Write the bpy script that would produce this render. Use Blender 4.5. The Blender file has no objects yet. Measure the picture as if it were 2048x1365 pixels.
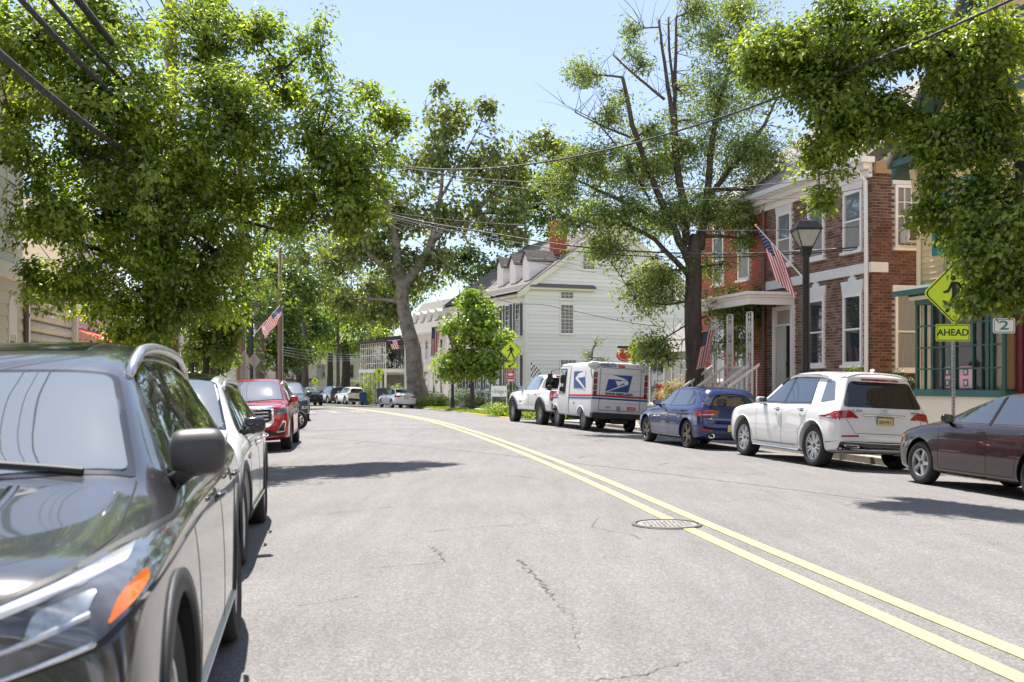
import bpy, bmesh, math, random
import numpy as np
from math import sin, cos, pi, radians, sqrt, atan2
from mathutils import Vector, Matrix
from mathutils.bvhtree import BVHTree
random.seed(7); rng = np.random.default_rng(11)
SC = bpy.context.scene
COL = SC.collection
F = 2150.0; H0 = 1.53; HY = 766.0            # focal length and horizon in photograph pixels, eye height in metres
# ---------------------------------------------------------------- camera
cam = bpy.data.cameras.new('camera'); camo = bpy.data.objects.new('camera', cam); COL.objects.link(camo)
camo.location = (0, 0, H0); camo.rotation_euler = (radians(90), 0, 0)
cam.sensor_width = 36; cam.lens = 36 * F / 2048; cam.shift_y = (HY - 682.5) / 2048
cam.clip_start = .1; cam.clip_end = 3000
cam.dof.use_dof = True; cam.dof.focus_distance = 27; cam.dof.aperture_fstop = 4.5
SC.camera = camo
# ---------------------------------------------------------------- sun and sky
SUN = Vector((-.16, .44, 1)).normalized()
elev = math.asin(SUN.z)
w = bpy.data.worlds.new('World'); SC.world = w; w.use_nodes = True
nt = w.node_tree; bg = nt.nodes['Background']
sky = nt.nodes.new('ShaderNodeTexSky'); sky.sky_type = 'NISHITA'; sky.sun_disc = False
sky.sun_elevation = elev; sky.sun_rotation = atan2(SUN.x, SUN.y)
sky.air_density = 1.0; sky.dust_density = .5; sky.ozone_density = 2.2
tc = nt.nodes.new('ShaderNodeTexCoord')
sep = nt.nodes.new('ShaderNodeSeparateXYZ'); nt.links.new(tc.outputs['Generated'], sep.inputs[0])
mp = nt.nodes.new('ShaderNodeMapping'); mp.inputs['Scale'].default_value = (1, 1, 2.6); nt.links.new(tc.outputs['Generated'], mp.inputs[0])
no = nt.nodes.new('ShaderNodeTexNoise'); no.inputs['Scale'].default_value = 2.3; no.inputs['Detail'].default_value = 7; no.inputs['Roughness'].default_value = .55
nt.links.new(mp.outputs[0], no.inputs[0])
def mth(op, a, b=None, nt=nt, clamp=False):
    n = nt.nodes.new('ShaderNodeMath'); n.operation = op; n.use_clamp = clamp
    for i, v in enumerate((a, b)):
        if v is None: continue
        if hasattr(v, 'links'): nt.links.new(v, n.inputs[i])
        else: n.inputs[i].default_value = v
    return n.outputs[0]
# broken cumulus, denser towards the horizon and behind us (the car windows mirror it)
low = mth('SUBTRACT', 1.0, mth('MULTIPLY', sep.outputs[2], 5.6), clamp=True)
bias = mth('ADD', mth('MULTIPLY', low, .40), mth('MULTIPLY', sep.outputs[1], -.13))
cov = mth('MULTIPLY', mth('ADD', mth('SUBTRACT', no.outputs[0], .60), bias), 6.0, clamp=True)
mx = nt.nodes.new('ShaderNodeMixRGB'); mx.inputs['Color2'].default_value = (10.5, 10.4, 10.3, 1)
hz = nt.nodes.new('ShaderNodeMixRGB'); hz.inputs[0].default_value = .34; hz.inputs['Color2'].default_value = (4.4, 4.7, 5.9, 1); nt.links.new(sky.outputs[0], hz.inputs['Color1'])
nt.links.new(cov, mx.inputs[0]); nt.links.new(hz.outputs[0], mx.inputs['Color1'])
nt.links.new(mx.outputs[0], bg.inputs['Color']); bg.inputs['Strength'].default_value = .07
sl = bpy.data.lights.new('sun', 'SUN'); sl.energy = 3.9; sl.angle = radians(.55); sl.color = (1, .95, .87)
so = bpy.data.objects.new('sun', sl); COL.objects.link(so); so.rotation_euler = SUN.to_track_quat('Z', 'Y').to_euler()
vs = SC.view_settings; vs.view_transform = 'Standard'; vs.look = 'None'; vs.exposure = 1.5; vs.gamma = 1; vs.use_curve_mapping = False
try:
    SC.cycles.max_bounces = 6; SC.cycles.diffuse_bounces = 3; SC.cycles.glossy_bounces = 3; SC.cycles.transmission_bounces = 3
    SC.cycles.transparent_max_bounces = 4; SC.cycles.caustics_reflective = False; SC.cycles.caustics_refractive = False
    SC.cycles.sample_clamp_indirect = 6
except Exception: pass

# ---------------------------------------------------------------- materials
MATS = {}
def M(name, col=(.5, .5, .5), rough=.6, metal=0., var=0., scale=4., bump=0., bscale=60., coat=0., ior=1.5, col2=None, emis=0, objrnd=0., attr=None, stretch=None, detail=5.):
    if name in MATS: return MATS[name]
    m = bpy.data.materials.new(name); m.use_nodes = True; t = m.node_tree
    b = t.nodes['Principled BSDF']; b.inputs['Base Color'].default_value = (*col, 1)
    b.inputs['Roughness'].default_value = rough; b.inputs['Metallic'].default_value = metal; b.inputs['IOR'].default_value = ior
    b.inputs['Coat Weight'].default_value = coat; b.inputs['Coat Roughness'].default_value = .03
    tcn = t.nodes.new('ShaderNodeTexCoord'); vec = tcn.outputs['Object']
    if stretch:
        mpn = t.nodes.new('ShaderNodeMapping'); mpn.inputs['Scale'].default_value = stretch; t.links.new(vec, mpn.inputs[0]); vec = mpn.outputs[0]
    fac = None
    if var or col2:
        n = t.nodes.new('ShaderNodeTexNoise'); n.inputs['Scale'].default_value = scale; n.inputs['Detail'].default_value = detail; n.inputs['Roughness'].default_value = .6
        t.links.new(vec, n.inputs[0]); fac = n.outputs[0]
    if objrnd or attr:
        if attr: a = t.nodes.new('ShaderNodeAttribute'); a.attribute_name = attr; src = a.outputs['Fac']
        else: a = t.nodes.new('ShaderNodeObjectInfo'); src = a.outputs['Random']
        if fac is None: fac = src
        else: fac = mth('ADD', mth('MULTIPLY', fac, .35, t), mth('MULTIPLY', src, .65, t), t)
    if fac is not None:
        r = t.nodes.new('ShaderNodeValToRGB'); r.color_ramp.elements[0].position = .25; r.color_ramp.elements[1].position = .75
        c2 = col2 or tuple(min(1, c * (1 + var)) for c in col); c1 = col if col2 else tuple(c * (1 - var) for c in col)
        r.color_ramp.elements[0].color = (*c1, 1); r.color_ramp.elements[1].color = (*c2, 1)
        t.links.new(fac, r.inputs[0]); t.links.new(r.outputs[0], b.inputs['Base Color'])
    if bump:
        n = t.nodes.new('ShaderNodeTexNoise'); n.inputs['Scale'].default_value = bscale; n.inputs['Detail'].default_value = 3; t.links.new(vec, n.inputs[0])
        bp = t.nodes.new('ShaderNodeBump'); bp.inputs['Strength'].default_value = bump; bp.inputs['Distance'].default_value = .02
        t.links.new(n.outputs[0], bp.inputs['Height']); t.links.new(bp.outputs[0], b.inputs['Normal'])
    if emis: b.inputs['Emission Color'].default_value = (*col, 1); b.inputs['Emission Strength'].default_value = emis
    MATS[name] = m; return m
def leafmat(name, dark, light, trans=.38, gl=.045):
    m = bpy.data.materials.new(name); m.use_nodes = True; t = m.node_tree; t.nodes.clear()
    out = t.nodes.new('ShaderNodeOutputMaterial'); a = t.nodes.new('ShaderNodeAttribute'); a.attribute_name = 'rnd'
    r = t.nodes.new('ShaderNodeValToRGB'); r.color_ramp.elements[0].color = (*dark, 1); r.color_ramp.elements[1].color = (*light, 1)
    r.color_ramp.elements[0].position = .1; r.color_ramp.elements[1].position = .95
    t.links.new(a.outputs['Fac'], r.inputs[0])
    d = t.nodes.new('ShaderNodeBsdfDiffuse'); tr = t.nodes.new('ShaderNodeBsdfTranslucent'); g = t.nodes.new('ShaderNodeBsdfGlossy'); g.inputs['Roughness'].default_value = .38
    g.inputs['Color'].default_value = (.8, .85, .8, 1)
    hs = t.nodes.new('ShaderNodeMixRGB'); hs.blend_type = 'MULTIPLY'; hs.inputs[0].default_value = 1; hs.inputs['Color2'].default_value = (1.5, 1.35, .5, 1)
    t.links.new(r.outputs[0], hs.inputs['Color1']); t.links.new(r.outputs[0], d.inputs[0]); t.links.new(hs.outputs[0], tr.inputs[0])
    m1 = t.nodes.new('ShaderNodeMixShader'); m1.inputs[0].default_value = trans; t.links.new(d.outputs[0], m1.inputs[1]); t.links.new(tr.outputs[0], m1.inputs[2])
    m2 = t.nodes.new('ShaderNodeMixShader'); m2.inputs[0].default_value = gl; t.links.new(m1.outputs[0], m2.inputs[1]); t.links.new(g.outputs[0], m2.inputs[2])
    t.links.new(m2.outputs[0], out.inputs[0]); MATS[name] = m; return m

# ---------------------------------------------------------------- mesh builder
class MB:
    def __init__(s): s.v = []; s.f = []; s.m = []; s.a = []
    def add(s, vs, fs, mi=0, mat=None, rnd=None):
        o = len(s.v)
        if mat is not None: vs = [mat @ Vector(p) for p in vs]
        s.v += [tuple(p) for p in vs]; s.f += [tuple(i + o for i in f) for f in fs]; s.m += [mi] * len(fs)
        s.a += [random.random() if rnd is None else rnd] * len(fs)
        return s
    def box(s, c, d, mi=0, mat=None, rnd=None):
        x, y, z = c; a, b, e = d[0] / 2, d[1] / 2, d[2] / 2
        vs = [(x - a, y - b, z - e), (x + a, y - b, z - e), (x + a, y + b, z - e), (x - a, y + b, z - e), (x - a, y - b, z + e), (x + a, y - b, z + e), (x + a, y + b, z + e), (x - a, y + b, z + e)]
        return s.add(vs, [(0, 3, 2, 1), (4, 5, 6, 7), (0, 1, 5, 4), (1, 2, 6, 5), (2, 3, 7, 6), (3, 0, 4, 7)], mi, mat, rnd)
    def b2(s, p, q, mi=0, mat=None, rnd=None):
        return s.box([(p[i] + q[i]) / 2 for i in range(3)], [abs(q[i] - p[i]) for i in range(3)], mi, mat, rnd)
    def prism(s, poly, y0, y1, mi=0, mat=None):          # poly in (x,z), extruded along y
        n = len(poly); vs = [(p[0], y0, p[1]) for p in poly] + [(p[0], y1, p[1]) for p in poly]
        fs = [tuple(range(n)), tuple(reversed(range(n, 2 * n)))] + [(i, i + n, (i + 1) % n + n, (i + 1) % n) for i in range(n)]
        return s.add(vs, fs, mi, mat)
    def tube(s, pts, rad, n=8, mi=0, cap=True, mat=None):
        pts = [Vector(p) for p in pts]; rad = rad if isinstance(rad, (list, tuple)) else [rad] * len(pts)
        vs = []; up = None
        for i, p in enumerate(pts):
            t = (pts[min(i + 1, len(pts) - 1)] - pts[max(i - 1, 0)]).normalized()
            if up is None: up = t.orthogonal().normalized()
            up = (up - t * up.dot(t)).normalized(); bi = t.cross(up)
            for k in range(n):
                a = 2 * pi * k / n; vs.append(p + (up * cos(a) + bi * sin(a)) * rad[i])
        fs = []
        for i in range(len(pts) - 1):
            for k in range(n): fs.append((i * n + k, i * n + (k + 1) % n, (i + 1) * n + (k + 1) % n, (i + 1) * n + k))
        if cap: fs.append(tuple(reversed(range(n)))); fs.append(tuple((len(pts) - 1) * n + k for k in range(n)))
        return s.add(vs, fs, mi, mat)
    def lathe(s, prof, n=24, mi=0, mat=None):             # prof (r,z) round z
        vs = []; fs = []
        for r, z in prof:
            for k in range(n): vs.append((r * cos(2 * pi * k / n), r * sin(2 * pi * k / n), z))
        for i in range(len(prof) - 1):
            for k in range(n): fs.append((i * n + k, i * n + (k + 1) % n, (i + 1) * n + (k + 1) % n, (i + 1) * n + k))
        return s.add(vs, fs, mi, mat)
    def build(s, name, mats, parent=None, smooth=False, attr=False, bevel=0., loc=None):
        me = bpy.data.meshes.new(name); me.from_pydata(s.v, [], s.f)
        for m in (mats if isinstance(mats, (list, tuple)) else [mats]): me.materials.append(m)
        me.polygons.foreach_set('material_index', s.m)
        if smooth: me.polygons.foreach_set('use_smooth', [True] * len(s.f))
        if attr: me.attributes.new('rnd', 'FLOAT', 'FACE').data.foreach_set('value', s.a)
        me.update()
        o = bpy.data.objects.new(name, me); COL.objects.link(o)
        if parent is not None: o.parent = parent
        if loc is not None: o.location = loc
        if bevel:
            md = o.modifiers.new('bevel', 'BEVEL'); md.width = bevel; md.segments = 2; md.limit_method = 'ANGLE'
        return o
def tag(o, label=None, cat=None, group=None, kind=None):
    if label: o['label'] = label
    if cat: o['category'] = cat
    if group: o['group'] = group
    if kind: o['kind'] = kind
    return o
def thing(name, loc, rz=0, label=None, cat=None, group=None):
    o = bpy.data.objects.new(name, None); COL.objects.link(o); o.empty_display_size = .3
    o.location = loc; o.rotation_euler = (0, 0, rz); return tag(o, label, cat, group)
def tree_copy(o, parent=None):
    c = o.copy(); COL.objects.link(c)
    if parent is not None: c.parent = parent; c.matrix_parent_inverse = o.matrix_parent_inverse
    for ch in list(o.children): tree_copy(ch, c)
    return c
def inst(o, parent, loc, name=None, scale=None, rot=None):
    c = bpy.data.objects.new(name or o.name.split('.')[0], o.data); COL.objects.link(c); c.parent = parent; c.location = loc
    if scale: c.scale = scale
    if rot: c.rotation_euler = rot
    return c
def P(px, py, D): return Vector(((px - 1024) / F * D, D, H0 + (HY - py) / F * D))
def G(px, py, z=0.):
    D = F * (H0 - z) / (py - HY); return Vector(((px - 1024) / F * D, D, z))
TF = {}
def text(name, body, size, mat, parent, mtx, depth=.002, align='CENTER', sx=1., bold=0.):
    cu = bpy.data.curves.new('lettering', 'FONT'); cu.body = body; cu.size = size; cu.extrude = depth; cu.align_x = align; cu.align_y = 'CENTER'; cu.resolution_u = 3; cu.offset = bold
    o = bpy.data.objects.new('lettering', cu); COL.objects.link(o)
    dg = bpy.context.evaluated_depsgraph_get(); me = bpy.data.meshes.new_from_object(o.evaluated_get(dg)); me.name = name
    bpy.data.objects.remove(o); bpy.data.curves.remove(cu)
    me.transform(Matrix.Diagonal((sx, 1, 1, 1))); me.materials.clear(); me.materials.append(mat)
    q = bpy.data.objects.new(name, me); COL.objects.link(q); q.parent = parent; q.matrix_local = mtx
    return q
RX90 = Matrix.Rotation(pi / 2, 4, 'X')       # text lying in XY turned upright, read from -Y
def T(x, y, z): return Matrix.Translation((x, y, z))
def RZ(a): return Matrix.Rotation(a, 4, 'Z')
# ---------------------------------------------------------------- the line of the street
cpts = [(-14, 5.7)] + [(G(px, py, .1).y, G(px, py, .1).x) for px, py in ((2048, 1335), (1400, 1055), (1200, 965), (1000, 885), (780, 822))]
CY = [c[0] for c in cpts] + [81.6, 101, 131, 170]; CX = [c[1] for c in cpts] + [-13.8, -20.3, -32, -49]
RY = [-14, 0, 17, 21.6, 36, 43.5, 46.5, 50, 60, 84, 104, 135, 175]
RXs = [14.7, 12.1, 8.75, 7.75, 4.75, 2.75, .9, -.25, -2.45, -7.75, -14.6, -27, -45]
LY = [-14, 6.3, 9.7, 26, 46, 60, 84, 104, 135, 175]
LXs = [-.9, -4.05, -4.65, -7.55, -11.3, -14.6, -22, -28.6, -41, -59]
def hermite(xs, ys):
    xs = np.array(xs, float); ys = np.array(ys, float); m = np.gradient(ys, xs)
    def f(x):
        i = int(np.clip(np.searchsorted(xs, x) - 1, 0, len(xs) - 2)); h = xs[i + 1] - xs[i]; t = (x - xs[i]) / h
        if t < 0 or t > 1:
            k = 0 if t < 0 else -1; return float(ys[k] + m[k] * (x - xs[k]))
        return float((2 * t**3 - 3 * t**2 + 1) * ys[i] + (t**3 - 2 * t**2 + t) * h * m[i] + (-2 * t**3 + 3 * t**2) * ys[i + 1] + (t**3 - t**2) * h * m[i + 1])
    return f
cx = hermite(CY, CX); RY = [v * .972 for v in RY]; RXs = [v * .945 for v in RXs]; LY = [v * .972 for v in LY]; LXs = [v * .945 for v in LXs]
rx = lambda y: float(np.interp(y, RY, RXs)); lx = hermite(LY, LXs)
def drop(y): return -.0085 * max(0, y - 40) if y < 130 else -.765
def gz(x, y):
    c = cx(y); h = (7.1) if x > c else (7.1)
    t = min(1.15, abs(x - c) / h)
    return .10 - .215 * t * t + drop(y)
def vz(x, y):                                   # verge and pavement level
    return .03 + drop(y) + (.012 * max(0, (x - rx(y))) if x > cx(y) else .01 * max(0, lx(y) - x))
# ================================================================= SETTING
def asphalt():
    m = bpy.data.materials.new('asphalt'); m.use_nodes = True; t = m.node_tree; b = t.nodes['Principled BSDF']
    tcn = t.nodes.new('ShaderNodeTexCoord'); v = tcn.outputs['Object']
    def noise(s, d=2, r=.5, st=None):
        n = t.nodes.new('ShaderNodeTexNoise'); n.inputs['Scale'].default_value = s; n.inputs['Detail'].default_value = d; n.inputs['Roughness'].default_value = r
        if st:
            mm = t.nodes.new('ShaderNodeMapping'); mm.inputs['Scale'].default_value = st; mm.inputs['Rotation'].default_value = (0, 0, .17); t.links.new(v, mm.inputs[0]); t.links.new(mm.outputs[0], n.inputs[0])
        else: t.links.new(v, n.inputs[0])
        return n.outputs[0]
    vo = t.nodes.new('ShaderNodeTexVoronoi'); vo.inputs['Scale'].default_value = 85; t.links.new(v, vo.inputs[0])
    sp = t.nodes.new('ShaderNodeSeparateColor'); t.links.new(vo.outputs['Color'], sp.inputs[0])
    r = t.nodes.new('ShaderNodeValToRGB'); e = r.color_ramp.elements
    e[0].position = 0; e[0].color = (.118, .112, .110, 1); e[1].position = 1; e[1].color = (.240, .227, .223, 1)
    q = e.new(.62); q.color = (.164, .154, .151, 1)
    t.links.new(sp.outputs[0], r.inputs[0])
    big = noise(.35, 4, .6); mid = noise(1.4, 5, .65, (3.2, .35, 1)); fine = noise(260, 2, .5)
    f = mth('ADD', mth('MULTIPLY', big, .5, t), mth('MULTIPLY', mid, .5, t), t); f = mth('ADD', f, mth('MULTIPLY', fine, .25, t), t); f = mth('ADD', f, .38, t)
    mm = t.nodes.new('ShaderNodeMixRGB'); mm.blend_type = 'MULTIPLY'; mm.inputs[0].default_value = 1
    cc = t.nodes.new('ShaderNodeCombineColor')
    for i in range(3): t.links.new(f, cc.inputs[i])
    t.links.new(r.outputs[0], mm.inputs['Color1']); t.links.new(cc.outputs[0], mm.inputs['Color2'])
    # fine crazing of the worn top course, in patches
    vc = t.nodes.new('ShaderNodeTexVoronoi'); vc.feature = 'DISTANCE_TO_EDGE'; vc.inputs['Scale'].default_value = 2.6
    dn = t.nodes.new('ShaderNodeTexNoise'); dn.inputs['Scale'].default_value = 3; dn.inputs['Detail'].default_value = 4; t.links.new(v, dn.inputs[0])
    ad = t.nodes.new('ShaderNodeVectorMath'); ad.operation = 'ADD'; t.links.new(v, ad.inputs[0]); t.links.new(dn.outputs[1], ad.inputs[1]); t.links.new(ad.outputs[0], vc.inputs[0])
    line = mth('LESS_THAN', vc.outputs[0], .012, t); patch = mth('GREATER_THAN', noise(.33, 3, .6), .6, t)
    ck = mth('MULTIPLY', mth('MULTIPLY', line, patch, t), .62, t)
    m3 = t.nodes.new('ShaderNodeMixRGB'); m3.inputs['Color2'].default_value = (.05, .045, .042, 1)
    t.links.new(ck, m3.inputs[0]); t.links.new(mm.outputs[0], m3.inputs['Color1']); t.links.new(m3.outputs[0], b.inputs['Base Color'])
    b.inputs['Roughness'].default_value = .88; b.inputs['Specular IOR Level'].default_value = .35
    bp = t.nodes.new('ShaderNodeBump'); bp.inputs['Strength'].default_value = .35; bp.inputs['Distance'].default_value = .004
    t.links.new(mth('ADD', vo.outputs['Distance'], fine, t), bp.inputs['Height']); t.links.new(bp.outputs[0], b.inputs['Normal']); return m
ASPH = asphalt()
CONC = M('concrete', (.42, .39, .35), .85, var=.25, scale=3, bump=.3, bscale=90)
CURB = M('curb_concrete', (.33, .29, .25), .9, var=.4, scale=5, bump=.5, bscale=60, objrnd=.5)
YCURB = M('yellow_painted_curb', (.62, .42, .10), .8, var=.3, scale=6, bump=.4)
GRASS = M('grass_soil', (.09, .13, .035), .95, var=.5, scale=6, bump=.6, bscale=40)
ys = list(np.arange(-12, 60, 1.0)) + list(np.arange(60, 172, 2.5))
def strip(name, x0, x1, zf, n, mat, kind='structure', y0=-12, y1=170, smooth=True, parent=None):
    mb = MB(); yy = [y for y in ys if y0 <= y <= y1]
    for y in yy:
        for k in range(n + 1):
            x = x0(y) + (x1(y) - x0(y)) * k / n; mb.v.append((x, y, zf(x, y)))
    for i in range(len(yy) - 1):
        for k in range(n):
            a = i * (n + 1) + k; mb.f.append((a, a + 1, a + n + 2, a + n + 1)); mb.m.append(0); mb.a.append(.5)
    o = mb.build(name, mat, parent, smooth)
    if kind: o['kind'] = kind
    return o
# the ground far and wide
g = MB(); n = 24
for i in range(n + 1):
    for j in range(n + 1): g.v.append((-600 + 1200 * i / n, -200 + 1400 * j / n, -.95))
for i in range(n):
    for j in range(n): a = i * (n + 1) + j; g.f.append((a, a + n + 1, a + n + 2, a + 1)); g.m.append(0); g.a.append(0)
g.build('ground', GRASS)['kind'] = 'structure'
road = strip('road', lambda y: lx(y) - .2, lambda y: rx(y) + .2, gz, 14, ASPH)
# side strips: verge + pavement out to the houses
strip('right_verge', lambda y: rx(y) + .14, lambda y: rx(y) + 1.5, lambda x, y: vz(x, y), 3, M('verge_turf', (.10, .15, .035), .95, var=.6, scale=3, bump=.8, bscale=30), y0=45)
strip('right_pavement', lambda y: rx(y) + .14, lambda y: rx(y) + 14, lambda x, y: vz(x, y) - .004, 6, CONC, y1=46)
strip('right_yard', lambda y: rx(y) + 1.5, lambda y: rx(y) + 40, lambda x, y: vz(x, y) - .008, 8, GRASS, y0=45)
strip('right_footpath', lambda y: rx(y) + 1.5, lambda y: rx(y) + 3.0, lambda x, y: vz(x, y) + .012, 3, CONC, y0=45)
strip('left_pavement', lambda y: lx(y) - 40, lambda y: lx(y) - .14, lambda x, y: vz(x, y) - .004, 8, CONC)
# kerb stones, one by one
def kerbs(fx, side, y0, y1, step=2.4):
    y = y0
    while y < y1:
        a = Vector((fx(y), y, 0)); b = Vector((fx(y + step), y + step, 0)); zc = vz(a.x + side * .02, y)
        L = (b - a).length; mb = MB()
        mb.add([(-.0, 0, -.35), (L - .012, 0, -.35), (L - .012, .15, -.35), (0, .15, -.35), (0, .012, .0), (L - .012, .012, .0), (L - .012, .15, .004), (0, .15, .004)],
               [(0, 3, 2, 1), (4, 5, 6, 7), (0, 1, 5, 4), (1, 2, 6, 5), (2, 3, 7, 6), (3, 0, 4, 7)])
        yel = side > 0 and (46.2 < y < 50.5 or 52 < y < 57)
        o = mb.build('kerb_stone', YCURB if yel else CURB, road)
        an = atan2(b.y - a.y, b.x - a.x); o.rotation_euler = (0, -atan2(vz(b.x, b.y) - vz(a.x, a.y), L), an); o.location = (a.x, a.y, zc + .004)
        if side > 0: o.scale = (1, -1, 1)
        y += step
kerbs(rx, 1, 3, 110); kerbs(lx, -1, 3, 60)
# paving slabs on the near right pavement
slab = MB().box((.725, .725, 0), (1.44, 1.44, .05)).build('paving_slab', M('slab_concrete', (.40, .37, .33), .85, var=.2, scale=3, bump=.3, objrnd=.5), road)
k = 0
for i in range(20):
    y = 14.2 + i * 1.46
    for j in range(3):
        x = rx(y) + .35 + j * 1.46; loc = (x, y, vz(x, y) - .005)
        o = slab if k == 0 else inst(slab, road, loc); o.location = loc; o.rotation_euler = (0, 0, .2); k += 1
# painted lines
YEL = M('yellow_line_paint', (.46, .36, .15), .8, col2=(.74, .59, .22), scale=24, bump=.2, detail=8)
for off in (-.15, .15):
    strip('yellow_line', lambda y: cx(y) + off - .062, lambda y: cx(y) + off + .062, lambda x, y: gz(x, y) + .005, 1, YEL, y0=-12, y1=170, parent=road)
wm = MB(); WHT = M('white_line_paint', (.45, .43, .41), .8, var=.25, scale=10)
for (x0, x1, yy) in ((-.9, -.45, 0),):
    for yv in (57.5, 60.0):                     # worn crossing bars
        for s in range(4):
            xx = cx(yv) - 5.5 + s * 1.35; wm.add([(xx, yv, gz(xx, yv) + .012), (xx + .5, yv, gz(xx + .5, yv) + .012), (xx + .35, yv + .9, gz(xx + .35, yv + .9) + .012), (xx - .15, yv + .9, gz(xx - .15, yv + .9) + .012)], [(0, 1, 2, 3)])
wm.build('crossing_line', WHT, road)
# manhole cover
mh = thing('manhole_cover', (0, 0, 0), 0, 'round cast iron manhole cover set in the road beside the yellow lines', 'manhole cover')
mc = G(1334, 1052, .09); mh.location = (mc.x, mc.y, gz(mc.x, mc.y) + .006)
IRON = M('worn_iron', (.27, .25, .235), .5, .55, var=.45, scale=18, bump=.6, bscale=60)
MB().lathe([(0, .006), (.30, .006), (.305, .0)], 40).build('lid', IRON, mh)
MB().lathe([(.318, .0), (.318, .012), (.345, .012), (.355, 0)], 40).build('rim', M('dark_iron', (.13, .12, .112), .7, .3), mh)
st = MB()
for i in range(-6, 7):
    for j in range(-6, 7):
        if (i * i + j * j) < 34: st.box((i * .045, j * .045, .008), (.026, .026, .006))
st.build('stud_pattern', IRON, mh)['kind'] = 'stuff'
# tar-sealed seams and open cracks
TAR = M('tar_seam', (.09, .082, .078), .8); CRK = M('open_crack', (.10, .09, .082), .95)
def crack(pts, wd, mat, jit, name='crack', seg=26):
    mb = MB(); q = []
    P3 = [G(px, py, .08) for px, py in pts]
    cum = [0]
    for a, b in zip(P3, P3[1:]): cum.append(cum[-1] + (b - a).length)
    for i in range(seg + 1):
        s = cum[-1] * i / seg; j = max(k for k in range(len(cum)) if cum[k] <= s + 1e-6); j = min(j, len(P3) - 2)
        t = (s - cum[j]) / max(1e-6, cum[j + 1] - cum[j]); p = P3[j].lerp(P3[j + 1], t); q.append(Vector((p.x + random.uniform(-jit, jit), p.y + random.uniform(-jit, jit), 0)))
    vs = []; 
    for i, p in enumerate(q):
        d = (q[min(i + 1, seg)] - q[max(0, i - 1)]).normalized(); nn = Vector((-d.y, d.x, 0)); ww = wd * random.uniform(.1, .9)
        for sgn in (-1, 1): r = p + nn * ww * sgn; vs.append((r.x, r.y, gz(r.x, r.y) + .004))
    mb.add(vs, [(2 * i, 2 * i + 2, 2 * i + 3, 2 * i + 1) for i in range(seg)]); mb.build(name, mat, road)
crack([(640, 898), (860, 885), (1130, 887), (1350, 905)], .006, TAR, .03, 'seam', 60)
crack([(860, 950), (980, 946), (1250, 955), (1420, 972), (2040, 1030)], .006, TAR, .02, 'seam', 60)
crack([(540, 905), (700, 892), (900, 882), (1120, 886)], .008, TAR, .03, 'seam', 40)
crack([(620, 1024), (800, 1010), (1000, 1003)], .007, CRK, .02)
crack([(810, 1066), (950, 1055), (1080, 1050)], .008, CRK, .02)
crack([(860, 1090), (878, 1105), (890, 1120)], .012, CRK, .03, seg=18)
crack([(1035, 1120), (1060, 1145), (1085, 1170), (1110, 1200)], .012, CRK, .03, seg=30)
crack([(1120, 1210), (1150, 1250), (1160, 1300)], .004, CRK, .03)
crack([(740, 1130), (900, 1122)], .007, CRK, .02); crack([(600, 1200), (720, 1185)], .006, CRK, .02)
crack([(1180, 1362), (1290, 1350), (1380, 1325)], .008, CRK, .02)
crack([(1280, 1083), (1270, 1075), (1182, 1058), (1195, 1040), (1260, 1034)], .006, TAR, .008, 'seam')
for k in range(26):
    px = random.uniform(650, 1500); py = random.uniform(835, 960); a = random.uniform(-70, 70)
    crack([(px, py), (px + a, py + random.uniform(-3, 4)), (px + a * 1.6, py + random.uniform(-2, 8))], .015, CRK, .06, seg=16)
# ================================================================= VEHICLES
def paint(name, col, metal=.25, rough=.28, flake=0): return M(name, col, rough, metal, coat=1.0, var=.02, scale=.6)
GLASS = M('car_glass', (.012, .016, .018), .015, 0, ior=2.5, coat=.6)
WSH = M('windscreen_glass', (.085, .105, .115), .02, 0, ior=2.9, coat=1.)
TINT = M('tinted_glass', (.006, .006, .008), .02, 0, ior=1.7)
BLK = M('black_trim_plastic', (.018, .018, .02), .55, bump=.1, bscale=200)
GBLK = M('gloss_black', (.008, .008, .01), .12, coat=.6)
GAP = M('panel_gap', (.004, .004, .004), .9)
CHR = M('chrome', (.75, .76, .78), .09, 1.)
ALLOY = M('alloy_wheel', (.50, .50, .51), .3, .9)
TYRE = M('tyre_rubber', (.022, .021, .021), .8, bump=.4, bscale=90, var=.2)
RED = M('red_lamp_lens', (.33, .008, .012), .08, coat=1, var=.45, scale=14)
AMB = M('amber_lens', (.75, .17, .015), .12, coat=1)
LENS = M('headlamp_lens', (.16, .17, .18), .06, .35, coat=1, var=.8, scale=16)
DLENS = M('dark_headlamp_lens', (.012, .014, .017), .05, .3, coat=1, col2=(.20, .21, .23), scale=7, detail=2)
PLATE = M('plate_yellow', (.62, .52, .22), .5, var=.1); PBLK = M('plate_letter', (.01, .01, .015), .6)
UND = M('underbody_black', (.012, .012, .012), .9)
WHTP = M('white_plastic', (.75, .75, .73), .4)
def prof(z, tab): return float(np.interp(z, [t[0] for t in tab], [t[1] for t in tab]))
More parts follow.
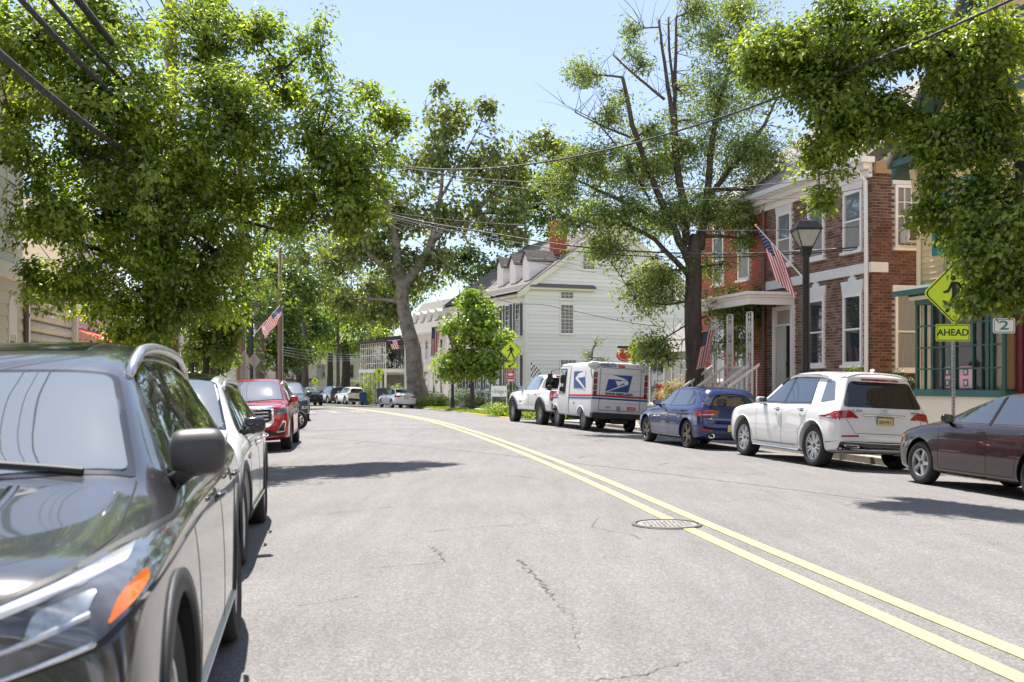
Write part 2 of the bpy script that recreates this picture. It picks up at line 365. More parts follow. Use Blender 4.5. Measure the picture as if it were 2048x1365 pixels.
def body_mesh(S, levels=2):
    """S: W, st=[(y,wf,zb,zsh,zt,wef,dze)], lf/lr lean tables, wheels=(yf,yr,R)"""
    W2 = S['W'] / 2; rows = []; n = len(S['st'])
    for i, (y, wf, zb, zsh, zt, wef, dze) in enumerate(S['st']):
        wd = W2 * wf; ze = zt - dze; we = W2 * wef
        zs = min(zsh, ze - .01); mid = zb + (zs - zb) * .55
        f_ = S.get('shf', .93); pts = [(0, zb), (.7 * wd, zb), (.955 * wd, zb + .03), (.985 * wd, zb + .13), (1.0 * wd, mid), (.992 * wd, zs - .10), ((.965 if f_ < .95 else f_) * wd, zs - .025), (f_ * wd, zs + .012)]
        k = .12 if zt - zsh > .25 else .4
        a = (f_ * wd, zs + .012); b = (we, ze)
        pts.append((a[0] + (b[0] - a[0]) * k, a[1] + (b[1] - a[1]) * k))
        k = .9 if zt - zsh > .25 else .7
        pts.append((a[0] + (b[0] - a[0]) * k, a[1] + (b[1] - a[1]) * k))
        pts += [(we * .97, ze + dze * .35), (we * .75, ze + dze * .8), (we * .35, zt - .004), (0, zt)]
        wl = {0: 1., 1: .85, 2: .4}.get(i, 0); wr = {0: 1., 1: .85, 2: .4}.get(n - 1 - i, 0)
        row = []
        for (px, pz) in pts:
            yy = y + wl * prof(pz, S['lf']) + wr * prof(pz, S['lr'])
            bow = (px / W2) ** 2                                    # plan curvature of nose and tail
            yy -= wl * S.get('bowf', .12) * bow; yy += wr * S.get('bowr', .07) * bow
            row.append((px, yy, pz))
        rows.append(row)
    m = len(rows[0]); vs = []; loops = []
    for row in rows:
        lp = []
        for p in row: lp.append(len(vs)); vs.append(p)
        for p in reversed(row[1:-1]): lp.append(len(vs)); vs.append((-p[0], p[1], p[2]))
        loops.append(lp)
    fs = []; N = len(loops[0])
    for a, b in zip(loops, loops[1:]):
        for k in range(N): fs.append((a[k], a[(k + 1) % N], b[(k + 1) % N], b[k]))
    for lp, rev in ((loops[0], True), (loops[-1], False)):
        for k in range(m - 1):
            l = lp[(N - k) % N]; r = lp[k]; l2 = lp[(N - k - 1) % N]; r2 = lp[k + 1]
            f = [l, r, r2, l2]; f = list(dict.fromkeys(f))
            if len(f) >= 3: fs.append(tuple(f if not rev else reversed(f)))
    me = bpy.data.meshes.new('body'); me.from_pydata(vs, [], fs); me.update()
    bm = bmesh.new(); bm.from_mesh(me); bmesh.ops.recalc_face_normals(bm, faces=bm.faces)
    cr = bm.edges.layers.float.new('crease_edge')
    bm.to_mesh(me); bm.free()
    o = bpy.data.objects.new('body', me); COL.objects.link(o)
    me.materials.append(S['paint']); me.materials.append(UND)
    md = o.modifiers.new('s', 'SUBSURF'); md.levels = levels; md.render_levels = levels
    cut = None
    if S.get('cut', True):
        mb = MB(); yf, yr, R = S['wheels'][:3]; rr = S.get('arch', R + .055)
        for yy in (yf, yr):
            for sx in (-1, 1):
                n = 40; x0, x1 = sx * (W2 - .36), sx * (W2 + .15)
                ring = [(yy + rr * cos(2 * pi * k / n), R + .01 + rr * sin(2 * pi * k / n)) for k in range(n)]
                v = [(x0, a, b) for a, b in ring] + [(x1, a, b) for a, b in ring]
                f = [tuple(range(n)), tuple(reversed(range(n, 2 * n)))] + [(k, k + n, (k + 1) % n + n, (k + 1) % n) for k in range(n)]
                if sx < 0: f = [tuple(reversed(q)) for q in f]
                f = [tuple(reversed(q)) for q in f]
                mb.add(v, f, 1)
        cut = mb.build('cutter', [S['paint'], UND])
        bmm = bmesh.new(); bmm.from_mesh(cut.data); bmesh.ops.recalc_face_normals(bmm, faces=bmm.faces); bmm.to_mesh(cut.data); bmm.free()
        b = o.modifiers.new('b', 'BOOLEAN'); b.operation = 'DIFFERENCE'; b.object = cut; b.solver = 'EXACT'
    dg = bpy.context.evaluated_depsgraph_get(); me2 = bpy.data.meshes.new_from_object(o.evaluated_get(dg), depsgraph=dg)
    # bvh of the uncut body for laying parts on it
    if cut: o.modifiers.remove(o.modifiers['b'])
    dg.update(); ev = o.evaluated_get(dg); mu = ev.to_mesh(); bvh = BVHTree.FromPolygons([v.co.copy() for v in mu.vertices], [tuple(p.vertices) for p in mu.polygons]); ev.to_mesh_clear()
    bpy.data.objects.remove(o)
    if cut: bpy.data.objects.remove(cut)
    me2.name = 'body'; me2.polygons.foreach_set('use_smooth', [True] * len(me2.polygons))
    me2.materials.clear(); me2.materials.append(S['paint']); me2.materials.append(UND)
    try: me2.set_sharp_from_angle(angle=radians(42))
    except Exception: pass
    return me2, bvh
AX = {'R': (Vector((5, 0, 0)), Vector((-1, 0, 0))), 'L': (Vector((-5, 0, 0)), Vector((1, 0, 0))), 'F': (Vector((0, 9, 0)), Vector((0, -1, 0))),
      'B': (Vector((0, -9, 0)), Vector((0, 1, 0))), 'T': (Vector((0, 0, 5)), Vector((0, 0, -1)))}
def proj(bvh, ax, a, b, off):
    o, d = AX[ax]
    p = Vector((0, a, b)) if ax in 'RL' else (Vector((a, 0, b)) if ax in 'FB' else Vector((a, b, 0)))
    h = bvh.ray_cast(p + o, d)
    if h[0] is None:
        q = p.copy()
        if ax in 'RL': q.x = -d.x * .9
        elif ax in 'FB': q.y = -d.y * 2.2
        else: q.z = 1.2
        h = bvh.find_nearest(q)
    nn = h[1]
    if nn.dot(d) > 0: nn = -nn
    return h[0] + nn * off, nn
def patch(bvh, ax, poly, off, mat, parent, name, grid=.07, label=None, rnd=0.):
    """a solid skin of the outline poly laid on the body"""
    bm = bmesh.new(); vv = [bm.verts.new((a, b, 0)) for a, b in poly]; bm.faces.new(vv)
    xs = [p[0] for p in poly]; zs = [p[1] for p in poly]
    for axis, lo, hi in ((0, min(xs), max(xs)), (1, min(zs), max(zs))):
        k = lo + grid
        while k < hi - .005:
            bmesh.ops.bisect_plane(bm, geom=bm.verts[:] + bm.edges[:] + bm.faces[:], plane_co=(k, 0, 0) if axis == 0 else (0, k, 0), plane_no=(1, 0, 0) if axis == 0 else (0, 1, 0)); k += grid
    bmesh.ops.triangulate(bm, faces=[f for f in bm.faces if len(f.verts) > 4])
    bn = {}
    for v in bm.verts: p, nn = proj(bvh, ax, v.co.x, v.co.y, off); bn[v] = (p, nn)
    edges = [e for e in bm.edges if len(e.link_faces) == 1]; vmap = {}
    for v, (p, nn) in bn.items(): v.co = p
    for e in edges:
        for v in e.verts:
            if v not in vmap: vmap[v] = bm.verts.new(v.co - bn[v][1] * (off + .006))
        a, b = e.verts
        try: bm.faces.new((a, b, vmap[b], vmap[a]))
        except ValueError: pass
    bmesh.ops.recalc_face_normals(bm, faces=bm.faces)
    # orient outward
    f0 = max(bm.faces, key=lambda f: f.calc_area())
    v0 = [v for v in f0.verts if v in bn]
    if v0 and f0.normal.dot(bn[v0[0]][1]) < 0: bmesh.ops.reverse_faces(bm, faces=bm.faces[:])
    me = bpy.data.meshes.new(name); bm.to_mesh(me); bm.free(); me.materials.append(mat)
    me.polygons.foreach_set('use_smooth', [True] * len(me.polygons))
    try: me.set_sharp_from_angle(angle=radians(50))
    except Exception: pass
    o = bpy.data.objects.new(name, me); COL.objects.link(o); o.parent = parent
    if label: o['label'] = label
    return o
def ribbon(bvh, ax, pts, wd, off, mat, parent, name, seg=.06):
    q = []
    for (a, b), (c, d) in zip(pts, pts[1:]):
        n = max(1, int(math.hypot(c - a, d - b) / seg))
        for i in range(n): q.append((a + (c - a) * i / n, b + (d - b) * i / n))
    q.append(pts[-1]); vs = []
    for i, (a, b) in enumerate(q):
        a0, b0 = q[max(0, i - 1)]; a1, b1 = q[min(len(q) - 1, i + 1)]; L = math.hypot(a1 - a0, b1 - b0) or 1; na, nb = -(b1 - b0) / L, (a1 - a0) / L
        for s, o in ((-.5, -.004), (-.5, off), (.5, off), (.5, -.004)):
            vs.append(proj(bvh, ax, a + na * wd * s, b + nb * wd * s, o)[0])
    fs = []
    for i in range(len(q) - 1):
        for k in range(3): fs.append((4 * i + k, 4 * i + k + 1, 4 * i + k + 5, 4 * i + k + 4))
    mb = MB(); mb.add(vs, fs); o = mb.build(name, mat, parent, True)
    bm = bmesh.new(); bm.from_mesh(o.data); bmesh.ops.recalc_face_normals(bm, faces=bm.faces); bm.to_mesh(o.data); bm.free(); return o
def rpoly(pts, r=.03, n=3):
    out = []; N = len(pts)
    for i in range(N):
        p = Vector(pts[i]); a = Vector(pts[i - 1]) - p; b = Vector(pts[(i + 1) % N]) - p
        rr = min(r, a.length * .45, b.length * .45); a = p + a.normalized() * rr; b = p + b.normalized() * rr
        for k in range(n + 1): t = k / n; q = a * (1 - t)**2 + p * 2 * t * (1 - t) + b * t * t; out.append((q.x, q.y))
    return out
def grow(poly, d):
    c = Vector((sum(p[0] for p in poly) / len(poly), sum(p[1] for p in poly) / len(poly))); out = []; N = len(poly)
    A = sum(poly[i][0] * poly[(i + 1) % N][1] - poly[(i + 1) % N][0] * poly[i][1] for i in range(N)); s = 1 if A > 0 else -1
    for i in range(N):
        p = Vector(poly[i]); a = (p - Vector(poly[i - 1])).normalized(); b = (Vector(poly[(i + 1) % N]) - p).normalized()
        n1 = Vector((a.y, -a.x)) * s; n2 = Vector((b.y, -b.x)) * s; m = (n1 + n2); m = m / max(.35, m.length_squared / 2) if m.length > .1 else n1
        out.append(tuple(p + m * d))
    return out
def lumpy(parent, name, mat, c, d, k=.75, rot=0, lv=2):
    """a soft block: cage scaled at the ends, subdivided (mirror shells, pods)"""
    mb = MB(); x, y, z = d
    for s in ((-1, k), (-.45, 1), (.45, 1), (1, k)):
        for a, b in ((-1, -1), (1, -1), (1, 1), (-1, 1)): mb.v.append((s[0] * x / 2, a * y / 2 * s[1], b * z / 2 * s[1]))
    for i in range(3):
        for q in range(4): mb.f.append((i * 4 + q, i * 4 + (q + 1) % 4, i * 4 + 4 + (q + 1) % 4, i * 4 + 4 + q)); mb.m.append(0); mb.a.append(0)
    mb.f += [(3, 2, 1, 0), (12, 13, 14, 15)]; mb.m += [0, 0]; mb.a += [0, 0]
    o = mb.build(name, mat, parent, True); o.location = c; o.rotation_euler = (0, 0, rot)
    bm = bmesh.new(); bm.from_mesh(o.data); bmesh.ops.recalc_face_normals(bm, faces=bm.faces)
    for e in bm.edges: pass
    bm.to_mesh(o.data); bm.free(); sd = o.modifiers.new('s', 'SUBSURF'); sd.levels = lv; sd.render_levels = lv; return o
WHEELS = {}
def wheel_meshes(R, tw, rimr, style, rimmat, rimmat2=None):
    key = (R, tw, rimr, style, rimmat.name)
    if key in WHEELS: return WHEELS[key]
    h = tw / 2; mr = Matrix.Rotation(pi / 2, 4, 'Y')                # axis z -> x ; outer face +x
    t = MB(); n = 44; sw = rimr + .006
    prof_ = [(rimr - .012, -h * .80), (sw + .01, -h * .88), (rimr + (R - rimr) * .5, -h * 1.0), (R - .022, -h * .93), (R - .004, -h * .72), (R, -h * .4), (R, h * .4), (R - .004, h * .72), (R - .022, h * .93), (rimr + (R - rimr) * .5, h * 1.0), (sw + .01, h * .88), (rimr - .012, h * .80)]
    t.lathe(prof_, n, 0, mr)
    if style == 'offroad':
        for k in range(30):
            for s in (-1, 1): t.box((0, 0, 0), (.05, .11, .03), 0, Matrix.Rotation(2 * pi * (k + .25 * s) / 30, 4, 'X') @ T(s * h * .72, 0, R + .004))
    else:
        for q in (-.45, -.15, .15, .45): pass
    rim = MB(); rim.lathe([(rimr, h * .80), (rimr - .006, h * .84), (rimr - .02, h * .80), (rimr - .028, h * .55), (rimr - .04, -h * .7)], 40, 0, mr)
    hub = MB(); hub.lathe([(0, h * .15), (rimr - .05, h * .15), (rimr - .03, -h * .7)], 28, 0, mr)
    hub.lathe([(0, h * .28), (rimr * .62, h * .28), (rimr * .62, h * .18)], 28, 1, mr)
    ns, dbl = {'five': (5, 1), 'five_double': (5, 2), 'ten': (10, 1), 'offroad': (8, 2), 'steel': (8, 1), 'seven': (7, 2), 'star': (5, 2)}[style]
    for k in range(ns):
        for dq in ((0,) if dbl == 1 else (-.5, .5)):
            a = 2 * pi * k / ns; sp = {'five_double': .32, 'offroad': .2, 'seven': .3, 'star': .5}.get(style, 0) * dq * 2
            wi, wo = (rimr * .13, rimr * .09) if dbl == 2 else (rimr * .2, rimr * (.16 if ns == 5 else .09))
            r0, r1 = rimr * .12, rimr - .018
            a0 = a + sp * (.35 if style != 'star' else .1); a1 = a + sp
            def pt(r, an, wv, xx): return (xx, r * cos(an) - wv * sin(an), r * sin(an) + wv * cos(an))
            x0o, x1o, th = h * .62, h * .74, .03
            vs = [pt(r0, a0, -wi, x0o - th), pt(r0, a0, wi, x0o - th), pt(r0, a0, wi * .7, x0o), pt(r0, a0, -wi * .7, x0o), pt(r1, a1, -wo, x1o - th - .02), pt(r1, a1, wo, x1o - th - .02), pt(r1, a1, wo * .6, x1o), pt(r1, a1, -wo * .6, x1o)]
            rim.add(vs, [(0, 1, 2, 3), (7, 6, 5, 4), (0, 4, 5, 1), (1, 5, 6, 2), (2, 6, 7, 3), (3, 7, 4, 0)])
    rim.lathe([(0, h * .72), (rimr * .14, h * .70), (rimr * .16, h * .5)], 20, 1, mr)
    out = []
    for mb, nm, ms in ((hub, 'wheel', [UND, M('brake_disc', (.2, .19, .18), .4, .8)]), (t, 'tyre', [TYRE]), (rim, 'rim', [rimmat, rimmat2 or M('hub_cap', (.1, .1, .1), .3, .4)])):
        o = mb.build(nm, ms, None, True); me = o.data; bpy.data.objects.remove(o)
        bm = bmesh.new(); bm.from_mesh(me); bmesh.ops.recalc_face_normals(bm, faces=bm.faces); bm.to_mesh(me); bm.free()
        try: me.set_sharp_from_angle(angle=radians(35))
        except Exception: pass
        out.append(me)
    WHEELS[key] = out; return out
def vehicle(S, at, head, name, label, cat, group=None, steer=0.):
    """at: ground point under the body centre, head: heading angle of the nose (0 = +Y)"""
    root = thing(name, (0, 0, 0), 0, label, cat, group)
    c, s = cos(head), sin(head); yf, yr, R, tw, rimr, style, rmat = S['wheels']; tr = S['W'] / 2 - tw / 2 - S.get('inset', .03)
    def wp(x, y): return Vector((at[0] + c * x - s * y, at[1] + s * x + c * y, 0))
    pts = {k: wp(*k) for k in ((tr, yf), (-tr, yf), (tr, yr), (-tr, yr))}
    for p in pts.values(): p.z = gz(p.x, p.y)
    fr = (pts[(tr, yf)] + pts[(-tr, yf)]) / 2; re = (pts[(tr, yr)] + pts[(-tr, yr)]) / 2
    yv = (fr - re).normalized(); xv = ((pts[(tr, yf)] - pts[(-tr, yf)]) + (pts[(tr, yr)] - pts[(-tr, yr)])).normalized(); zv = xv.cross(yv).normalized(); xv = yv.cross(zv)
    m = Matrix((xv, yv, zv)).transposed().to_4x4(); org = fr - yv * yf; m.translation = org
    root.rotation_mode = 'XYZ'; root.matrix_world = m; root.location = m.to_translation(); root.rotation_euler = m.to_euler()
    me, bvh = body_mesh(S, S.get('levels', 2)); bo = bpy.data.objects.new('body', me); COL.objects.link(bo); bo.parent = root
    # wheels
    if S.get('cut', True) or S.get('anywheels'):
        ms = wheel_meshes(R, tw, rimr, style, rmat)
        for (x, y) in ((tr, yf), (-tr, yf), (tr, yr), (-tr, yr)):
            ob = [bpy.data.objects.new(n_, q) for n_, q in zip(('wheel', 'tyre', 'rim'), ms)]
            for o in ob: COL.objects.link(o)
            ob[1].parent = ob[0]; ob[2].parent = ob[0]; ob[0].parent = root; ob[0].location = (x, y, R)
            ob[0].rotation_euler = (random.uniform(0, 2), 0, (pi if x < 0 else 0)); 
            ob[0].rotation_mode = 'ZYX' if False else 'XYZ'
            ob[0].rotation_euler = (random.uniform(0, 1.2) * (1 if x > 0 else -1), 0, (pi if x < 0 else 0) + (steer if y == yf else 0))
    for d in S.get('deco', []):
        kind, ax, mat, geo = d[:4]; opt = d[4] if len(d) > 4 else {}
        nm = opt.get('n', kind); off = opt.get('off', .004); lab = opt.get('label')
        axes = [ax]
        if ax == 'S': axes = ['R', 'L']
        for a in axes:
            if 'line' in opt: ribbon(bvh, a, geo, opt['line'], off, mat, root, nm)
            else: patch(bvh, a, geo, off, mat, root, nm, opt.get('grid', .07), lab)
        if opt.get('mir'):
            g2 = [(-p[0], p[1]) for p in geo]
            if 'line' in opt: ribbon(bvh, ax, g2, opt['line'], off, mat, root, nm)
            else: patch(bvh, ax, g2, off, mat, root, nm, opt.get('grid', .07), lab)
    for (y, z) in S.get('handles', []):
        for a in 'RL':
            p, nn = proj(bvh, a, y, z, .02); mb = MB(); sx = 1 if a == 'R' else -1
            mb.tube([(0, -.11, 0), (.012 * sx, -.085, .0), (.018 * sx, 0, .0), (.012 * sx, .085, 0), (0, .11, 0)], [.008, .014, .015, .014, .008], 8)
            o = mb.build('door_handle', S.get('hmat', S['paint']), root, True); o.location = p
            patch(bvh, a, rpoly([(y - .07, z - .032), (y + .07, z - .032), (y + .07, z + .03), (y - .07, z + .03)], .03), .0015, GAP, o if False else root, 'handle_recess')
    if 'mirror' in S:
        y, z, mm, sz = S['mirror'][:4]
        for sx, a in ((1, 'R'), (-1, 'L')):
            p, nn = proj(bvh, a, y, z - .03, 0); q = p + Vector((sx * (S.get('mx', .03) + sz[0] * .3), -.03, .08 + (S['mirror'][4] if len(S['mirror']) > 4 else 0)))
            o = lumpy(root, 'mirror', mm, q, sz, S.get('mk', .8), rot=-.12 * sx)
            arm = MB(); ap = p + Vector((sx * .0, 0, .02)); arm.tube([tuple(ap - q - Vector((sx * .03, 0, 0))), tuple((ap - q) * .5 + Vector((0, 0, -.015))), (0, 0, -sz[2] * .3)], [.035, .03, .035], 8)
            arm.build('mirror_arm', BLK, o, True)
            gl = MB(); gl.add([(-sz[0] * .4, 0, -sz[2] * .36), (sz[0] * .4, 0, -sz[2] * .36), (sz[0] * .4, 0, sz[2] * .36), (-sz[0] * .4, 0, sz[2] * .36)], [(0, 1, 2, 3)])
            gl.build('mirror_glass', CHR, o).location = (0, -sz[1] * .5 - .0, 0)
    if 'rails' in S:
        y0, y1, rm = S['rails'][:3]
        for a in (1, -1):
            pts_ = []; xs = S['W'] / 2 * S['rails'][3]
            for i in range(13):
                t = i / 12; y = y0 + (y1 - y0) * t; h = bvh.ray_cast(Vector((a * xs, y, 4)), Vector((0, 0, -1))); zz = h[0].z if h[0] else 1.6
                pts_.append((a * xs, y, zz + (.0 if i in (0, 12) else .045 if i in (1, 11) else .07)))
            mb = MB(); mb.tube(pts_, [.018] + [.026] * 11 + [.018], 8); mb.build('roof_rail', rm, root, True)
    return root, bvh
def at_wheel(px, py, S, head, which, dz=0.):
    """ground point of the body centre so that the outer foot of a left wheel ('F' or 'B' axle) shows at px,py"""
    yf, yr = S['wheels'][:2]; y = yf if which[0] == 'F' else yr; x = (-1 if which[1] == 'L' else 1) * (S['W'] / 2 - .04)
    z = 0.
    for _ in range(6): g_ = G(px, py, z); z = gz(g_.x, g_.y)
    c, s = cos(head), sin(head); return (g_.x - (c * x - s * y), g_.y - (s * x + c * y))
SUVST = [(2.50, .84, .32, .78, .86, .60, .06), (2.43, .93, .27, .90, .97, .70, .05), (2.22, .975, .24, .97, 1.045, .74, .05), (1.75, 1.0, .23, 1.02, 1.10, .78, .05),
         (1.25, 1.0, .23, 1.05, 1.145, .80, .05), (1.03, 1.0, .23, 1.06, 1.17, .80, .04), (.88, 1.0, .23, 1.07, 1.25, .775, .05), (.34, 1.0, .23, 1.075, 1.60, .685, .06),
         (.13, 1.0, .23, 1.075, 1.69, .665, .075), (-.3, 1.0, .23, 1.08, 1.735, .655, .085), (-1.1, 1.0, .23, 1.09, 1.74, .65, .085), (-1.85, .985, .25, 1.105, 1.715, .635, .085),
         (-2.15, .965, .27, 1.11, 1.675, .62, .085), (-2.40, .94, .29, 1.10, 1.62, .60, .08), (-2.48, .88, .34, 1.05, 1.54, .55, .08)]
LFS = [(.3, -.08), (.55, 0), (.8, -.03), (1.0, -.10)]; LRS = [(.3, .05), (.6, 0), (.95, .03), (1.1, .07), (1.5, .30), (1.65, .34)]
def scale_st(st, ky, kz): return [(a * ky, b, c, d * kz, e * kz, f, g) for a, b, c, d, e, f, g in st]
def sc2(pts, ky, kz): return [(a * ky, b * kz) for a, b in pts]
def suv(L, W, H, yf, yr, R, style, rimmat, pnt, clad=True, hood=0., glass=GLASS, **kw):
    ky, kz = L / 5.0, H / 1.75; w = W / 2
    S = dict(W=W, st=scale_st(SUVST, ky, kz), lf=[(a * kz, b) for a, b in LFS], lr=[(a * kz, b) for a, b in LRS], wheels=(yf, yr, R, kw.get('tw', .245), R * kw.get('rk', .66), style, rimmat), paint=pnt)
    q = lambda p: sc2(p, ky, kz)
    fw = q([(.76, 1.125), (.10, 1.545), (-.10, 1.585), (-.18, 1.59), (-.18, 1.125)]); rw = q([(-.25, 1.125), (-.25, 1.592), (-1.10, 1.597), (-1.22, 1.14)]); qw = q([(-1.31, 1.145), (-1.19, 1.597), (-1.72, 1.565), (-2.02, 1.43), (-1.92, 1.18)])
    al = q([(.80, 1.115), (.09, 1.563), (-.12, 1.607), (-1.2, 1.617), (-1.74, 1.587), (-2.08, 1.44), (-1.94, 1.155), (-1.3, 1.12), (-.2, 1.10)])
    d = [('window_surround', 'S', kw.get('surr', GBLK), al, dict(off=.003)), ('side_window', 'S', glass, rpoly(fw, .03), dict(off=.007)), ('side_window', 'S', glass, rpoly(rw, .03), dict(off=.007)), ('side_window', 'S', kw.get('qglass', glass), rpoly(qw, .05), dict(off=.007)),
         ('windscreen_surround', 'T', GBLK, rpoly([(-.80 * w, .985 * ky), (0, 1.06 * ky), (.80 * w, .985 * ky), (.645 * w, .16 * ky), (-.645 * w, .16 * ky)], .05), dict(off=.003, grid=.09)),
         ('windscreen', 'T', WSH, rpoly([(-.765 * w, .955 * ky), (0, 1.02 * ky), (.765 * w, .955 * ky), (.62 * w, .195 * ky), (-.62 * w, .195 * ky)], .05), dict(off=.007, grid=.09)),
         ('rear_window', 'B', TINT, rpoly([(-.68 * w, 1.14 * kz), (.68 * w, 1.14 * kz), (.57 * w, 1.55 * kz), (-.57 * w, 1.55 * kz)], .07), dict(off=.005)),
         ('panel_gap', 'S', GAP, q([(-.215, 1.10), (-.215, .34)]), dict(line=.007, off=.0015)), ('panel_gap', 'S', GAP, q([(.86, 1.08), (.93, .95), (.90, .34)]), dict(line=.007, off=.0015)),
         ('panel_gap', 'S', GAP, [(yr / 1 + R + .12, .34 * kz), (yr + R + .13, .62 * kz), (-1.17 * ky, .88 * kz), (-1.26 * ky, 1.12 * kz)], dict(line=.007, off=.0015)), ('panel_gap', 'S', GAP, q([(.9, .34), (-.8, .34)]), dict(line=.01, off=.0015)),
         ('panel_gap', 'T', GAP, [(.80 * w, 1.0 * ky), (.84 * w, 1.7 * ky), (.80 * w, 2.2 * ky), (.72 * w, 2.36 * ky)], dict(line=.007, off=.0015, mir=1))]
    if clad:
        cm = kw.get('cladmat', BLK); r0, r1 = R + .045, R + .115
        for yy in (yf, yr):
            n = 18
            for k in range(n):
                a0, a1 = radians(-18 + 216 * k / n), radians(-18 + 216 * (k + 1) / n)
            pts_ = [(yy + (r0 + .035) * cos(radians(-16 + 212 * k / 20)), R + .01 + (r0 + .035) * sin(radians(-16 + 212 * k / 20))) for k in range(21)]
            d.append(('arch_trim', 'S', cm, pts_, dict(line=.07, off=.012)))
        d.append(('sill_trim', 'S', cm, [(yf - r1 + .04, .30), (yr + r1 - .04, .30)], dict(line=.13, off=.012)))
    S['deco'] = d; S['handles'] = q([(-.02, .985), (-1.0, 1.0)]); S['mirror'] = (.66 * ky, 1.13 * kz, kw.get('mm', pnt), (.22, .15, .17)); S['levels'] = kw.get('lv', 2)
    S['q'] = q; S['w'] = w; S['ky'] = ky; S['kz'] = kz; return S
def plate(root, bvh, ax, x, z, txt, w=.305, h=.155):
    p, nn = proj(bvh, ax, x, z, .012); m = T(*p) @ (RZ(pi) if ax == 'F' else Matrix.Identity(4))
    o = MB().box((0, 0, 0), (w, .006, h)).build('number_plate', PLATE, root, bevel=.002); o.matrix_local = m
    MB().box((0, .004, 0), (w + .03, .006, h + .03)).build('plate_frame', PBLK, o)
    if txt: text('plate_text', txt, .098, PBLK, o, T(0, -.004, -.002) @ RX90, .001, sx=.68)
    return o
# ---------- the dark grey SUV nearest to us
GREYP = paint('dark_grey_paint', (.062, .063, .068), .6, .22); WHITEP = paint('white_paint', (.74, .73, .71), 0, .25); REDP = paint('red_paint', (.46, .006, .012), .35, .22)
BLKP = paint('black_paint', (.012, .013, .016), .3, .2); BLUEP = paint('deep_blue_paint', (.014, .027, .13), .5, .22); PLUMP = paint('dark_plum_paint', (.032, .017, .023), .5, .22); PEARL = paint('pearl_paint', (.66, .62, .52), .1, .25)
SATIN = M('satin_silver', (.62, .62, .64), .25, .9)
S = suv(5.05, 2.0, 1.76, 1.55, -1.45, .395, 'five_double', ALLOY, GREYP, lv=3, mm=M('mirror_grey', (.07, .068, .07), .5, .2), tw=.26)
w = S['w']
S['lf'] = [(.3, -.10), (.55, 0), (.8, -.03), (1.0, -.09)]; S['bowf'] = .15; S['mx'] = .0; S['mk'] = .9
S['rails'] = (.22, -2.0, SATIN, .67); S['mirror'] = (.74, 1.13, M('mirror_grey'), (.225, .16, .195), .05)
S['st'][0:3] = [(2.52, .92, .32, .82, .93, .70, .05), (2.45, .965, .27, .94, 1.03, .76, .05), (2.25, .99, .24, .99, 1.08, .78, .05)]
S['st'] = [tuple([r_[0], r_[1], r_[2], r_[3], {0.34: 1.575, 0.13: 1.645, -.3: 1.73}.get(round(r_[0] / S['ky'], 2), r_[4])] + list(r_[5:])) for r_ in S['st']]
for i_, x_ in enumerate(S['deco']):
    if x_[0] in ('windscreen', 'windscreen_surround'): S['deco'][i_] = (x_[0], x_[1], x_[2], [(a_, b_ if b_ > .6 else b_ + .13) for a_, b_ in x_[3]], x_[4])
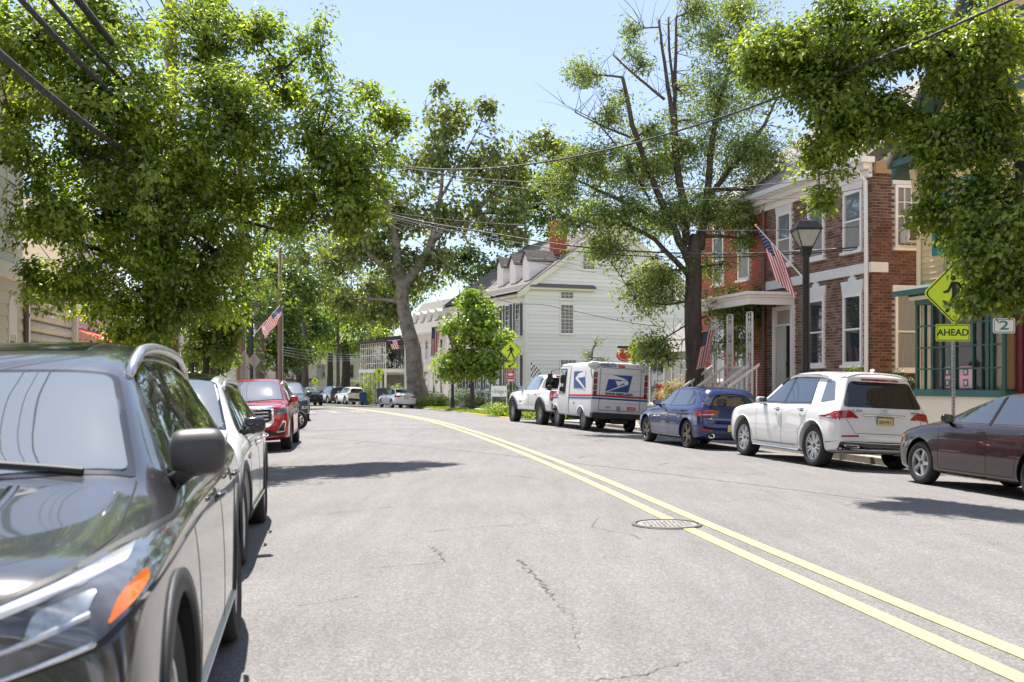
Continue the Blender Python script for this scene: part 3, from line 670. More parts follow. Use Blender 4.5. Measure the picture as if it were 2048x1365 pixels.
S['deco'] += [
    ('headlamp_bezel', 'F', BLK, rpoly([(.46, .745), (.90, .86), (.985, .94), (.98, 1.055), (.90, 1.055), (.46, .945)], .03), dict(off=.004, grid=.035, mir=1)),
    ('headlamp', 'F', DLENS, rpoly([(.48, .765), (.89, .875), (.972, .95), (.968, 1.04), (.89, 1.04), (.48, .93)], .03), dict(off=.010, grid=.035, mir=1)),
    ('daylight_strip', 'F', M('lamp_strip', (.85, .86, .9), .15, .3, coat=1), [(.49, .91), (.70, .968), (.91, 1.025)], dict(off=.014, line=.022, mir=1)),
    ('lamp_lower_chrome', 'F', CHR, [(.48, .768), (.70, .82), (.88, .872), (.965, .94)], dict(off=.014, line=.013, mir=1)),
    ('side_marker', 'F', AMB, rpoly([(.905, .905), (.945, .938), (.962, .962), (.95, .992), (.922, .965)], .012), dict(off=.015, grid=.03, mir=1)),
    ('projector_lamp', 'F', CHR, rpoly([(.64 + .035 * cos(a * pi / 4), .885 + .03 * sin(a * pi / 4)) for a in range(8)], .01), dict(off=.014, grid=.04, mir=1)),
    ('projector_lamp', 'F', CHR, rpoly([(.55 + .035 * cos(a * pi / 4), .865 + .03 * sin(a * pi / 4)) for a in range(8)], .01), dict(off=.014, grid=.04, mir=1)),
    ('lamp_reflector', 'F', SATIN, [(.50, .835), (.70, .885), (.87, .935)], dict(off=.0145, line=.012, mir=1)), ('lamp_module', 'F', M('lamp_module', (.22, .23, .25), .15, .8, col2=(.6, .62, .65), scale=20), rpoly([(.73, .885), (.86, .925), (.88, .985), (.75, .955)], .02), dict(off=.0125, grid=.03, mir=1)),
    ('grille', 'F', GBLK, rpoly([(-.45, .62), (.45, .62), (.45, .92), (-.45, .92)], .04), dict(off=.006)),
    ('lower_grille', 'F', BLK, rpoly([(-.8, .30), (.8, .30), (.72, .50), (-.72, .50)], .04), dict(off=.006)),
    ('fog_lamp', 'F', DLENS, rpoly([(.70, .52), (.88, .55), (.86, .62), (.72, .60)], .02), dict(off=.008, mir=1)),
    ('belt_moulding', 'S', SATIN, S['q']([(.78, 1.105), (-.2, 1.095), (-1.3, 1.11), (-1.94, 1.145)]), dict(off=.008, line=.016)),
    ('sill_strip', 'S', SATIN, [(1.0, .385), (-.9, .385)], dict(off=.014, line=.02)),
    ('sunroof', 'T', GBLK, rpoly([(-.45, -.05), (.45, -.05), (.45, -1.0), (-.45, -1.0)], .05), dict(off=.003)),
    ('hood_crease', 'T', GREYP, [(.42, 1.12), (.47, 1.7), (.50, 2.15)], dict(off=.006, line=.035, mir=1)),
    ('wiper', 'T', BLK, [(-.62, 1.0), (-.1, .90), (.0, .86)], dict(off=.02, line=.02)), ('wiper', 'T', BLK, [(.05, 1.0), (.55, .90)], dict(off=.02, line=.02)),
    ('inspection_sticker', 'T', M('sticker_paper', (.7, .75, .72), .5), [(.42, .86), (.56, .86), (.555, .80), (.42, .80)], dict(off=.009))]
root, bvh = vehicle(S, at_wheel(478, 1280, S, radians(180 + 10.9), 'BL'), radians(180 + 10.9), 'parked_car', 'dark grey SUV parked closest to the camera with orange marker in its headlamp', 'car')
# ---------- white SUV with black roof behind it
S = suv(4.62, 1.94, 1.66, 1.47, -1.33, .37, 'ten', ALLOY, WHITEP, lv=2, mm=GBLK)
S['rails'] = (.1, -1.8, SATIN, .70)
S['deco'] += [('black_roof', 'T', GBLK, rpoly([(-.58, .17), (.58, .17), (.57, -1.9), (-.57, -1.9)], .08), dict(off=.004)),
    ('headlamp', 'F', DLENS, rpoly([(.45, .78), (.92, .86), (.90, .93), (.45, .86)], .03), dict(off=.008, mir=1)), ('grille', 'F', BLK, rpoly([(-.42, .55), (.42, .55), (.42, .86), (-.42, .86)], .05), dict(off=.006)),
    ('chrome_strip', 'S', CHR, [(.9, .40), (-.8, .40)], dict(off=.016, line=.025)), ('fender_badge', 'S', CHR, [(1.0, .86), (.75, .87)], dict(off=.008, line=.03)),
    ('inspection_sticker', 'T', M('sticker_paper'), [(-.08, .40), (.08, .40), (.08, .34), (-.08, .34)], dict(off=.009))]
vehicle(S, at_wheel(532, 1044, S, radians(180 + 9.6), 'BL'), radians(180 + 9.6), 'parked_car', 'white SUV with black roof and black mirrors between the grey and red SUVs', 'car')
# ---------- red SUV with chrome grille
S = suv(4.92, 1.92, 1.70, 1.45, -1.41, .37, 'five', ALLOY, REDP, lv=2)
S['st'][0:4] = [(2.46, .90, .34, .88, .98, .70, .05), (2.40, .95, .29, .97, 1.045, .76, .045), (2.22, .98, .25, 1.0, 1.08, .79, .045), (1.72, 1.0, .23, 1.02, 1.12, .80, .045)]
S['bowf'] = .10; S['lf'] = [(.3, -.03), (.55, 0), (.9, -.03), (1.0, -.06)]
bars = [('grille_bar', 'F', CHR, [(-.50, z), (.50, z)], dict(off=.02, line=.035)) for z in (.74, .82, .90)]
S['deco'] += [('grille_frame', 'F', CHR, rpoly([(-.50, .56), (.50, .56), (.62, .68), (.62, 1.0), (-.62, 1.0), (-.62, .68)], .05), dict(off=.006)),
    ('grille', 'F', GBLK, rpoly([(-.46, .66), (.46, .66), (.575, .72), (.575, .965), (-.575, .965), (-.575, .72)], .05), dict(off=.010))] + bars + [
    ('headlamp', 'F', LENS, rpoly([(.645, .83), (.88, .86), (.93, .90), (.91, .985), (.645, .955)], .02), dict(off=.008, mir=1, grid=.04)),
    ('lamp_centre', 'F', M('lamp_brown', (.12, .06, .045), .1, coat=1), rpoly([(.66, .88), (.86, .90), (.85, .94), (.66, .925)], .02), dict(off=.012, mir=1, grid=.05)),
    ('lower_bumper', 'F', BLK, rpoly([(-.90, .30), (.90, .30), (.90, .45), (.70, .42), (.5, .50), (-.5, .50), (-.7, .42), (-.9, .45)], .02), dict(off=.005)),
    ('lower_grille', 'F', CHR, rpoly([(-.42, .33), (.42, .33), (.50, .40), (.42, .46), (-.42, .46), (-.5, .40)], .02), dict(off=.008)),
    ('lower_grille_mesh', 'F', GBLK, rpoly([(-.40, .345), (.40, .345), (.47, .40), (.40, .445), (-.40, .445), (-.47, .40)], .02), dict(off=.012)),
    ('fog_surround', 'F', CHR, rpoly([(.66, .43), (.84, .45), (.88, .68), (.82, .70)], .02), dict(off=.008, mir=1)), ('fog_recess', 'F', GBLK, rpoly([(.69, .455), (.83, .47), (.86, .65), (.81, .66)], .02), dict(off=.012, mir=1)),
    ('belt_moulding', 'S', CHR, S['q']([(.78, 1.105), (-.2, 1.095), (-1.3, 1.11), (-1.94, 1.145)]), dict(off=.008, line=.016)),
    ('inspection_sticker', 'T', M('sticker_paper'), [(.42, .86), (.54, .86), (.54, .80), (.42, .80)], dict(off=.009))]
S['rails'] = (.1, -1.9, SATIN, .70)
root, bvh = vehicle(S, at_wheel(584, 898, S, radians(180 + 8.), 'FL'), radians(180 + 8.), 'parked_car', 'bright red SUV with wide chrome barred grille facing the camera', 'car')
p, nn = proj(bvh, 'F', 0, .82, .035); text('grille_badge', 'GMC', .115, M('red_badge', (.55, .01, .01), .2, coat=1), root, T(*p) @ RZ(pi) @ RX90, .012, sx=1.25)
# ---------- black SUV behind the red one
S = suv(4.5, 1.86, 1.66, 1.36, -1.28, .36, 'five', ALLOY, BLKP, lv=2)
S['deco'] += [('headlamp', 'F', LENS, rpoly([(.50, .80), (.88, .86), (.86, .95), (.50, .88)], .03), dict(off=.008, mir=1)), ('grille', 'F', CHR, rpoly([(-.40, .60), (.40, .60), (.46, .86), (-.46, .86)], .05), dict(off=.006)),
    ('grille_mesh', 'F', GBLK, rpoly([(-.36, .62), (.36, .62), (.42, .84), (-.42, .84)], .05), dict(off=.01)), ('fog_lamp', 'F', CHR, rpoly([(.60, .50), (.84, .53), (.82, .62), (.62, .60)], .03), dict(off=.008, mir=1)),
    ('fog_glass', 'F', LENS, rpoly([(.63, .52), (.82, .545), (.80, .60), (.64, .585)], .03), dict(off=.012, mir=1))]
vehicle(S, at_wheel(619, 842, S, radians(180 + 11), 'FL'), radians(180 + 11), 'parked_car', 'black SUV seen from the front just behind the red SUV', 'car')

# ---------- white luxury SUV seen from behind (right side)
S = suv(4.82, 1.94, 1.80, 1.535, -1.38, .385, 'seven', ALLOY, WHITEP, clad=False, lv=3, tw=.265, qglass=M('clear_quarter_glass', (.10, .12, .15), .02, ior=2.0), surr=GBLK, rk=.68)
w, q = S['w'], S['q']
S['st'][-4:] = [(-1.86, .985, .27, 1.06, 1.745, .655, .08), (-2.12, .97, .30, 1.06, 1.715, .64, .08), (-2.33, .95, .33, 1.05, 1.68, .62, .08), (-2.40, .90, .38, 1.02, 1.63, .58, .07)]
S['lr'] = [(.35, .10), (.55, -.03), (.72, .0), (.95, .06), (1.1, .12), (1.5, .34), (1.65, .36)]; S['bowr'] = .16
S['deco'] = [x for x in S['deco'] if x[0] not in ('rear_window', 'window_surround') and not (x[0] == 'side_window' and x[3][0][0] < -1.1)] + [
    ('window_surround', 'S', GBLK, q([(.80, 1.115), (.09, 1.563), (-.12, 1.607), (-1.10, 1.617), (-1.25, 1.12), (-.2, 1.10)]), dict(off=.003)),
    ('side_window', 'S', M('clear_quarter_glass'), rpoly(q([(-1.55, 1.15), (-1.44, 1.56), (-1.74, 1.53), (-1.98, 1.20)]), .03), dict(off=.006)),
    ('rear_window', 'B', TINT, rpoly([(-.78, 1.12), (.78, 1.12), (.60, 1.58), (-.60, 1.58)], .08), dict(off=.006, grid=.04)),
    ('spoiler', 'T', WHITEP, rpoly([(-.64, -1.76), (.64, -1.76), (.60, -1.95), (-.60, -1.95)], .04), dict(off=.02)),
    ('brake_light', 'B', RED, rpoly([(-.38, 1.60), (.38, 1.60), (.36, 1.635), (-.36, 1.635)], .01), dict(off=.012)),
    ('tail_lamp', 'B', RED, rpoly([(.50, .93), (.93, .89), (.955, .93), (.90, 1.04), (.66, 1.06)], .03), dict(off=.008, mir=1, grid=.035)),
    ('tail_lamp', 'S', RED, rpoly([(-2.14, .93), (-2.32, .90), (-2.34, 1.0), (-2.22, 1.04), (-1.93, .955)], .02), dict(off=.009, grid=.05)),
    ('lamp_reversing', 'B', M('clear_lamp', (.65, .5, .5), .1, coat=1), [(.60, .925), (.90, .90)], dict(off=.012, line=.016, mir=1)),
    ('trunk_chrome', 'B', CHR, [(-.42, .985), (.42, .985)], dict(off=.016, line=.025)), ('panel_gap', 'B', GAP, [(-.80, 1.08), (-.74, .90), (-.60, .66), (.60, .66), (.74, .90), (.80, 1.08)], dict(off=.0015, line=.008)),
    ('plate_recess', 'B', WHITEP, rpoly([(-.30, .74), (.30, .74), (.36, .96), (-.36, .96)], .04), dict(off=.001)),
    ('bumper_black', 'B', GBLK, rpoly([(-.86, .36), (.86, .36), (.86, .50), (.72, .52), (-.72, .52), (-.86, .50)], .03), dict(off=.006, grid=.05)),
    ('bumper_chrome', 'B', CHR, [(-.78, .505), (0, .49), (.78, .505)], dict(off=.02, line=.02)), ('exhaust_trim', 'B', CHR, rpoly([(.48, .40), (.76, .42), (.78, .46), (.50, .455)], .02), dict(off=.014, mir=1)),
    ('exhaust_hole', 'B', GAP, rpoly([(.51, .41), (.74, .43), (.75, .45), (.52, .445)], .01), dict(off=.018, mir=1)), ('reflector', 'B', RED, [(.52, .615), (.84, .60)], dict(off=.008, line=.03, mir=1)),
    ('sill_black', 'S', GBLK, [(1.05, .31), (-.88, .31)], dict(off=.008, line=.12)), ('running_board', 'S', CHR, [(1.05, .29), (-.85, .28)], dict(off=.03, line=.018)), ('window_chrome', 'S', CHR, q([(.78, 1.105), (-.2, 1.095), (-1.25, 1.11)]), dict(off=.009, line=.012)),
    ('rear_sill', 'S', BLK, [(-1.86, .40), (-2.25, .44)], dict(off=.006, line=.16)), ('headlamp', 'F', LENS, rpoly([(.5, .75), (.90, .80), (.88, .92), (.5, .88)], .03), dict(off=.008, mir=1)),
    ('grille', 'F', CHR, rpoly([(-.42, .55), (.42, .55), (.42, .88), (-.42, .88)], .05), dict(off=.006)), ('wiper', 'B', BLK, [(.02, 1.16), (-.32, 1.19)], dict(off=.02, line=.02)),
    ('rain_deflector', 'S', BLK, q([(.30, 1.46), (.09, 1.59), (-.15, 1.625), (-1.1, 1.63)]), dict(off=.022, line=.035))]
for yy in (1.535, -1.38): S['deco'].append(('arch_lip', 'S', WHITEP, [(yy + .462 * cos(radians(-14 + 208 * k / 20)), .39 + .462 * sin(radians(-14 + 208 * k / 20))) for k in range(21)], dict(line=.025, off=.008)))
S['hmat'] = CHR; S['rails'] = (.1, -1.6, CHR, .70); S['mirror'] = (.62, 1.12, WHITEP, (.22, .14, .16))
root, bvh = vehicle(S, at_wheel(1622, 933, S, radians(13), 'BL'), radians(13), 'parked_car', 'white SUV seen from behind, chrome roof rails, yellow number plate, parked behind the blue hatchback', 'car')
plate(root, bvh, 'B', 0, .865, 'A85\u2022PKY')
BADGE = M('badge_chrome', (.22, .22, .23), .25, .9)
p, nn = proj(bvh, 'B', -.58, 1.055, .006); text('model_badge', 'GLE 350', .055, BADGE, root, T(*p) @ RZ(-.15) @ RX90, .003, sx=1.5)
p, nn = proj(bvh, 'B', .62, 1.055, .006); text('model_badge', '4MATIC', .04, BADGE, root, T(*p) @ RZ(.15) @ RX90, .003, sx=1.3)
p, nn = proj(bvh, 'B', 0, 1.055, .012); mb = MB(); mb.tube([(.06 * cos(a * pi / 12), 0, .06 * sin(a * pi / 12)) for a in range(25)], .007, 6, cap=False)
for k in range(3): a = pi / 2 + k * 2 * pi / 3; mb.tube([(0, -.003, 0), (.058 * cos(a), 0, .058 * sin(a))], [.009, .002], 6)
o = mb.build('star_emblem', CHR, root, True); o.location = p
lumpy(root, 'antenna_fin', WHITEP, (0, -1.75, 1.80), (.05, .16, .06), .5)
# ---------- blue hatchback
HST = [(2.13, .82, .28, .62, .68, .58, .06), (2.06, .91, .22, .72, .80, .68, .06), (1.86, .96, .19, .78, .87, .74, .05), (1.45, .985, .18, .84, .94, .78, .05), (1.08, .99, .18, .88, .99, .80, .05), (.92, .99, .18, .89, 1.02, .79, .05),
       (.78, .99, .18, .90, 1.09, .77, .05), (.18, .99, .18, .92, 1.36, .68, .06), (-.02, 1., .18, .93, 1.425, .66, .07), (-.45, 1., .18, .94, 1.455, .655, .08), (-1.1, 1., .18, .95, 1.44, .65, .08), (-1.6, .985, .20, .96, 1.40, .63, .08), (-1.86, .96, .22, .96, 1.35, .61, .08), (-2.06, .93, .26, .93, 1.29, .59, .08), (-2.12, .86, .30, .88, 1.22, .56, .07)]
fw = [(.70, .96), (.12, 1.29), (-.08, 1.335), (-.20, 1.345), (-.20, .97)]; rw = [(-.27, .97), (-.27, 1.345), (-.98, 1.335), (-1.14, 1.25), (-1.20, .99)]; qw = [(-1.26, 1.0), (-1.21, 1.23), (-1.40, 1.18), (-1.48, 1.04)]
S = dict(W=1.80, st=HST, lf=[(.3, -.06), (.5, 0), (.75, -.10)], lr=[(.3, .06), (.55, -.02), (.85, .04), (.95, .08), (1.25, .30), (1.4, .34)], bowr=.15, wheels=(1.33, -1.30, .325, .235, .25, 'star', M('bronze_dark_alloy', (.20, .16, .13), .3, .85)), paint=BLUEP, levels=3, arch=.37)
S['deco'] = [('window_surround', 'S', GBLK, [(.75, .945), (.11, 1.315), (-.10, 1.36), (-1.0, 1.365), (-1.3, 1.25), (-1.56, 1.03), (-1.3, .965), (-.2, .95)], dict(off=.003)), ('side_window', 'S', GLASS, rpoly(fw, .02), dict(off=.007)), ('side_window', 'S', GLASS, rpoly(rw, .03), dict(off=.007)), ('side_window', 'S', GLASS, rpoly(qw, .03), dict(off=.007)),
    ('windscreen', 'T', WSH, rpoly([(-.68, .87), (0, .93), (.68, .87), (.56, .08), (-.56, .08)], .05), dict(off=.006)),
    ('rear_window_surround', 'B', GBLK, rpoly([(-.74, .985), (.74, .985), (.60, 1.335), (-.60, 1.335)], .10), dict(off=.004, grid=.05)), ('rear_window', 'B', GLASS, rpoly([(-.70, 1.0), (.70, 1.0), (.56, 1.27), (-.56, 1.27)], .08), dict(off=.008, grid=.05)),
    ('brake_light', 'B', RED, rpoly([(-.2, 1.30), (.2, 1.30), (.2, 1.32), (-.2, 1.32)], .008), dict(off=.009)), ('spoiler', 'T', BLUEP, rpoly([(-.58, -1.62), (.58, -1.62), (.54, -1.80), (-.54, -1.80)], .04), dict(off=.022)),
    ('tail_lamp', 'B', RED, rpoly([(.42, .83), (.44, .77), (.84, .745), (.87, .86), (.80, .905), (.5, .90)], .03), dict(off=.008, mir=1, grid=.035)), ('tail_lamp', 'S', RED, rpoly([(-1.86, .79), (-2.0, .76), (-2.02, .88), (-1.92, .895), (-1.76, .84)], .02), dict(off=.009, grid=.05)),
    ('lamp_reversing', 'B', M('clear_lamp'), [(.5, .80), (.82, .785)], dict(off=.012, line=.02, mir=1)), ('panel_gap', 'B', GAP, [(-.72, .97), (-.72, .80), (-.62, .60), (.62, .60), (.72, .80), (.72, .97)], dict(off=.0015, line=.008)),
    ('reflector', 'B', RED, [(.50, .43), (.80, .45)], dict(off=.008, line=.045, mir=1)), ('diffuser', 'B', BLK, rpoly([(-.72, .26), (.72, .26), (.60, .38), (-.60, .38)], .03), dict(off=.006)),
    ('exhaust', 'B', CHR, rpoly([(.46, .28), (.60, .28), (.60, .36), (.46, .36)], .04), dict(off=.02, mir=1, grid=.04)), ('exhaust_hole', 'B', GAP, rpoly([(.48, .295), (.58, .295), (.58, .345), (.48, .345)], .03), dict(off=.024, mir=1, grid=.04)),
    ('panel_gap', 'S', GAP, [(-.235, .95), (-.235, .30)], dict(line=.007, off=.0015)), ('panel_gap', 'S', GAP, [(.80, .90), (.82, .30)], dict(line=.007, off=.0015)), ('panel_gap', 'S', GAP, [(-.86, .30), (-.88, .55), (-1.16, .75), (-1.28, .96)], dict(line=.007, off=.0015)), ('panel_gap', 'S', GAP, [(.8, .28), (-.86, .28)], dict(line=.008, off=.0015)),
    ('sill_trim', 'S', BLK, [(.9, .215), (-.86, .215)], dict(off=.006, line=.05)), ('crease', 'S', BLUEP, [(1.2, .80), (0, .815), (-1.75, .82)], dict(off=.007, line=.02)), ('headlamp', 'F', LENS, rpoly([(.45, .60), (.80, .63), (.78, .72), (.45, .66)], .02), dict(off=.008, mir=1))]
for yy in (1.33, -1.30): S['deco'].append(('arch_lip', 'S', BLUEP, [(yy + .388 * cos(radians(-12 + 204 * k / 20)), .335 + .388 * sin(radians(-12 + 204 * k / 20))) for k in range(21)], dict(line=.022, off=.007)))
S['handles'] = [(-.05, .83), (-1.02, .86)]; S['mirror'] = (.58, .97, GBLK, (.21, .12, .14)); S['st'] = HST
root, bvh = vehicle(S, at_wheel(1371, 896, S, radians(13.5), 'BL'), radians(13.5), 'parked_car', 'deep blue hatchback parked behind the white mail van', 'car')
p, nn = proj(bvh, 'B', -.56, .70, .006); text('model_badge', 'R', .05, CHR, root, T(*p) @ RX90, .004, sx=1.6)
plate(root, bvh, 'B', 0, .50, 'H'); mb = MB(); mb.tube([(0, -1.5, 1.42), (0, -1.6, 1.50)], [.012, .004], 6); mb.build('antenna', BLK, root)
# ---------- dark plum sedan cut off by the right edge
SST = [(2.28, .80, .28, .60, .66, .55, .06), (2.21, .90, .22, .70, .77, .66, .06), (2.0, .96, .19, .78, .86, .72, .06), (1.55, .99, .18, .86, .95, .76, .06), (1.15, 1., .18, .90, 1.0, .78, .05), (.98, 1., .18, .91, 1.03, .77, .05),
       (.84, 1., .18, .92, 1.09, .75, .05), (.10, 1., .18, .93, 1.36, .66, .06), (-.12, 1., .18, .94, 1.43, .64, .07), (-.5, 1., .18, .945, 1.46, .635, .08), (-1.0, 1., .18, .95, 1.43, .63, .08), (-1.25, .99, .19, .955, 1.36, .63, .07), (-1.75, .98, .21, .96, 1.08, .68, .05), (-1.90, .97, .22, .95, 1.05, .70, .05), (-2.15, .95, .26, .93, 1.03, .70, .05), (-2.27, .86, .34, .85, .96, .60, .06)]
def sedan(pnt, rim, W=1.76, style='five', R=.32, lv=2, L=4.55):
    S = dict(W=W, st=SST, lf=[(.3, -.08), (.5, 0), (.75, -.10)], lr=[(.3, .08), (.55, 0), (.85, .03), (1.0, .0)], bowf=.28, bowr=.15, wheels=(1.33, -1.27, R, .205, R * .66, style, rim), paint=pnt, levels=lv, arch=R + .045)
    fw = [(.74, .965), (.08, 1.30), (-.14, 1.345), (-.22, 1.35), (-.22, .975)]; rw = [(-.29, .975), (-.29, 1.35), (-.95, 1.335), (-1.18, 1.24), (-1.26, .99)]; qw = [(-1.31, .995), (-1.23, 1.22), (-1.52, 1.05)]
    S['deco'] = [('window_surround', 'S', BLK, [(.79, .95), (.07, 1.32), (-.15, 1.365), (-.97, 1.355), (-1.25, 1.25), (-1.62, 1.03), (-1.3, .965), (-.2, .955)], dict(off=.003)), ('side_window', 'S', GLASS, rpoly(fw, .02), dict(off=.007)), ('side_window', 'S', GLASS, rpoly(rw, .03), dict(off=.007)), ('side_window', 'S', GLASS, rpoly(qw, .01), dict(off=.007)),
        ('door_frame', 'S', pnt, [(-.255, .96), (-.255, 1.36)], dict(off=.010, line=.045)),
        ('windscreen', 'T', WSH, rpoly([(-.66, .93), (0, .98), (.66, .93), (.54, .02), (-.54, .02)], .05), dict(off=.006)), ('rear_window', 'T', TINT, rpoly([(-.50, -1.16), (.50, -1.16), (.60, -1.68), (-.60, -1.68)], .05), dict(off=.006)),
        ('panel_gap', 'S', GAP, [(-.255, .95), (-.255, .30)], dict(line=.007, off=.0015)), ('panel_gap', 'S', GAP, [(.86, .90), (.84, .30)], dict(line=.007, off=.0015)), ('panel_gap', 'S', GAP, [(-.84, .30), (-.86, .55), (-1.14, .75), (-1.30, .97)], dict(line=.007, off=.0015)), ('panel_gap', 'S', GAP, [(.84, .28), (-.84, .28)], dict(line=.008, off=.0015)),
        ('headlamp', 'F', LENS, rpoly([(.40, .60), (.78, .66), (.80, .76), (.62, .78), (.42, .68)], .03), dict(off=.008, mir=1, grid=.04)), ('side_marker', 'S', AMB, [(1.9, .70), (1.78, .71)], dict(off=.006, line=.05)), ('grille', 'F', GBLK, rpoly([(-.35, .50), (.35, .50), (.38, .60), (-.38, .60)], .03), dict(off=.006)),
        ('tail_lamp', 'B', RED, rpoly([(.42, .80), (.78, .77), (.83, .84), (.80, .93), (.46, .90)], .03), dict(off=.008, mir=1, grid=.04)), ('tail_lamp', 'S', RED, rpoly([(-2.0, .80), (-2.14, .78), (-2.15, .90), (-1.95, .88)], .02), dict(off=.009)),
        ('diffuser', 'B', BLK, rpoly([(-.70, .24), (.70, .24), (.74, .34), (-.74, .34)], .03), dict(off=.006)), ('panel_gap', 'B', GAP, [(-.66, .95), (-.58, .66), (.58, .66), (.66, .95)], dict(off=.0015, line=.008)), ('sill_trim', 'S', BLK, [(.9, .20), (-.84, .20)], dict(off=.006, line=.04))]
    S['handles'] = [(-.08, .85), (-1.06, .87)]; S['mirror'] = (.66, .97, GBLK, (.19, .12, .14)); return S
S = sedan(PLUMP, ALLOY, lv=3, R=.325); S['inset'] = .02
vehicle(S, at_wheel(1838, 968, S, radians(12), 'FL'), radians(12), 'parked_car', 'dark plum sedan cut off by the right edge of the view', 'car', steer=0)
# ---------- white mail van
VANP = M('van_white', (.66, .66, .65), .42, var=.06, scale=2)
NAVY = M('postal_blue', (.012, .06, .24), .45, var=.1); PRED = M('postal_red', (.42, .03, .03), .45); VW = M('decal_white', (.72, .72, .71), .45)
VST = [(2.20, .80, .50, .82, .92, .66, .06), (2.12, .90, .44, .92, 1.0, .74, .05), (1.85, .95, .40, 1.02, 1.10, .80, .05), (1.62, .97, .40, 1.05, 1.18, .84, .05), (1.55, .97, .40, 1.06, 1.26, .85, .05), (1.28, .98, .40, 1.08, 1.92, .88, .05),
       (1.22, .985, .40, 1.08, 2.05, .93, .06), (1.14, .985, .40, 1.08, 2.12, .95, .05), (.8, 1., .40, 1.08, 2.14, .96, .05), (-1.0, 1., .40, 1.08, 2.15, .96, .05), (-2.02, 1., .40, 1.08, 2.15, .96, .05), (-2.13, 1., .41, 1.08, 2.145, .96, .05), (-2.155, .985, .44, 1.07, 2.11, .945, .05)]
S = dict(W=1.88, st=VST, shf=.995, lf=[(0, 0)], lr=[(0, 0)], bowf=.15, bowr=.0, wheels=(1.45, -1.18, .335, .20, .215, 'steel', M('steel_wheel', (.25, .25, .25), .6, .3)), paint=VANP, levels=2, inset=.10)
B = lambda nm, mat, g, **o: (nm, 'B', mat, g, o)
d = [B('panel_gap', GAP, [(-.68, .66), (-.68, 1.97), (.66, 1.97), (.66, .66), (-.68, .66)], line=.014, off=.003)]
for z in (1.78, 1.53, 1.30, .90): d.append(B('door_seam', M('seam_grey', (.35, .35, .35), .6), [(-.67, z), (.65, z)], line=.008, off=.002))
d += [B('red_stripe', PRED, [(-.92, 1.10), (.92, 1.10)], line=.06, off=.005), B('blue_stripe', NAVY, [(-.92, 1.015), (.92, 1.015)], line=.05, off=.005)]
x0, x1, z0, z1 = -.50, .37, 1.24, 1.76
def lg(pts): return [(x0 + (x1 - x0) * a, z0 + (z1 - z0) * b) for a, b in pts]
d += [B('eagle_emblem', NAVY, lg([(0, .0), (.87, .0), (1.0, 1.0), (.13, 1.0)]), off=.006, grid=.2),
      B('eagle_emblem_white', VW, lg([(.10, 1.02), (.32, .97), (.72, .80), (.72, .73), (.09, .74)]), off=.010, grid=.3), B('eagle_emblem_white', VW, lg([(.60, .84), (.80, .72), (.86, .60), (.83, .44), (.70, .52), (.58, .62)]), off=.0108, grid=.3),
      B('eagle_emblem_white', VW, lg([(.36, .66), (.74, .62), (.46, .34)]), off=.010, grid=.3), B('eagle_emblem_white', VW, lg([(-.01, -.02), (.06, -.01), (.84, .47), (.80, .53)]), off=.010, grid=.3),
      B('eagle_emblem_line', NAVY, lg([(.52, .70), (.80, .67)]), off=.013, line=.012)]
for s in (-1, 1):
    for z, m_ in ((1.73, AMB), (1.535, RED), (1.345, AMB), (1.155, RED)):
        d += [B('lamp_bezel', BLK, rpoly([(s * .83 - .055, z - .085), (s * .83 + .055, z - .085), (s * .83 + .055, z + .085), (s * .83 - .055, z + .085)], .03), off=.012, grid=.2),
              B('rear_lamp', M('dull_amber', (.32, .09, .025), .3) if m_ is AMB else RED, rpoly([(s * .83 - .038, z - .065), (s * .83 + .038, z - .065), (s * .83 + .038, z + .065), (s * .83 - .038, z + .065)], .025), off=.02, grid=.2)]
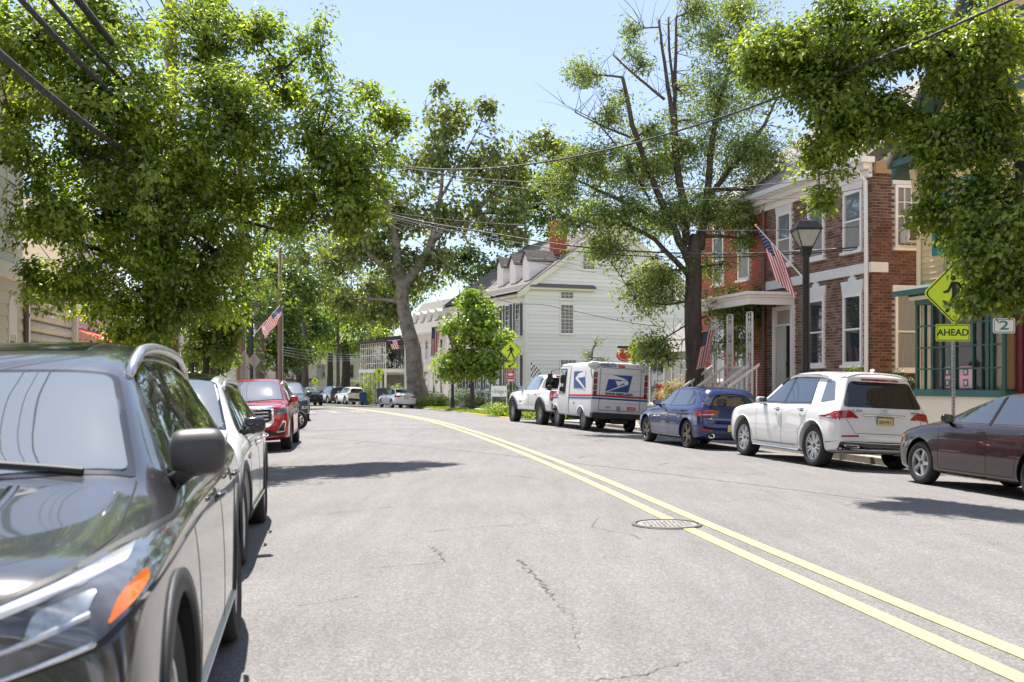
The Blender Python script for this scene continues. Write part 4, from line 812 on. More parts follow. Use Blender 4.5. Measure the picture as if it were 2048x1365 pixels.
d += [B('lamp_bezel', BLK, rpoly([(-.12, 1.995), (.10, 1.995), (.10, 2.065), (-.12, 2.065)], .02), off=.010, grid=.3), B('rear_lamp', RED, rpoly([(-.10, 2.008), (.08, 2.008), (.08, 2.052), (-.10, 2.052)], .02), off=.016, grid=.3),
      B('sticker', M('sticker_red', (.55, .02, .03), .4), [(.24, .70), (.52, .70), (.52, .80), (.24, .80)], off=.006, grid=.3), B('sticker', M('sticker_grey', (.35, .35, .34), .5), [(-.46, .72), (-.30, .72), (-.30, .79), (-.46, .79)], off=.006, grid=.3),
      B('door_latch', M('latch_metal', (.3, .3, .3), .4, .7), [(-.10, .66), (.02, .66), (.02, .80), (-.10, .80)], off=.02, grid=.3),
      ('red_stripe', 'S', PRED, [(2.0, .98), (1.55, 1.06), (-2.12, 1.10)], dict(line=.06, off=.005)), ('blue_stripe', 'S', NAVY, [(2.0, .92), (1.55, .975), (-2.12, 1.015)], dict(line=.05, off=.005)),
      ('sliding_door', 'S', VANP, rpoly([(.02, .48), (1.10, .48), (1.10, 2.0), (.02, 2.0)], .03), dict(off=.012, grid=.3)), ('panel_gap', 'S', GAP, [(.0, .46), (.0, 2.02), (1.14, 2.02)], dict(line=.016, off=.004)),
      ('side_window', 'S', GLASS, rpoly([(.40, 1.15), (1.02, 1.15), (1.0, 1.90), (.40, 1.90)], .05), dict(off=.018, grid=.3)), ('window_frame', 'S', BLK, [(.38, 1.13), (1.04, 1.13), (1.02, 1.92), (.38, 1.92), (.38, 1.13)], dict(off=.02, line=.03)),
      ('eagle_emblem', 'S', NAVY, [(-1.55, 1.30), (-.42, 1.30), (-.30, 1.84), (-1.38, 1.84)], dict(off=.006, grid=.3)), ('eagle_emblem_white', 'S', VW, [(-1.56, 1.28), (-1.46, 1.28), (-.52, 1.60), (-.60, 1.68)], dict(off=.010, grid=.3)), ('eagle_emblem_white', 'S', VW, [(-1.40, 1.86), (-.75, 1.76), (-.60, 1.62), (-1.42, 1.66)], dict(off=.010, grid=.3)),
      ('windscreen', 'F', WSH, rpoly([(-.72, 1.28), (.72, 1.28), (.74, 1.90), (-.74, 1.90)], .05), dict(off=.01)), ('headlamp', 'F', LENS, rpoly([(.5, .72), (.72, .72), (.72, .86), (.5, .86)], .03), dict(off=.01, mir=1)), ('grille', 'F', BLK, rpoly([(-.4, .66), (.4, .66), (.4, .82), (-.4, .82)], .03), dict(off=.01))]
for yy in (1.45, -1.18): d.append(('arch_trim', 'S', VANP, [(yy + .40 * cos(radians(0 + 180 * k / 16)), .345 + .40 * sin(radians(180 * k / 16))) for k in range(17)], dict(line=.03, off=.012)))
S['deco'] = d
root, bvh = vehicle(S, at_wheel(1160, 861, S, radians(15.5), 'BL'), radians(15.5), 'mail_van', 'boxy white mail van with blue eagle emblem and red and blue stripes', 'mail van')
root.rotation_euler.rotate_axis('Y', radians(1.2))
bp = MB(); bp.box((0, -2.25, .50), (1.92, .22, .17)); bp.box((0, -2.19, .33), (.5, .1, .16)); bp.build('rear_bumper', BLK, root, bevel=.02)
bp = MB(); bp.box((0, 2.2, .47), (1.6, .16, .15)); bp.build('front_bumper', BLK, root, bevel=.02)
def onb(x, z, off=.012): p, nn = proj(bvh, 'B', x, z, off); return T(*p) @ RX90
text('web_address', 'www.usps.com', .14, M('letter_dark', (.02, .02, .03), .5), root, onb(-.05, 1.185), .001, sx=1.05, bold=.004)
text('fleet_number', '0206272', .12, NAVY, root, onb(-.44, 2.04, .016), .001, sx=1.25, bold=.004)
for k_ in (0, 1): d_ = onb(.38, .735 + .03 * k_, .014); q_ = MB().box((0, 0, 0), (.20, .010, .002)).build('sticker_line', VW, root); q_.matrix_local = d_
p, nn = proj(bvh, 'L', -.55, .82, .012); text('side_lettering', 'MAIL', .09, M('letter_dark'), root, T(*p) @ RZ(-pi / 2) @ RX90, .001)
for sx in (-1, 1):
    a = MB(); a.tube([(sx * .88, 1.25, 1.95), (sx * 1.12, 1.45, 1.85), (sx * 1.14, 1.48, 1.2), (sx * .9, 1.4, 1.1)], .014, 6); ar = a.build('mirror_arm', BLK, root, True)
    lumpy(root, 'mirror', BLK, (sx * 1.15, 1.47, 1.62), (.20, .09, .34), .85); lumpy(root, 'mirror', BLK, (sx * 1.15, 1.47, 1.28), (.18, .09, .2), .85)
m_ = MB(); m_.lathe([(0, .035), (.10, .03), (.155, .0), (.15, -.01), (0, -.01)], 28, 0, Matrix.Rotation(pi / 2 + .15, 4, 'X') @ Matrix.Rotation(0, 4, 'Z')); o = m_.build('rear_mirror', M('mirror_back', (.7, .7, .7), .3, .2), root, True); o.location = (-.95, -2.30, 2.02); o.scale = (1.35, 1, .8)
a = MB(); a.tube([(-.92, -2.1, 1.62), (-1.02, -2.2, 1.85), (-.98, -2.27, 2.0)], .012, 6); a.build('mirror_arm', BLK, root)
a = MB(); a.tube([(.0, -.2, .28), (0, -2.0, .3)], .05, 8); a.box((0, -1.18, .32), (1.5, .1, .1)); a.box((0, -.4, .38), (1.2, 3.0, .12)); a.build('chassis', UND, root)
# ---------- white pickup
TST = [(2.68, .86, .52, .95, 1.03, .66, .06), (2.6, .94, .45, 1.05, 1.13, .72, .05), (2.35, .98, .42, 1.10, 1.18, .78, .05), (1.8, 1., .42, 1.14, 1.22, .80, .05), (1.3, 1., .42, 1.16, 1.25, .80, .05), (1.14, 1., .42, 1.17, 1.28, .79, .05), (1.0, 1., .42, 1.175, 1.36, .78, .05),
       (.5, 1., .42, 1.18, 1.68, .70, .06), (.3, 1., .42, 1.18, 1.76, .68, .07), (-.1, 1., .42, 1.18, 1.82, .67, .08), (-.65, 1., .42, 1.18, 1.81, .67, .08), (-.93, 1., .42, 1.19, 1.77, .67, .08), (-1.02, 1., .42, 1.19, 1.70, .68, .08), (-1.10, 1., .42, 1.2, 1.28, .86, .03), (-1.18, 1., .42, 1.21, 1.25, .88, .03), (-2.45, 1., .45, 1.22, 1.26, .89, .03), (-2.60, .98, .50, 1.21, 1.25, .88, .03), (-2.66, .93, .56, 1.16, 1.2, .82, .04)]
S = dict(W=1.90, st=TST, lf=[(.4, -.05), (.7, 0), (1.1, -.08)], lr=[(.4, .05), (.7, 0), (1.2, .03)], bowr=.04, wheels=(1.80, -1.46, .405, .28, .22, 'offroad', M('dark_alloy', (.22, .21, .20), .3, .8)), paint=WHITEP, levels=2, arch=.49, inset=-.02)
S['deco'] = [('window_surround', 'S', GBLK, [(.90, 1.22), (.28, 1.66), (.02, 1.73), (-.85, 1.72), (-.97, 1.62), (-.99, 1.24)], dict(off=.003)), ('side_window', 'S', WSH, rpoly([(.84, 1.235), (.26, 1.64), (.04, 1.70), (-.10, 1.71), (-.10, 1.235)], .02), dict(off=.008)), ('side_window', 'S', WSH, rpoly([(-.18, 1.24), (-.18, 1.71), (-.80, 1.70), (-.92, 1.60), (-.94, 1.25)], .03), dict(off=.008)),
    ('door_frame', 'S', WHITEP, [(-.14, 1.22), (-.14, 1.72)], dict(off=.011, line=.05)), ('windscreen', 'T', WSH, rpoly([(-.74, 1.10), (0, 1.15), (.74, 1.10), (.60, .38), (-.60, .38)], .05), dict(off=.006)), ('rear_window', 'B', TINT, rpoly([(-.66, 1.30), (.66, 1.30), (.56, 1.68), (-.56, 1.68)], .07), dict(off=.008)),
    ('brake_light', 'B', RED, [(-.2, 1.74), (.2, 1.74)], dict(off=.02, line=.04)), ('tail_lamp', 'B', RED, rpoly([(.76, .86), (.90, .86), (.90, 1.2), (.72, 1.2)], .03), dict(off=.01, mir=1, grid=.04)), ('tail_lamp', 'S', RED, rpoly([(-2.48, .86), (-2.62, .86), (-2.62, 1.21), (-2.45, 1.21)], .02), dict(off=.01, grid=.05)),
    ('panel_gap', 'S', GAP, [(-.14, 1.22), (-.14, .5)], dict(line=.008, off=.0015)), ('panel_gap', 'S', GAP, [(-.98, 1.24), (-.98, .5)], dict(line=.008, off=.0015)), ('panel_gap', 'S', GAP, [(-1.08, 1.22), (-1.08, .5)], dict(line=.016, off=.0015)), ('panel_gap', 'S', GAP, [(1.0, 1.18), (1.0, .5)], dict(line=.008, off=.0015)),
    ('bed_floor', 'T', BLK, rpoly([(-.72, -1.22), (.72, -1.22), (.72, -2.5), (-.72, -2.5)], .03), dict(off=.004)), ('headlamp', 'F', LENS, rpoly([(.5, .9), (.86, .92), (.84, 1.02), (.5, 1.02)], .03), dict(off=.01, mir=1)), ('grille', 'F', BLK, rpoly([(-.46, .7), (.46, .7), (.46, 1.02), (-.46, 1.02)], .03), dict(off=.01)),
    ('rock_rail', 'S', BLK, [(1.25, .45), (-.9, .45)], dict(off=.03, line=.11)), ('door_badge', 'S', BLK, [(.95, .78), (.75, .79)], dict(off=.006, line=.05))]
for yy in (1.80, -1.46): S['deco'].append(('arch_trim', 'S', BLK, [(yy + .535 * cos(radians(-20 + 220 * k / 20)), .41 + .535 * sin(radians(-20 + 220 * k / 20))) for k in range(21)], dict(line=.09, off=.03)))
S['handles'] = [(-.02, 1.05), (-.86, 1.07)]; S['mirror'] = (.80, 1.20, BLK, (.24, .14, .2), .03)
root, bvh = vehicle(S, at_wheel(1080, 850, S, radians(17), 'BL'), radians(17), 'pickup_truck', 'white pickup truck with chunky tyres parked in front of the mail van', 'pickup truck')
bp = MB(); bp.box((0, -2.74, .66), (1.86, .2, .22)); bp.build('rear_bumper', BLK, root, bevel=.03)
# ---------- far cars
def at_D(px, D): return ((px - 1024) / F * D, D)
S = sedan(WHITEP, ALLOY, W=1.76, lv=2)
root, bvh = vehicle(S, at_D(793, 80), radians(24), 'parked_car', 'white sedan seen from behind in front of the leaning sycamore', 'car'); plate(root, bvh, 'B', 0, .80, '')
S = suv(4.65, 1.86, 1.68, 1.4, -1.32, .36, 'five', ALLOY, PEARL, lv=2)
S['deco'] += [('tail_lamp', 'B', RED, rpoly([(.48, .98), (.86, .96), (.88, 1.04), (.5, 1.03)], .02), dict(off=.01, mir=1, grid=.05)), ('bumper_black', 'B', BLK, rpoly([(-.9, .36), (.9, .36), (.9, .60), (-.9, .60)], .03), dict(off=.006))]
root, bvh = vehicle(S, at_D(700, 100), radians(25), 'parked_car', 'cream white SUV seen from behind beside the blue bin far up the street', 'car'); plate(root, bvh, 'B', 0, .84, '')
S = suv(4.9, 1.95, 1.78, 1.45, -1.40, .38, 'five', ALLOY, BLKP, lv=2)
S['deco'] += [('tail_lamp', 'B', RED, rpoly([(.62, .95), (.88, .93), (.86, 1.06), (.66, 1.06)], .02), dict(off=.01, mir=1, grid=.05)), ('badge_strip', 'B', CHR, [(-.3, 1.07), (.3, 1.07)], dict(off=.012, line=.03))]
root, bvh = vehicle(S, at_D(665, 107), radians(26), 'parked_car', 'black SUV seen from behind, just left of the cream white one up the street', 'car'); plate(root, bvh, 'B', .1, .84, '')
S = sedan(M('dark_blue_paint', (.015, .02, .05), .25, .4, coat=1), ALLOY, lv=2); vehicle(S, at_D(641, 117), radians(24), 'parked_car', 'dark sedan seen from behind, farthest along the right kerb', 'car')
S = suv(4.4, 1.82, 1.6, 1.34, -1.26, .35, 'five', ALLOY, BLKP, lv=2); S['deco'] += [('headlamp', 'F', LENS, rpoly([(.50, .80), (.88, .86), (.86, .97), (.50, .90)], .03), dict(off=.01, mir=1))]
vehicle(S, at_D(617, 88), radians(180 + 20), 'oncoming_car', 'dark car coming down the street towards the camera with pale headlamps', 'car')
# ---------- motorcycle behind the red SUV
mr = thing('motorcycle', (0, 0, 0), 0, 'motorcycle parked nose out behind the red SUV, only its front wheel in view', 'motorcycle')
wx, wy = at_D(598, 35.5); mr.location = (wx, wy, gz(wx, wy)); mr.rotation_euler = (0, .0, radians(-12))
ms = wheel_meshes(.31, .12, .21, 'steel', CHR)
for xx in (0, -1.5):
    ob = [bpy.data.objects.new(n_, q) for n_, q in zip(('wheel', 'tyre', 'rim'), ms)]
    for o in ob: COL.objects.link(o)
    ob[1].parent = ob[0]; ob[2].parent = ob[0]; ob[0].parent = mr; ob[0].location = (xx, 0, .31); ob[0].rotation_euler = (0, 0, -pi / 2 - (.15 if xx == 0 else 0))
a = MB()
for s in (-.1, .1): a.tube([(0, s, .31), (-.35, s, 1.0)], .025, 8)
a.build('fork', CHR, mr, True); a = MB(); a.tube([(-.25, -.36, 1.12), (-.38, -.1, 1.05), (-.38, .1, 1.05), (-.25, .36, 1.12)], .016, 6); a.build('handlebar', BLK, mr, True)
lumpy(mr, 'fuel_tank', BLKP, (-.62, 0, .86), (.55, .3, .26), .6); lumpy(mr, 'saddle', BLK, (-1.15, 0, .78), (.6, .3, .14), .7); lumpy(mr, 'engine', M('engine_metal', (.25, .25, .25), .4, .8), (-.72, 0, .45), (.5, .3, .4), .8); lumpy(mr, 'headlamp', CHR, (-.18, 0, .95), (.16, .18, .18), .7)
a = MB(); a.tube([(-.5, -.17, .35), (-1.0, -.2, .28), (-1.7, -.2, .34)], .045, 8); a.build('exhaust', CHR, mr, True); a = MB(); a.tube([(-.5, 0, .75), (-1.4, 0, .6), (-1.5, 0, .31)], .035, 8); a.tube([(-.35, 0, .95), (-.6, 0, .3), (-1.1, 0, .3)], .03, 8); a.build('frame', BLK, mr, True)
# ================================================================= BUILDINGS
WPNT = M('white_house_paint', (.82, .765, .73), .6, var=.05, scale=1.5); CLAP = M('white_clapboard', (.82, .75, .72), .55, var=.06, scale=2, objrnd=.5, stretch=(.4, 3, 3))
WING = M('window_glass', (.03, .035, .04), .03, ior=1.75); CURT = M('curtain_cloth', (.27, .26, .24), .8, var=.35, scale=9, stretch=(9, 1, .2)); BLIND = M('blind_grey', (.22, .22, .21), .5, var=.15, scale=30, stretch=(.1, .1, 6))
SHUT = M('charcoal_shutter', (.035, .038, .042), .5); GRN = M('green_trim', (.022, .075, .062), .5, var=.15); YEL2 = M('yellow_clapboard', (.66, .47, .24), .6, var=.08, scale=2, objrnd=.5)
ROOFG = M('grey_shingle', (.21, .195, .185), .9, var=.25, scale=9, objrnd=.6); ROOFD = M('dark_shingle', (.075, .065, .062), .9, var=.5, scale=7); MORT = M('mortar', (.42, .36, .31), .95, var=.2)
BRK = M('brick_single', (.095, .036, .025), .9, objrnd=1, col2=(.20, .092, .066), scale=14, bump=.3, bscale=120); BRKS = M('brick_joined', (.085, .038, .029), .9, attr='rnd', col2=(.175, .082, .062), scale=6)
BRKB = M('brick_weathered', (.11, .055, .036), .92, attr='rnd', col2=(.26, .16, .11), scale=5); BRKR = M('brick_painted_red', (.27, .045, .022), .85, attr='rnd', col2=(.38, .08, .04), scale=6)
DARK = M('dark_interior', (.012, .011, .01), .9); CREAM = M('cream_paint', (.76, .69, .56), .65, var=.05, scale=2); WOOD = M('bare_wood', (.36, .215, .10), .6, var=.2, scale=8, stretch=(1, 1, 6)); REDD = M('red_door_paint', (.13, .010, .016), .35)
STON = M('white_lintel', (.70, .69, .66), .7, var=.08, scale=8)
def frame_of(px, D, ux, uy): p = P(px, HY, D); return (p.x, p.y, 0), atan2(uy, ux)
# canonical window lies in XZ, faces -Y, bottom centre at origin
def window(par, m, w, h, frame=WPNT, nx=1, ny=1, fw=.07, proud=.05, pane=WING, sill=True, top=WING, name='window', split=.5, crown=None, back=None):
    mb = MB(); d = proud
    for s in (-1, 1): mb.box((s * (w / 2 - fw / 2), -d / 2 + .0, h / 2), (fw, d, h))
    mb.box((0, -d / 2, h - fw / 2), (w - 2 * fw, d - .004, fw)); mb.box((0, -d / 2, fw / 2), (w - 2 * fw, d - .004, fw))
    if split: mb.box((0, -d / 2, h * split), (w - 2 * fw, d - .012, .045))
    iw = w - 2 * fw
    for i in range(1, nx): mb.box((-iw / 2 + iw * i / nx, -d / 2 + .006, h / 2), (.022, d - .02, h - 2 * fw))
    for j in range(1, ny):
        if split and abs(j / ny - split) < .02: continue
        mb.box((0, -d / 2 + .008, fw + (h - 2 * fw) * j / ny), (iw, d - .026, .022))
    if sill: mb.box((0, -d / 2 - .03, -.035), (w + .12, d + .06, .07))
    o = mb.build(name, frame, par); o.matrix_local = m
    if split:
        for z0, z1, g_ in ((fw, h * split - .02, pane), (h * split + .02, h - fw, top)): MB().b2((-iw / 2, -.016, z0), (iw / 2, -.008, z1)).build('pane', g_, o)
    else: MB().b2((-iw / 2, -.016, fw), (iw / 2, -.008, h - fw)).build('pane', pane, o)
    if crown == 'key':
        k = MB(); k.prism([(-w / 2 - .02, h), (w / 2 + .02, h), (w / 2 + .10, h + .34), (.17, h + .34), (.17, h + .42), (.09, h + .42), (.09, h + .50), (-.09, h + .50), (-.09, h + .42), (-.17, h + .42), (-.17, h + .34), (-w / 2 - .10, h + .34)], -.06, 0); k.build('lintel', STON, o)
    if crown == 'flat': MB().box((0, -.03, h + .10), (w + .16, .07, .18)).build('lintel', STON, o)
    return o
def shutters(par, m, w, h, sw=.38, mat=SHUT):
    for s in (-1, 1):
        mb = MB(); mb.box((0, -.02, h / 2), (sw, .035, h))
        for k in range(int(h / .09)): mb.box((0, -.045, .05 + k * .09), (sw - .08, .02, .035))
        o = mb.build('shutter', mat, par); o.matrix_local = m @ T(s * (w / 2 + sw / 2 + .02), 0, 0)
FACE = {'out': RZ(pi), 'end': RZ(-pi / 2), 'in': Matrix.Identity(4)}      # local +Y / local -X / local -Y
def boards(par, m, x0, x1, z0, z1, ex, mat, top=None, name='clapboard', th=.042):
    """one lapped board per course on the face m; top(z)->(x0,x1) narrows courses under a gable"""
    mb = MB(); mb.add([(0, 0, 0), (1, 0, 0), (1, -th, 0), (0, -th, 0), (0, 0, ex), (1, 0, ex), (1, -.008, ex), (0, -.008, ex)], [(0, 1, 2, 3), (7, 6, 5, 4), (0, 4, 5, 1), (2, 6, 7, 3), (1, 5, 6, 2), (3, 7, 4, 0)])
    first = None; z = z0
    while z < z1 - .02:
        a, b = (x0, x1) if top is None else top(z + ex * .5)
        if b - a > .15:
            if first is None: first = mb.build(name, mat, par); o = first
            else: o = bpy.data.objects.new(name, first.data); COL.objects.link(o); o.parent = par
            o.matrix_local = m @ T(a, 0, z) @ Matrix.Diagonal((b - a, 1, 1, 1))
        z += ex
def bricks(par, m, x0, x1, z0, z1, mat, mats, singles=0, holes=(), bw=.205, bh=.063, jt=.016, proud=.012):
    """bricks in running bond over a mortar wall; the first `singles` are objects, the rest one joined part"""
    rest = MB(); sb = MB().box((bw / 2, -proud / 2 + .0, bh / 2), (bw, proud + .02, bh)); proto = None; n = 0; r = 0; z = z0
    while z + bh <= z1:
        x = x0 - (bw / 2 if r % 2 else 0)
        while x < x1 - .02:
            a, b = max(x, x0), min(x + bw, x1)
            if b - a > .03 and not any(h[0] - .01 < (a + b) / 2 < h[1] + .01 and h[2] - .02 < z + bh / 2 < h[3] + .01 for h in holes):
                if n < singles:
                    if proto is None: proto = sb.build('brick', mat, par); o = proto
                    else: o = bpy.data.objects.new('brick', proto.data); COL.objects.link(o); o.parent = par
                    o.matrix_local = m @ T(a, random.uniform(-.003, .003), z) @ Matrix.Diagonal(((b - a) / bw, 1, 1, 1)); n += 1
                else:
                    p_ = proud + random.uniform(-.004, .004); rn = random.random(); k = len(rest.v)
                    vs = [m @ Vector(v) for v in ((a, -p_, z), (b, -p_, z), (b, -p_, z + bh), (a, -p_, z + bh), (a, .004, z), (b, .004, z), (b, .004, z + bh), (a, .004, z + bh))]
                    rest.add(vs, [(0, 1, 2, 3), (4, 0, 3, 7), (1, 5, 6, 2), (3, 2, 6, 7), (4, 5, 1, 0)], 0, None, rn)
            x += bw + jt
        z += bh + jt; r += 1
    if rest.v: o = rest.build('brickwork', mats, par, attr=True); o['kind'] = 'stuff'
def shingles(par, quad, rows, mat, cols=0, th=.02, name='shingle_course'):
    """lapped courses on the roof plane quad (eaveA, eaveB, ridgeB, ridgeA)"""
    A, B_, C, D_ = [Vector(q) for q in quad]; nn = (B_ - A).cross(D_ - A).normalized(); nn = nn if nn.z > 0 else -nn; mb = MB()
    for r in range(rows):
        t0, t1 = r / rows, (r + 1.12) / rows; a, b = A.lerp(D_, t0), B_.lerp(C, t0); c, d = B_.lerp(C, min(1, t1)), A.lerp(D_, min(1, t1))
        nc = cols or 1; off = (r % 2) * .5 / nc
        for k in range(nc + (1 if off else 0)):
            u0, u1 = max(0, k / nc - off), min(1, (k + 1) / nc - off) - (.03 / nc if cols else 0); j = random.uniform(-.006, .006)
            if u1 <= u0: continue
            mb.add([a.lerp(b, u0) + nn * (th + j), a.lerp(b, u1) + nn * (th + j), d.lerp(c, u1), d.lerp(c, u0), a.lerp(b, u0), a.lerp(b, u1)], [(0, 1, 2, 3), (4, 5, 1, 0)], 0, None, random.random())
    o = mb.build(name, mat, par, attr=True); o['kind'] = 'stuff'; return o
SHG = M('shingle_grey_joined', (.26, .24, .23), .9, attr='rnd', col2=(.42, .39, .37), scale=9); SHD = M('shingle_dark_joined', (.08, .072, .07), .9, attr='rnd', col2=(.19, .17, .16), scale=5)
def gable_end(mb, m, x0, x1, z0, ze, zr, d=.1, mi=0): mb.prism([(x0, z0), (x1, z0), (x1, ze), ((x0 + x1) / 2, zr), (x0, ze)], 0, d, mi, m)

# ---------------------------------------------------------------- brown brick row house (near corner shows its side wall)
org, ang = frame_of(1745, 27.5, -.24, .97); ZE = 7.05
h1 = thing('brick_house', org, ang, 'brown brick house with white keystone lintels and band and dark red side wall', 'house')
wl = MB(); wl.b2((0, -9, -.2), (5.7, 0, ZE)); gable_end(wl, RZ(-pi / 2), 0, 9, ZE - .01, ZE, ZE + 3.6, .2); wl.build('wall', MORT, h1)
hs = [(.42, 1.33, 2.0, 3.88), (2.3, 3.2, 2.0, 3.88), (4.0, 5.2, 1.1, 3.9), (.42, 1.33, 5.0, 6.6), (2.3, 3.2, 5.0, 6.6), (4.15, 5.05, 5.0, 6.6)]
mo = RZ(pi)
bricks(h1, mo, -5.7, 0, .1, ZE - .25, BRK, BRKB, 0, [(-b, -a, c, d) for a, b, c, d in hs])
# side wall faces the camera: local -X, running along -Y
ms = RZ(-pi / 2)
bricks(h1, ms, 0.0, 1.75, 1.6, 7.0, BRK, BRKS, 300, [(.66, 1.44, 1.85, 3.85), (.66, 1.44, 5.0, 6.6)]); bricks(h1, ms, 0, 1.75, .1, 1.58, BRK, BRKS, 0); bricks(h1, ms, 1.76, 5.0, .1, 9.4, BRK, BRKS, 0)
bricks(h1, ms, .6, 1.75, 7.02, 7.5, BRK, BRKS, 0)
for a, b, c, d in hs:
    if c < 1.5: continue
    window(h1, mo @ T(-(a + b) / 2, 0, c), b - a, d - c, nx=1, ny=1, pane=(CURT if c > 4 else WING), top=M('window_sky_glass', (.16, .19, .22), .03, ior=2.2) if c > 4 else WING, crown='key', proud=.06, fw=.085)
dm = mo @ T(-4.6, 0, 1.1); dr = MB()
for s in (-1, 1): dr.box((s * .55, -.05, 1.35), (.14, .10, 2.7))
dr.box((0, -.05, 2.64), (.96, .10, .12)); dr.box((0, -.04, 2.15), (.96, .06, .06)); dro = dr.build('door_frame', WPNT, h1); dro.matrix_local = dm
lf = MB(); lf.box((-.16, -.03, 1.06), (.58, .05, 2.1))
for z in (.5, 1.25, 1.85):
    for x in (-.3, -.04): lf.box((x, -.062, z), (.18, .012, .48 if z < 1.8 else .22))
lf.build('door', M('door_offwhite', (.5, .48, .42), .5), dro); MB().box((.32, -.02, 1.06), (.34, .02, 2.1)).build('door_opening', DARK, dro); MB().box((.28, -.08, 1.0), (.05, .05, .05)).build('handle', BLK, dro)
wd = window(h1, ms @ T(1.0, 0, 5.0), .74, 1.62, nx=3, ny=4, pane=BLIND, top=BLIND, crown='flat', proud=.07); window(h1, ms @ T(1.0, 0, 1.85), .74, 2.0, pane=CURT, top=CURT, crown='flat', proud=.07)
ac = MB(); ac.box((.04, -.20, .32), (.54, .36, .42)); MB().box((.06, -.383, .32), (.46, .006, .34)).build('grille', M('louvre_brown', (.12, .09, .07), .6), wd); aco = ac.build('air_conditioner', M('ac_casing', (.55, .54, .50), .5), wd)
for k in range(11): MB().box((.06, -.387, .16 + k * .033), (.42, .012, .014)).build('louvre', M('louvre_brown', (.10, .075, .055), .6), aco) if k < 11 else None
MB().b2((0, .0, 4.36), (5.7, .07, 4.62), 0, Matrix.Identity(4)).build('belt_course', STON, h1); MB().b2((-.06, -.42, 4.36), (-.005, .07, 4.62)).build('belt_return', STON, h1)
cn = MB(); cn.b2((0, 0, ZE - .25), (10.6, .10, ZE - .05)); cn.b2((0, 0, ZE - .05), (10.6, .26, ZE + .10)); cn.b2((-.12, 0, ZE + .10), (10.6, .40, ZE + .25)); cn.build('cornice', WPNT, h1, bevel=.01)
gt = MB(); gt.b2((-.15, .40, ZE + .12), (10.6, .52, ZE + .26)); gt.tube([(.15, .46, ZE + .1), (.10, .40, ZE - .1), (.10, .14, ZE - .35), (.10, .12, 4.7), (.10, .12, .1)], .055, 8); gt.build('gutter', M('white_gutter', (.72, .72, .72), .4), h1)
rk = MB(); rk.add([(-.13, .45, ZE + .12), (-.13, .45, ZE + .42), (-.13, -4.5, ZE + 3.95), (-.13, -4.5, ZE + 3.60), (.0, .45, ZE + .12), (.0, .45, ZE + .42), (.0, -4.5, ZE + 3.95), (.0, -4.5, ZE + 3.60)], [(0, 1, 2, 3), (4, 7, 6, 5), (0, 4, 5, 1), (1, 5, 6, 2), (2, 6, 7, 3), (3, 7, 4, 0)]); rk.build('rake_board', WPNT, h1)
MB().box((-.08, -.25, ZE - .02), (.10, .45, .30)).build('cornice_return', WOOD, h1)
for sgn in (1, -1):
    q = [(-.15, .5, ZE + .27), (10.6, .5, ZE + .27), (10.6, -4.5, ZE + 3.8), (-.15, -4.5, ZE + 3.8)]
    if sgn < 0: q = [(-.15, -9.5, ZE + .27), (10.6, -9.5, ZE + .27), (10.6, -4.5, ZE + 3.8), (-.15, -4.5, ZE + 3.8)]
    rf = MB(); rf.add(q, [(0, 1, 2, 3)]); rf.add([(x, y, z - .12) for x, y, z in q], [(3, 2, 1, 0)]); r_ = rf.build('roof', ROOFG, h1)
    if sgn > 0: shingles(r_, q, 30, SHG, 40)
# ---------------------------------------------------------------- red painted brick house
h2 = thing('brick_house', (org[0] - .24 * 5.72, org[1] + .97 * 5.72, 0), ang, 'orange red painted brick house behind the ash tree with a hanging flag', 'house')
MB().b2((0, -9, -.2), (4.9, 0, ZE)).build('wall', MORT, h2)
hs = [(1.15, 1.97, 4.85, 6.5), (3.05, 3.9, 4.85, 6.5), (3.0, 3.9, 1.6, 3.5), (1.2, 2.1, .9, 3.2)]
bricks(h2, mo, -4.9, 0, .1, ZE - .25, BRK, BRKR, 0, [(-b, -a, c, d) for a, b, c, d in hs]); mo2 = Matrix.Translation((4.9, 0, 0)) @ RZ(pi / 2)
for a, b, c, d in hs: window(h2, mo @ T(-(a + b) / 2, 0, c), b - a, d - c, pane=BLIND if c > 4 else WING, top=M('window_sky_glass'), crown='flat', sill=True)
MB().tube([(.08, .09, ZE - .2), (.08, .09, .1)], .06, 8).build('downpipe', M('brown_pipe', (.13, .09, .08), .5), h2)
ch = MB(); ch.box((2.5, -4.2, ZE + 3.3), (1.0, .9, 3.6)); ch.box((2.5, -4.2, ZE + 5.1), (1.15, 1.05, .2)); ch.build('chimney', BRKS, h2)
# porch across both houses with lattice posts and stairs
pc = thing('porch', (org[0] - .24 * 4.9, org[1] + .97 * 4.9, 0), ang, 'white entrance porch with openwork lattice posts and picket stair rails', 'porch')
pb = MB(); pb.b2((-1.0, .0, .3), (3.6, 1.5, 1.05)); pb.build('deck', M('porch_deck', (.35, .33, .30), .7), pc)
pr = MB(); pr.b2((-.95, .0, 4.0), (3.5, 1.5, 4.08)); pr.b2((-1.02, .0, 4.08), (3.57, 1.58, 4.17)); pr.b2((-.9, 1.40, 3.80), (3.4, 1.47, 4.0)); pr.b2((-.9, .0, 3.80), (-.83, 1.40, 4.0)); pr.build('porch_roof', WPNT, pc, bevel=.01)
lt = M('lattice_white', (.72, .69, .64), .5)
for px_ in (-.85, .45, 1.6, 3.3):
    mb = MB(); wd_ = .34
    for s in (-1, 1): mb.box((s * wd_ / 2, 0, 1.25), (.045, .045, 2.5))
    for k in range(18): mb.box((0, 0, .06 + k * .145), (wd_, .03, .022))
    mb.tube([(0, 0, 0), (0, 0, 2.5)], .012, 5)
    for k in (.6, 1.5, 2.1): mb.tube([(.07 * cos(a * pi / 6), 0, k + .16 * sin(a * pi / 6)) for a in range(13)], .012, 5, cap=False)
    o = mb.build('lattice_post', lt, pc); o.location = (px_, 1.42, 1.05)
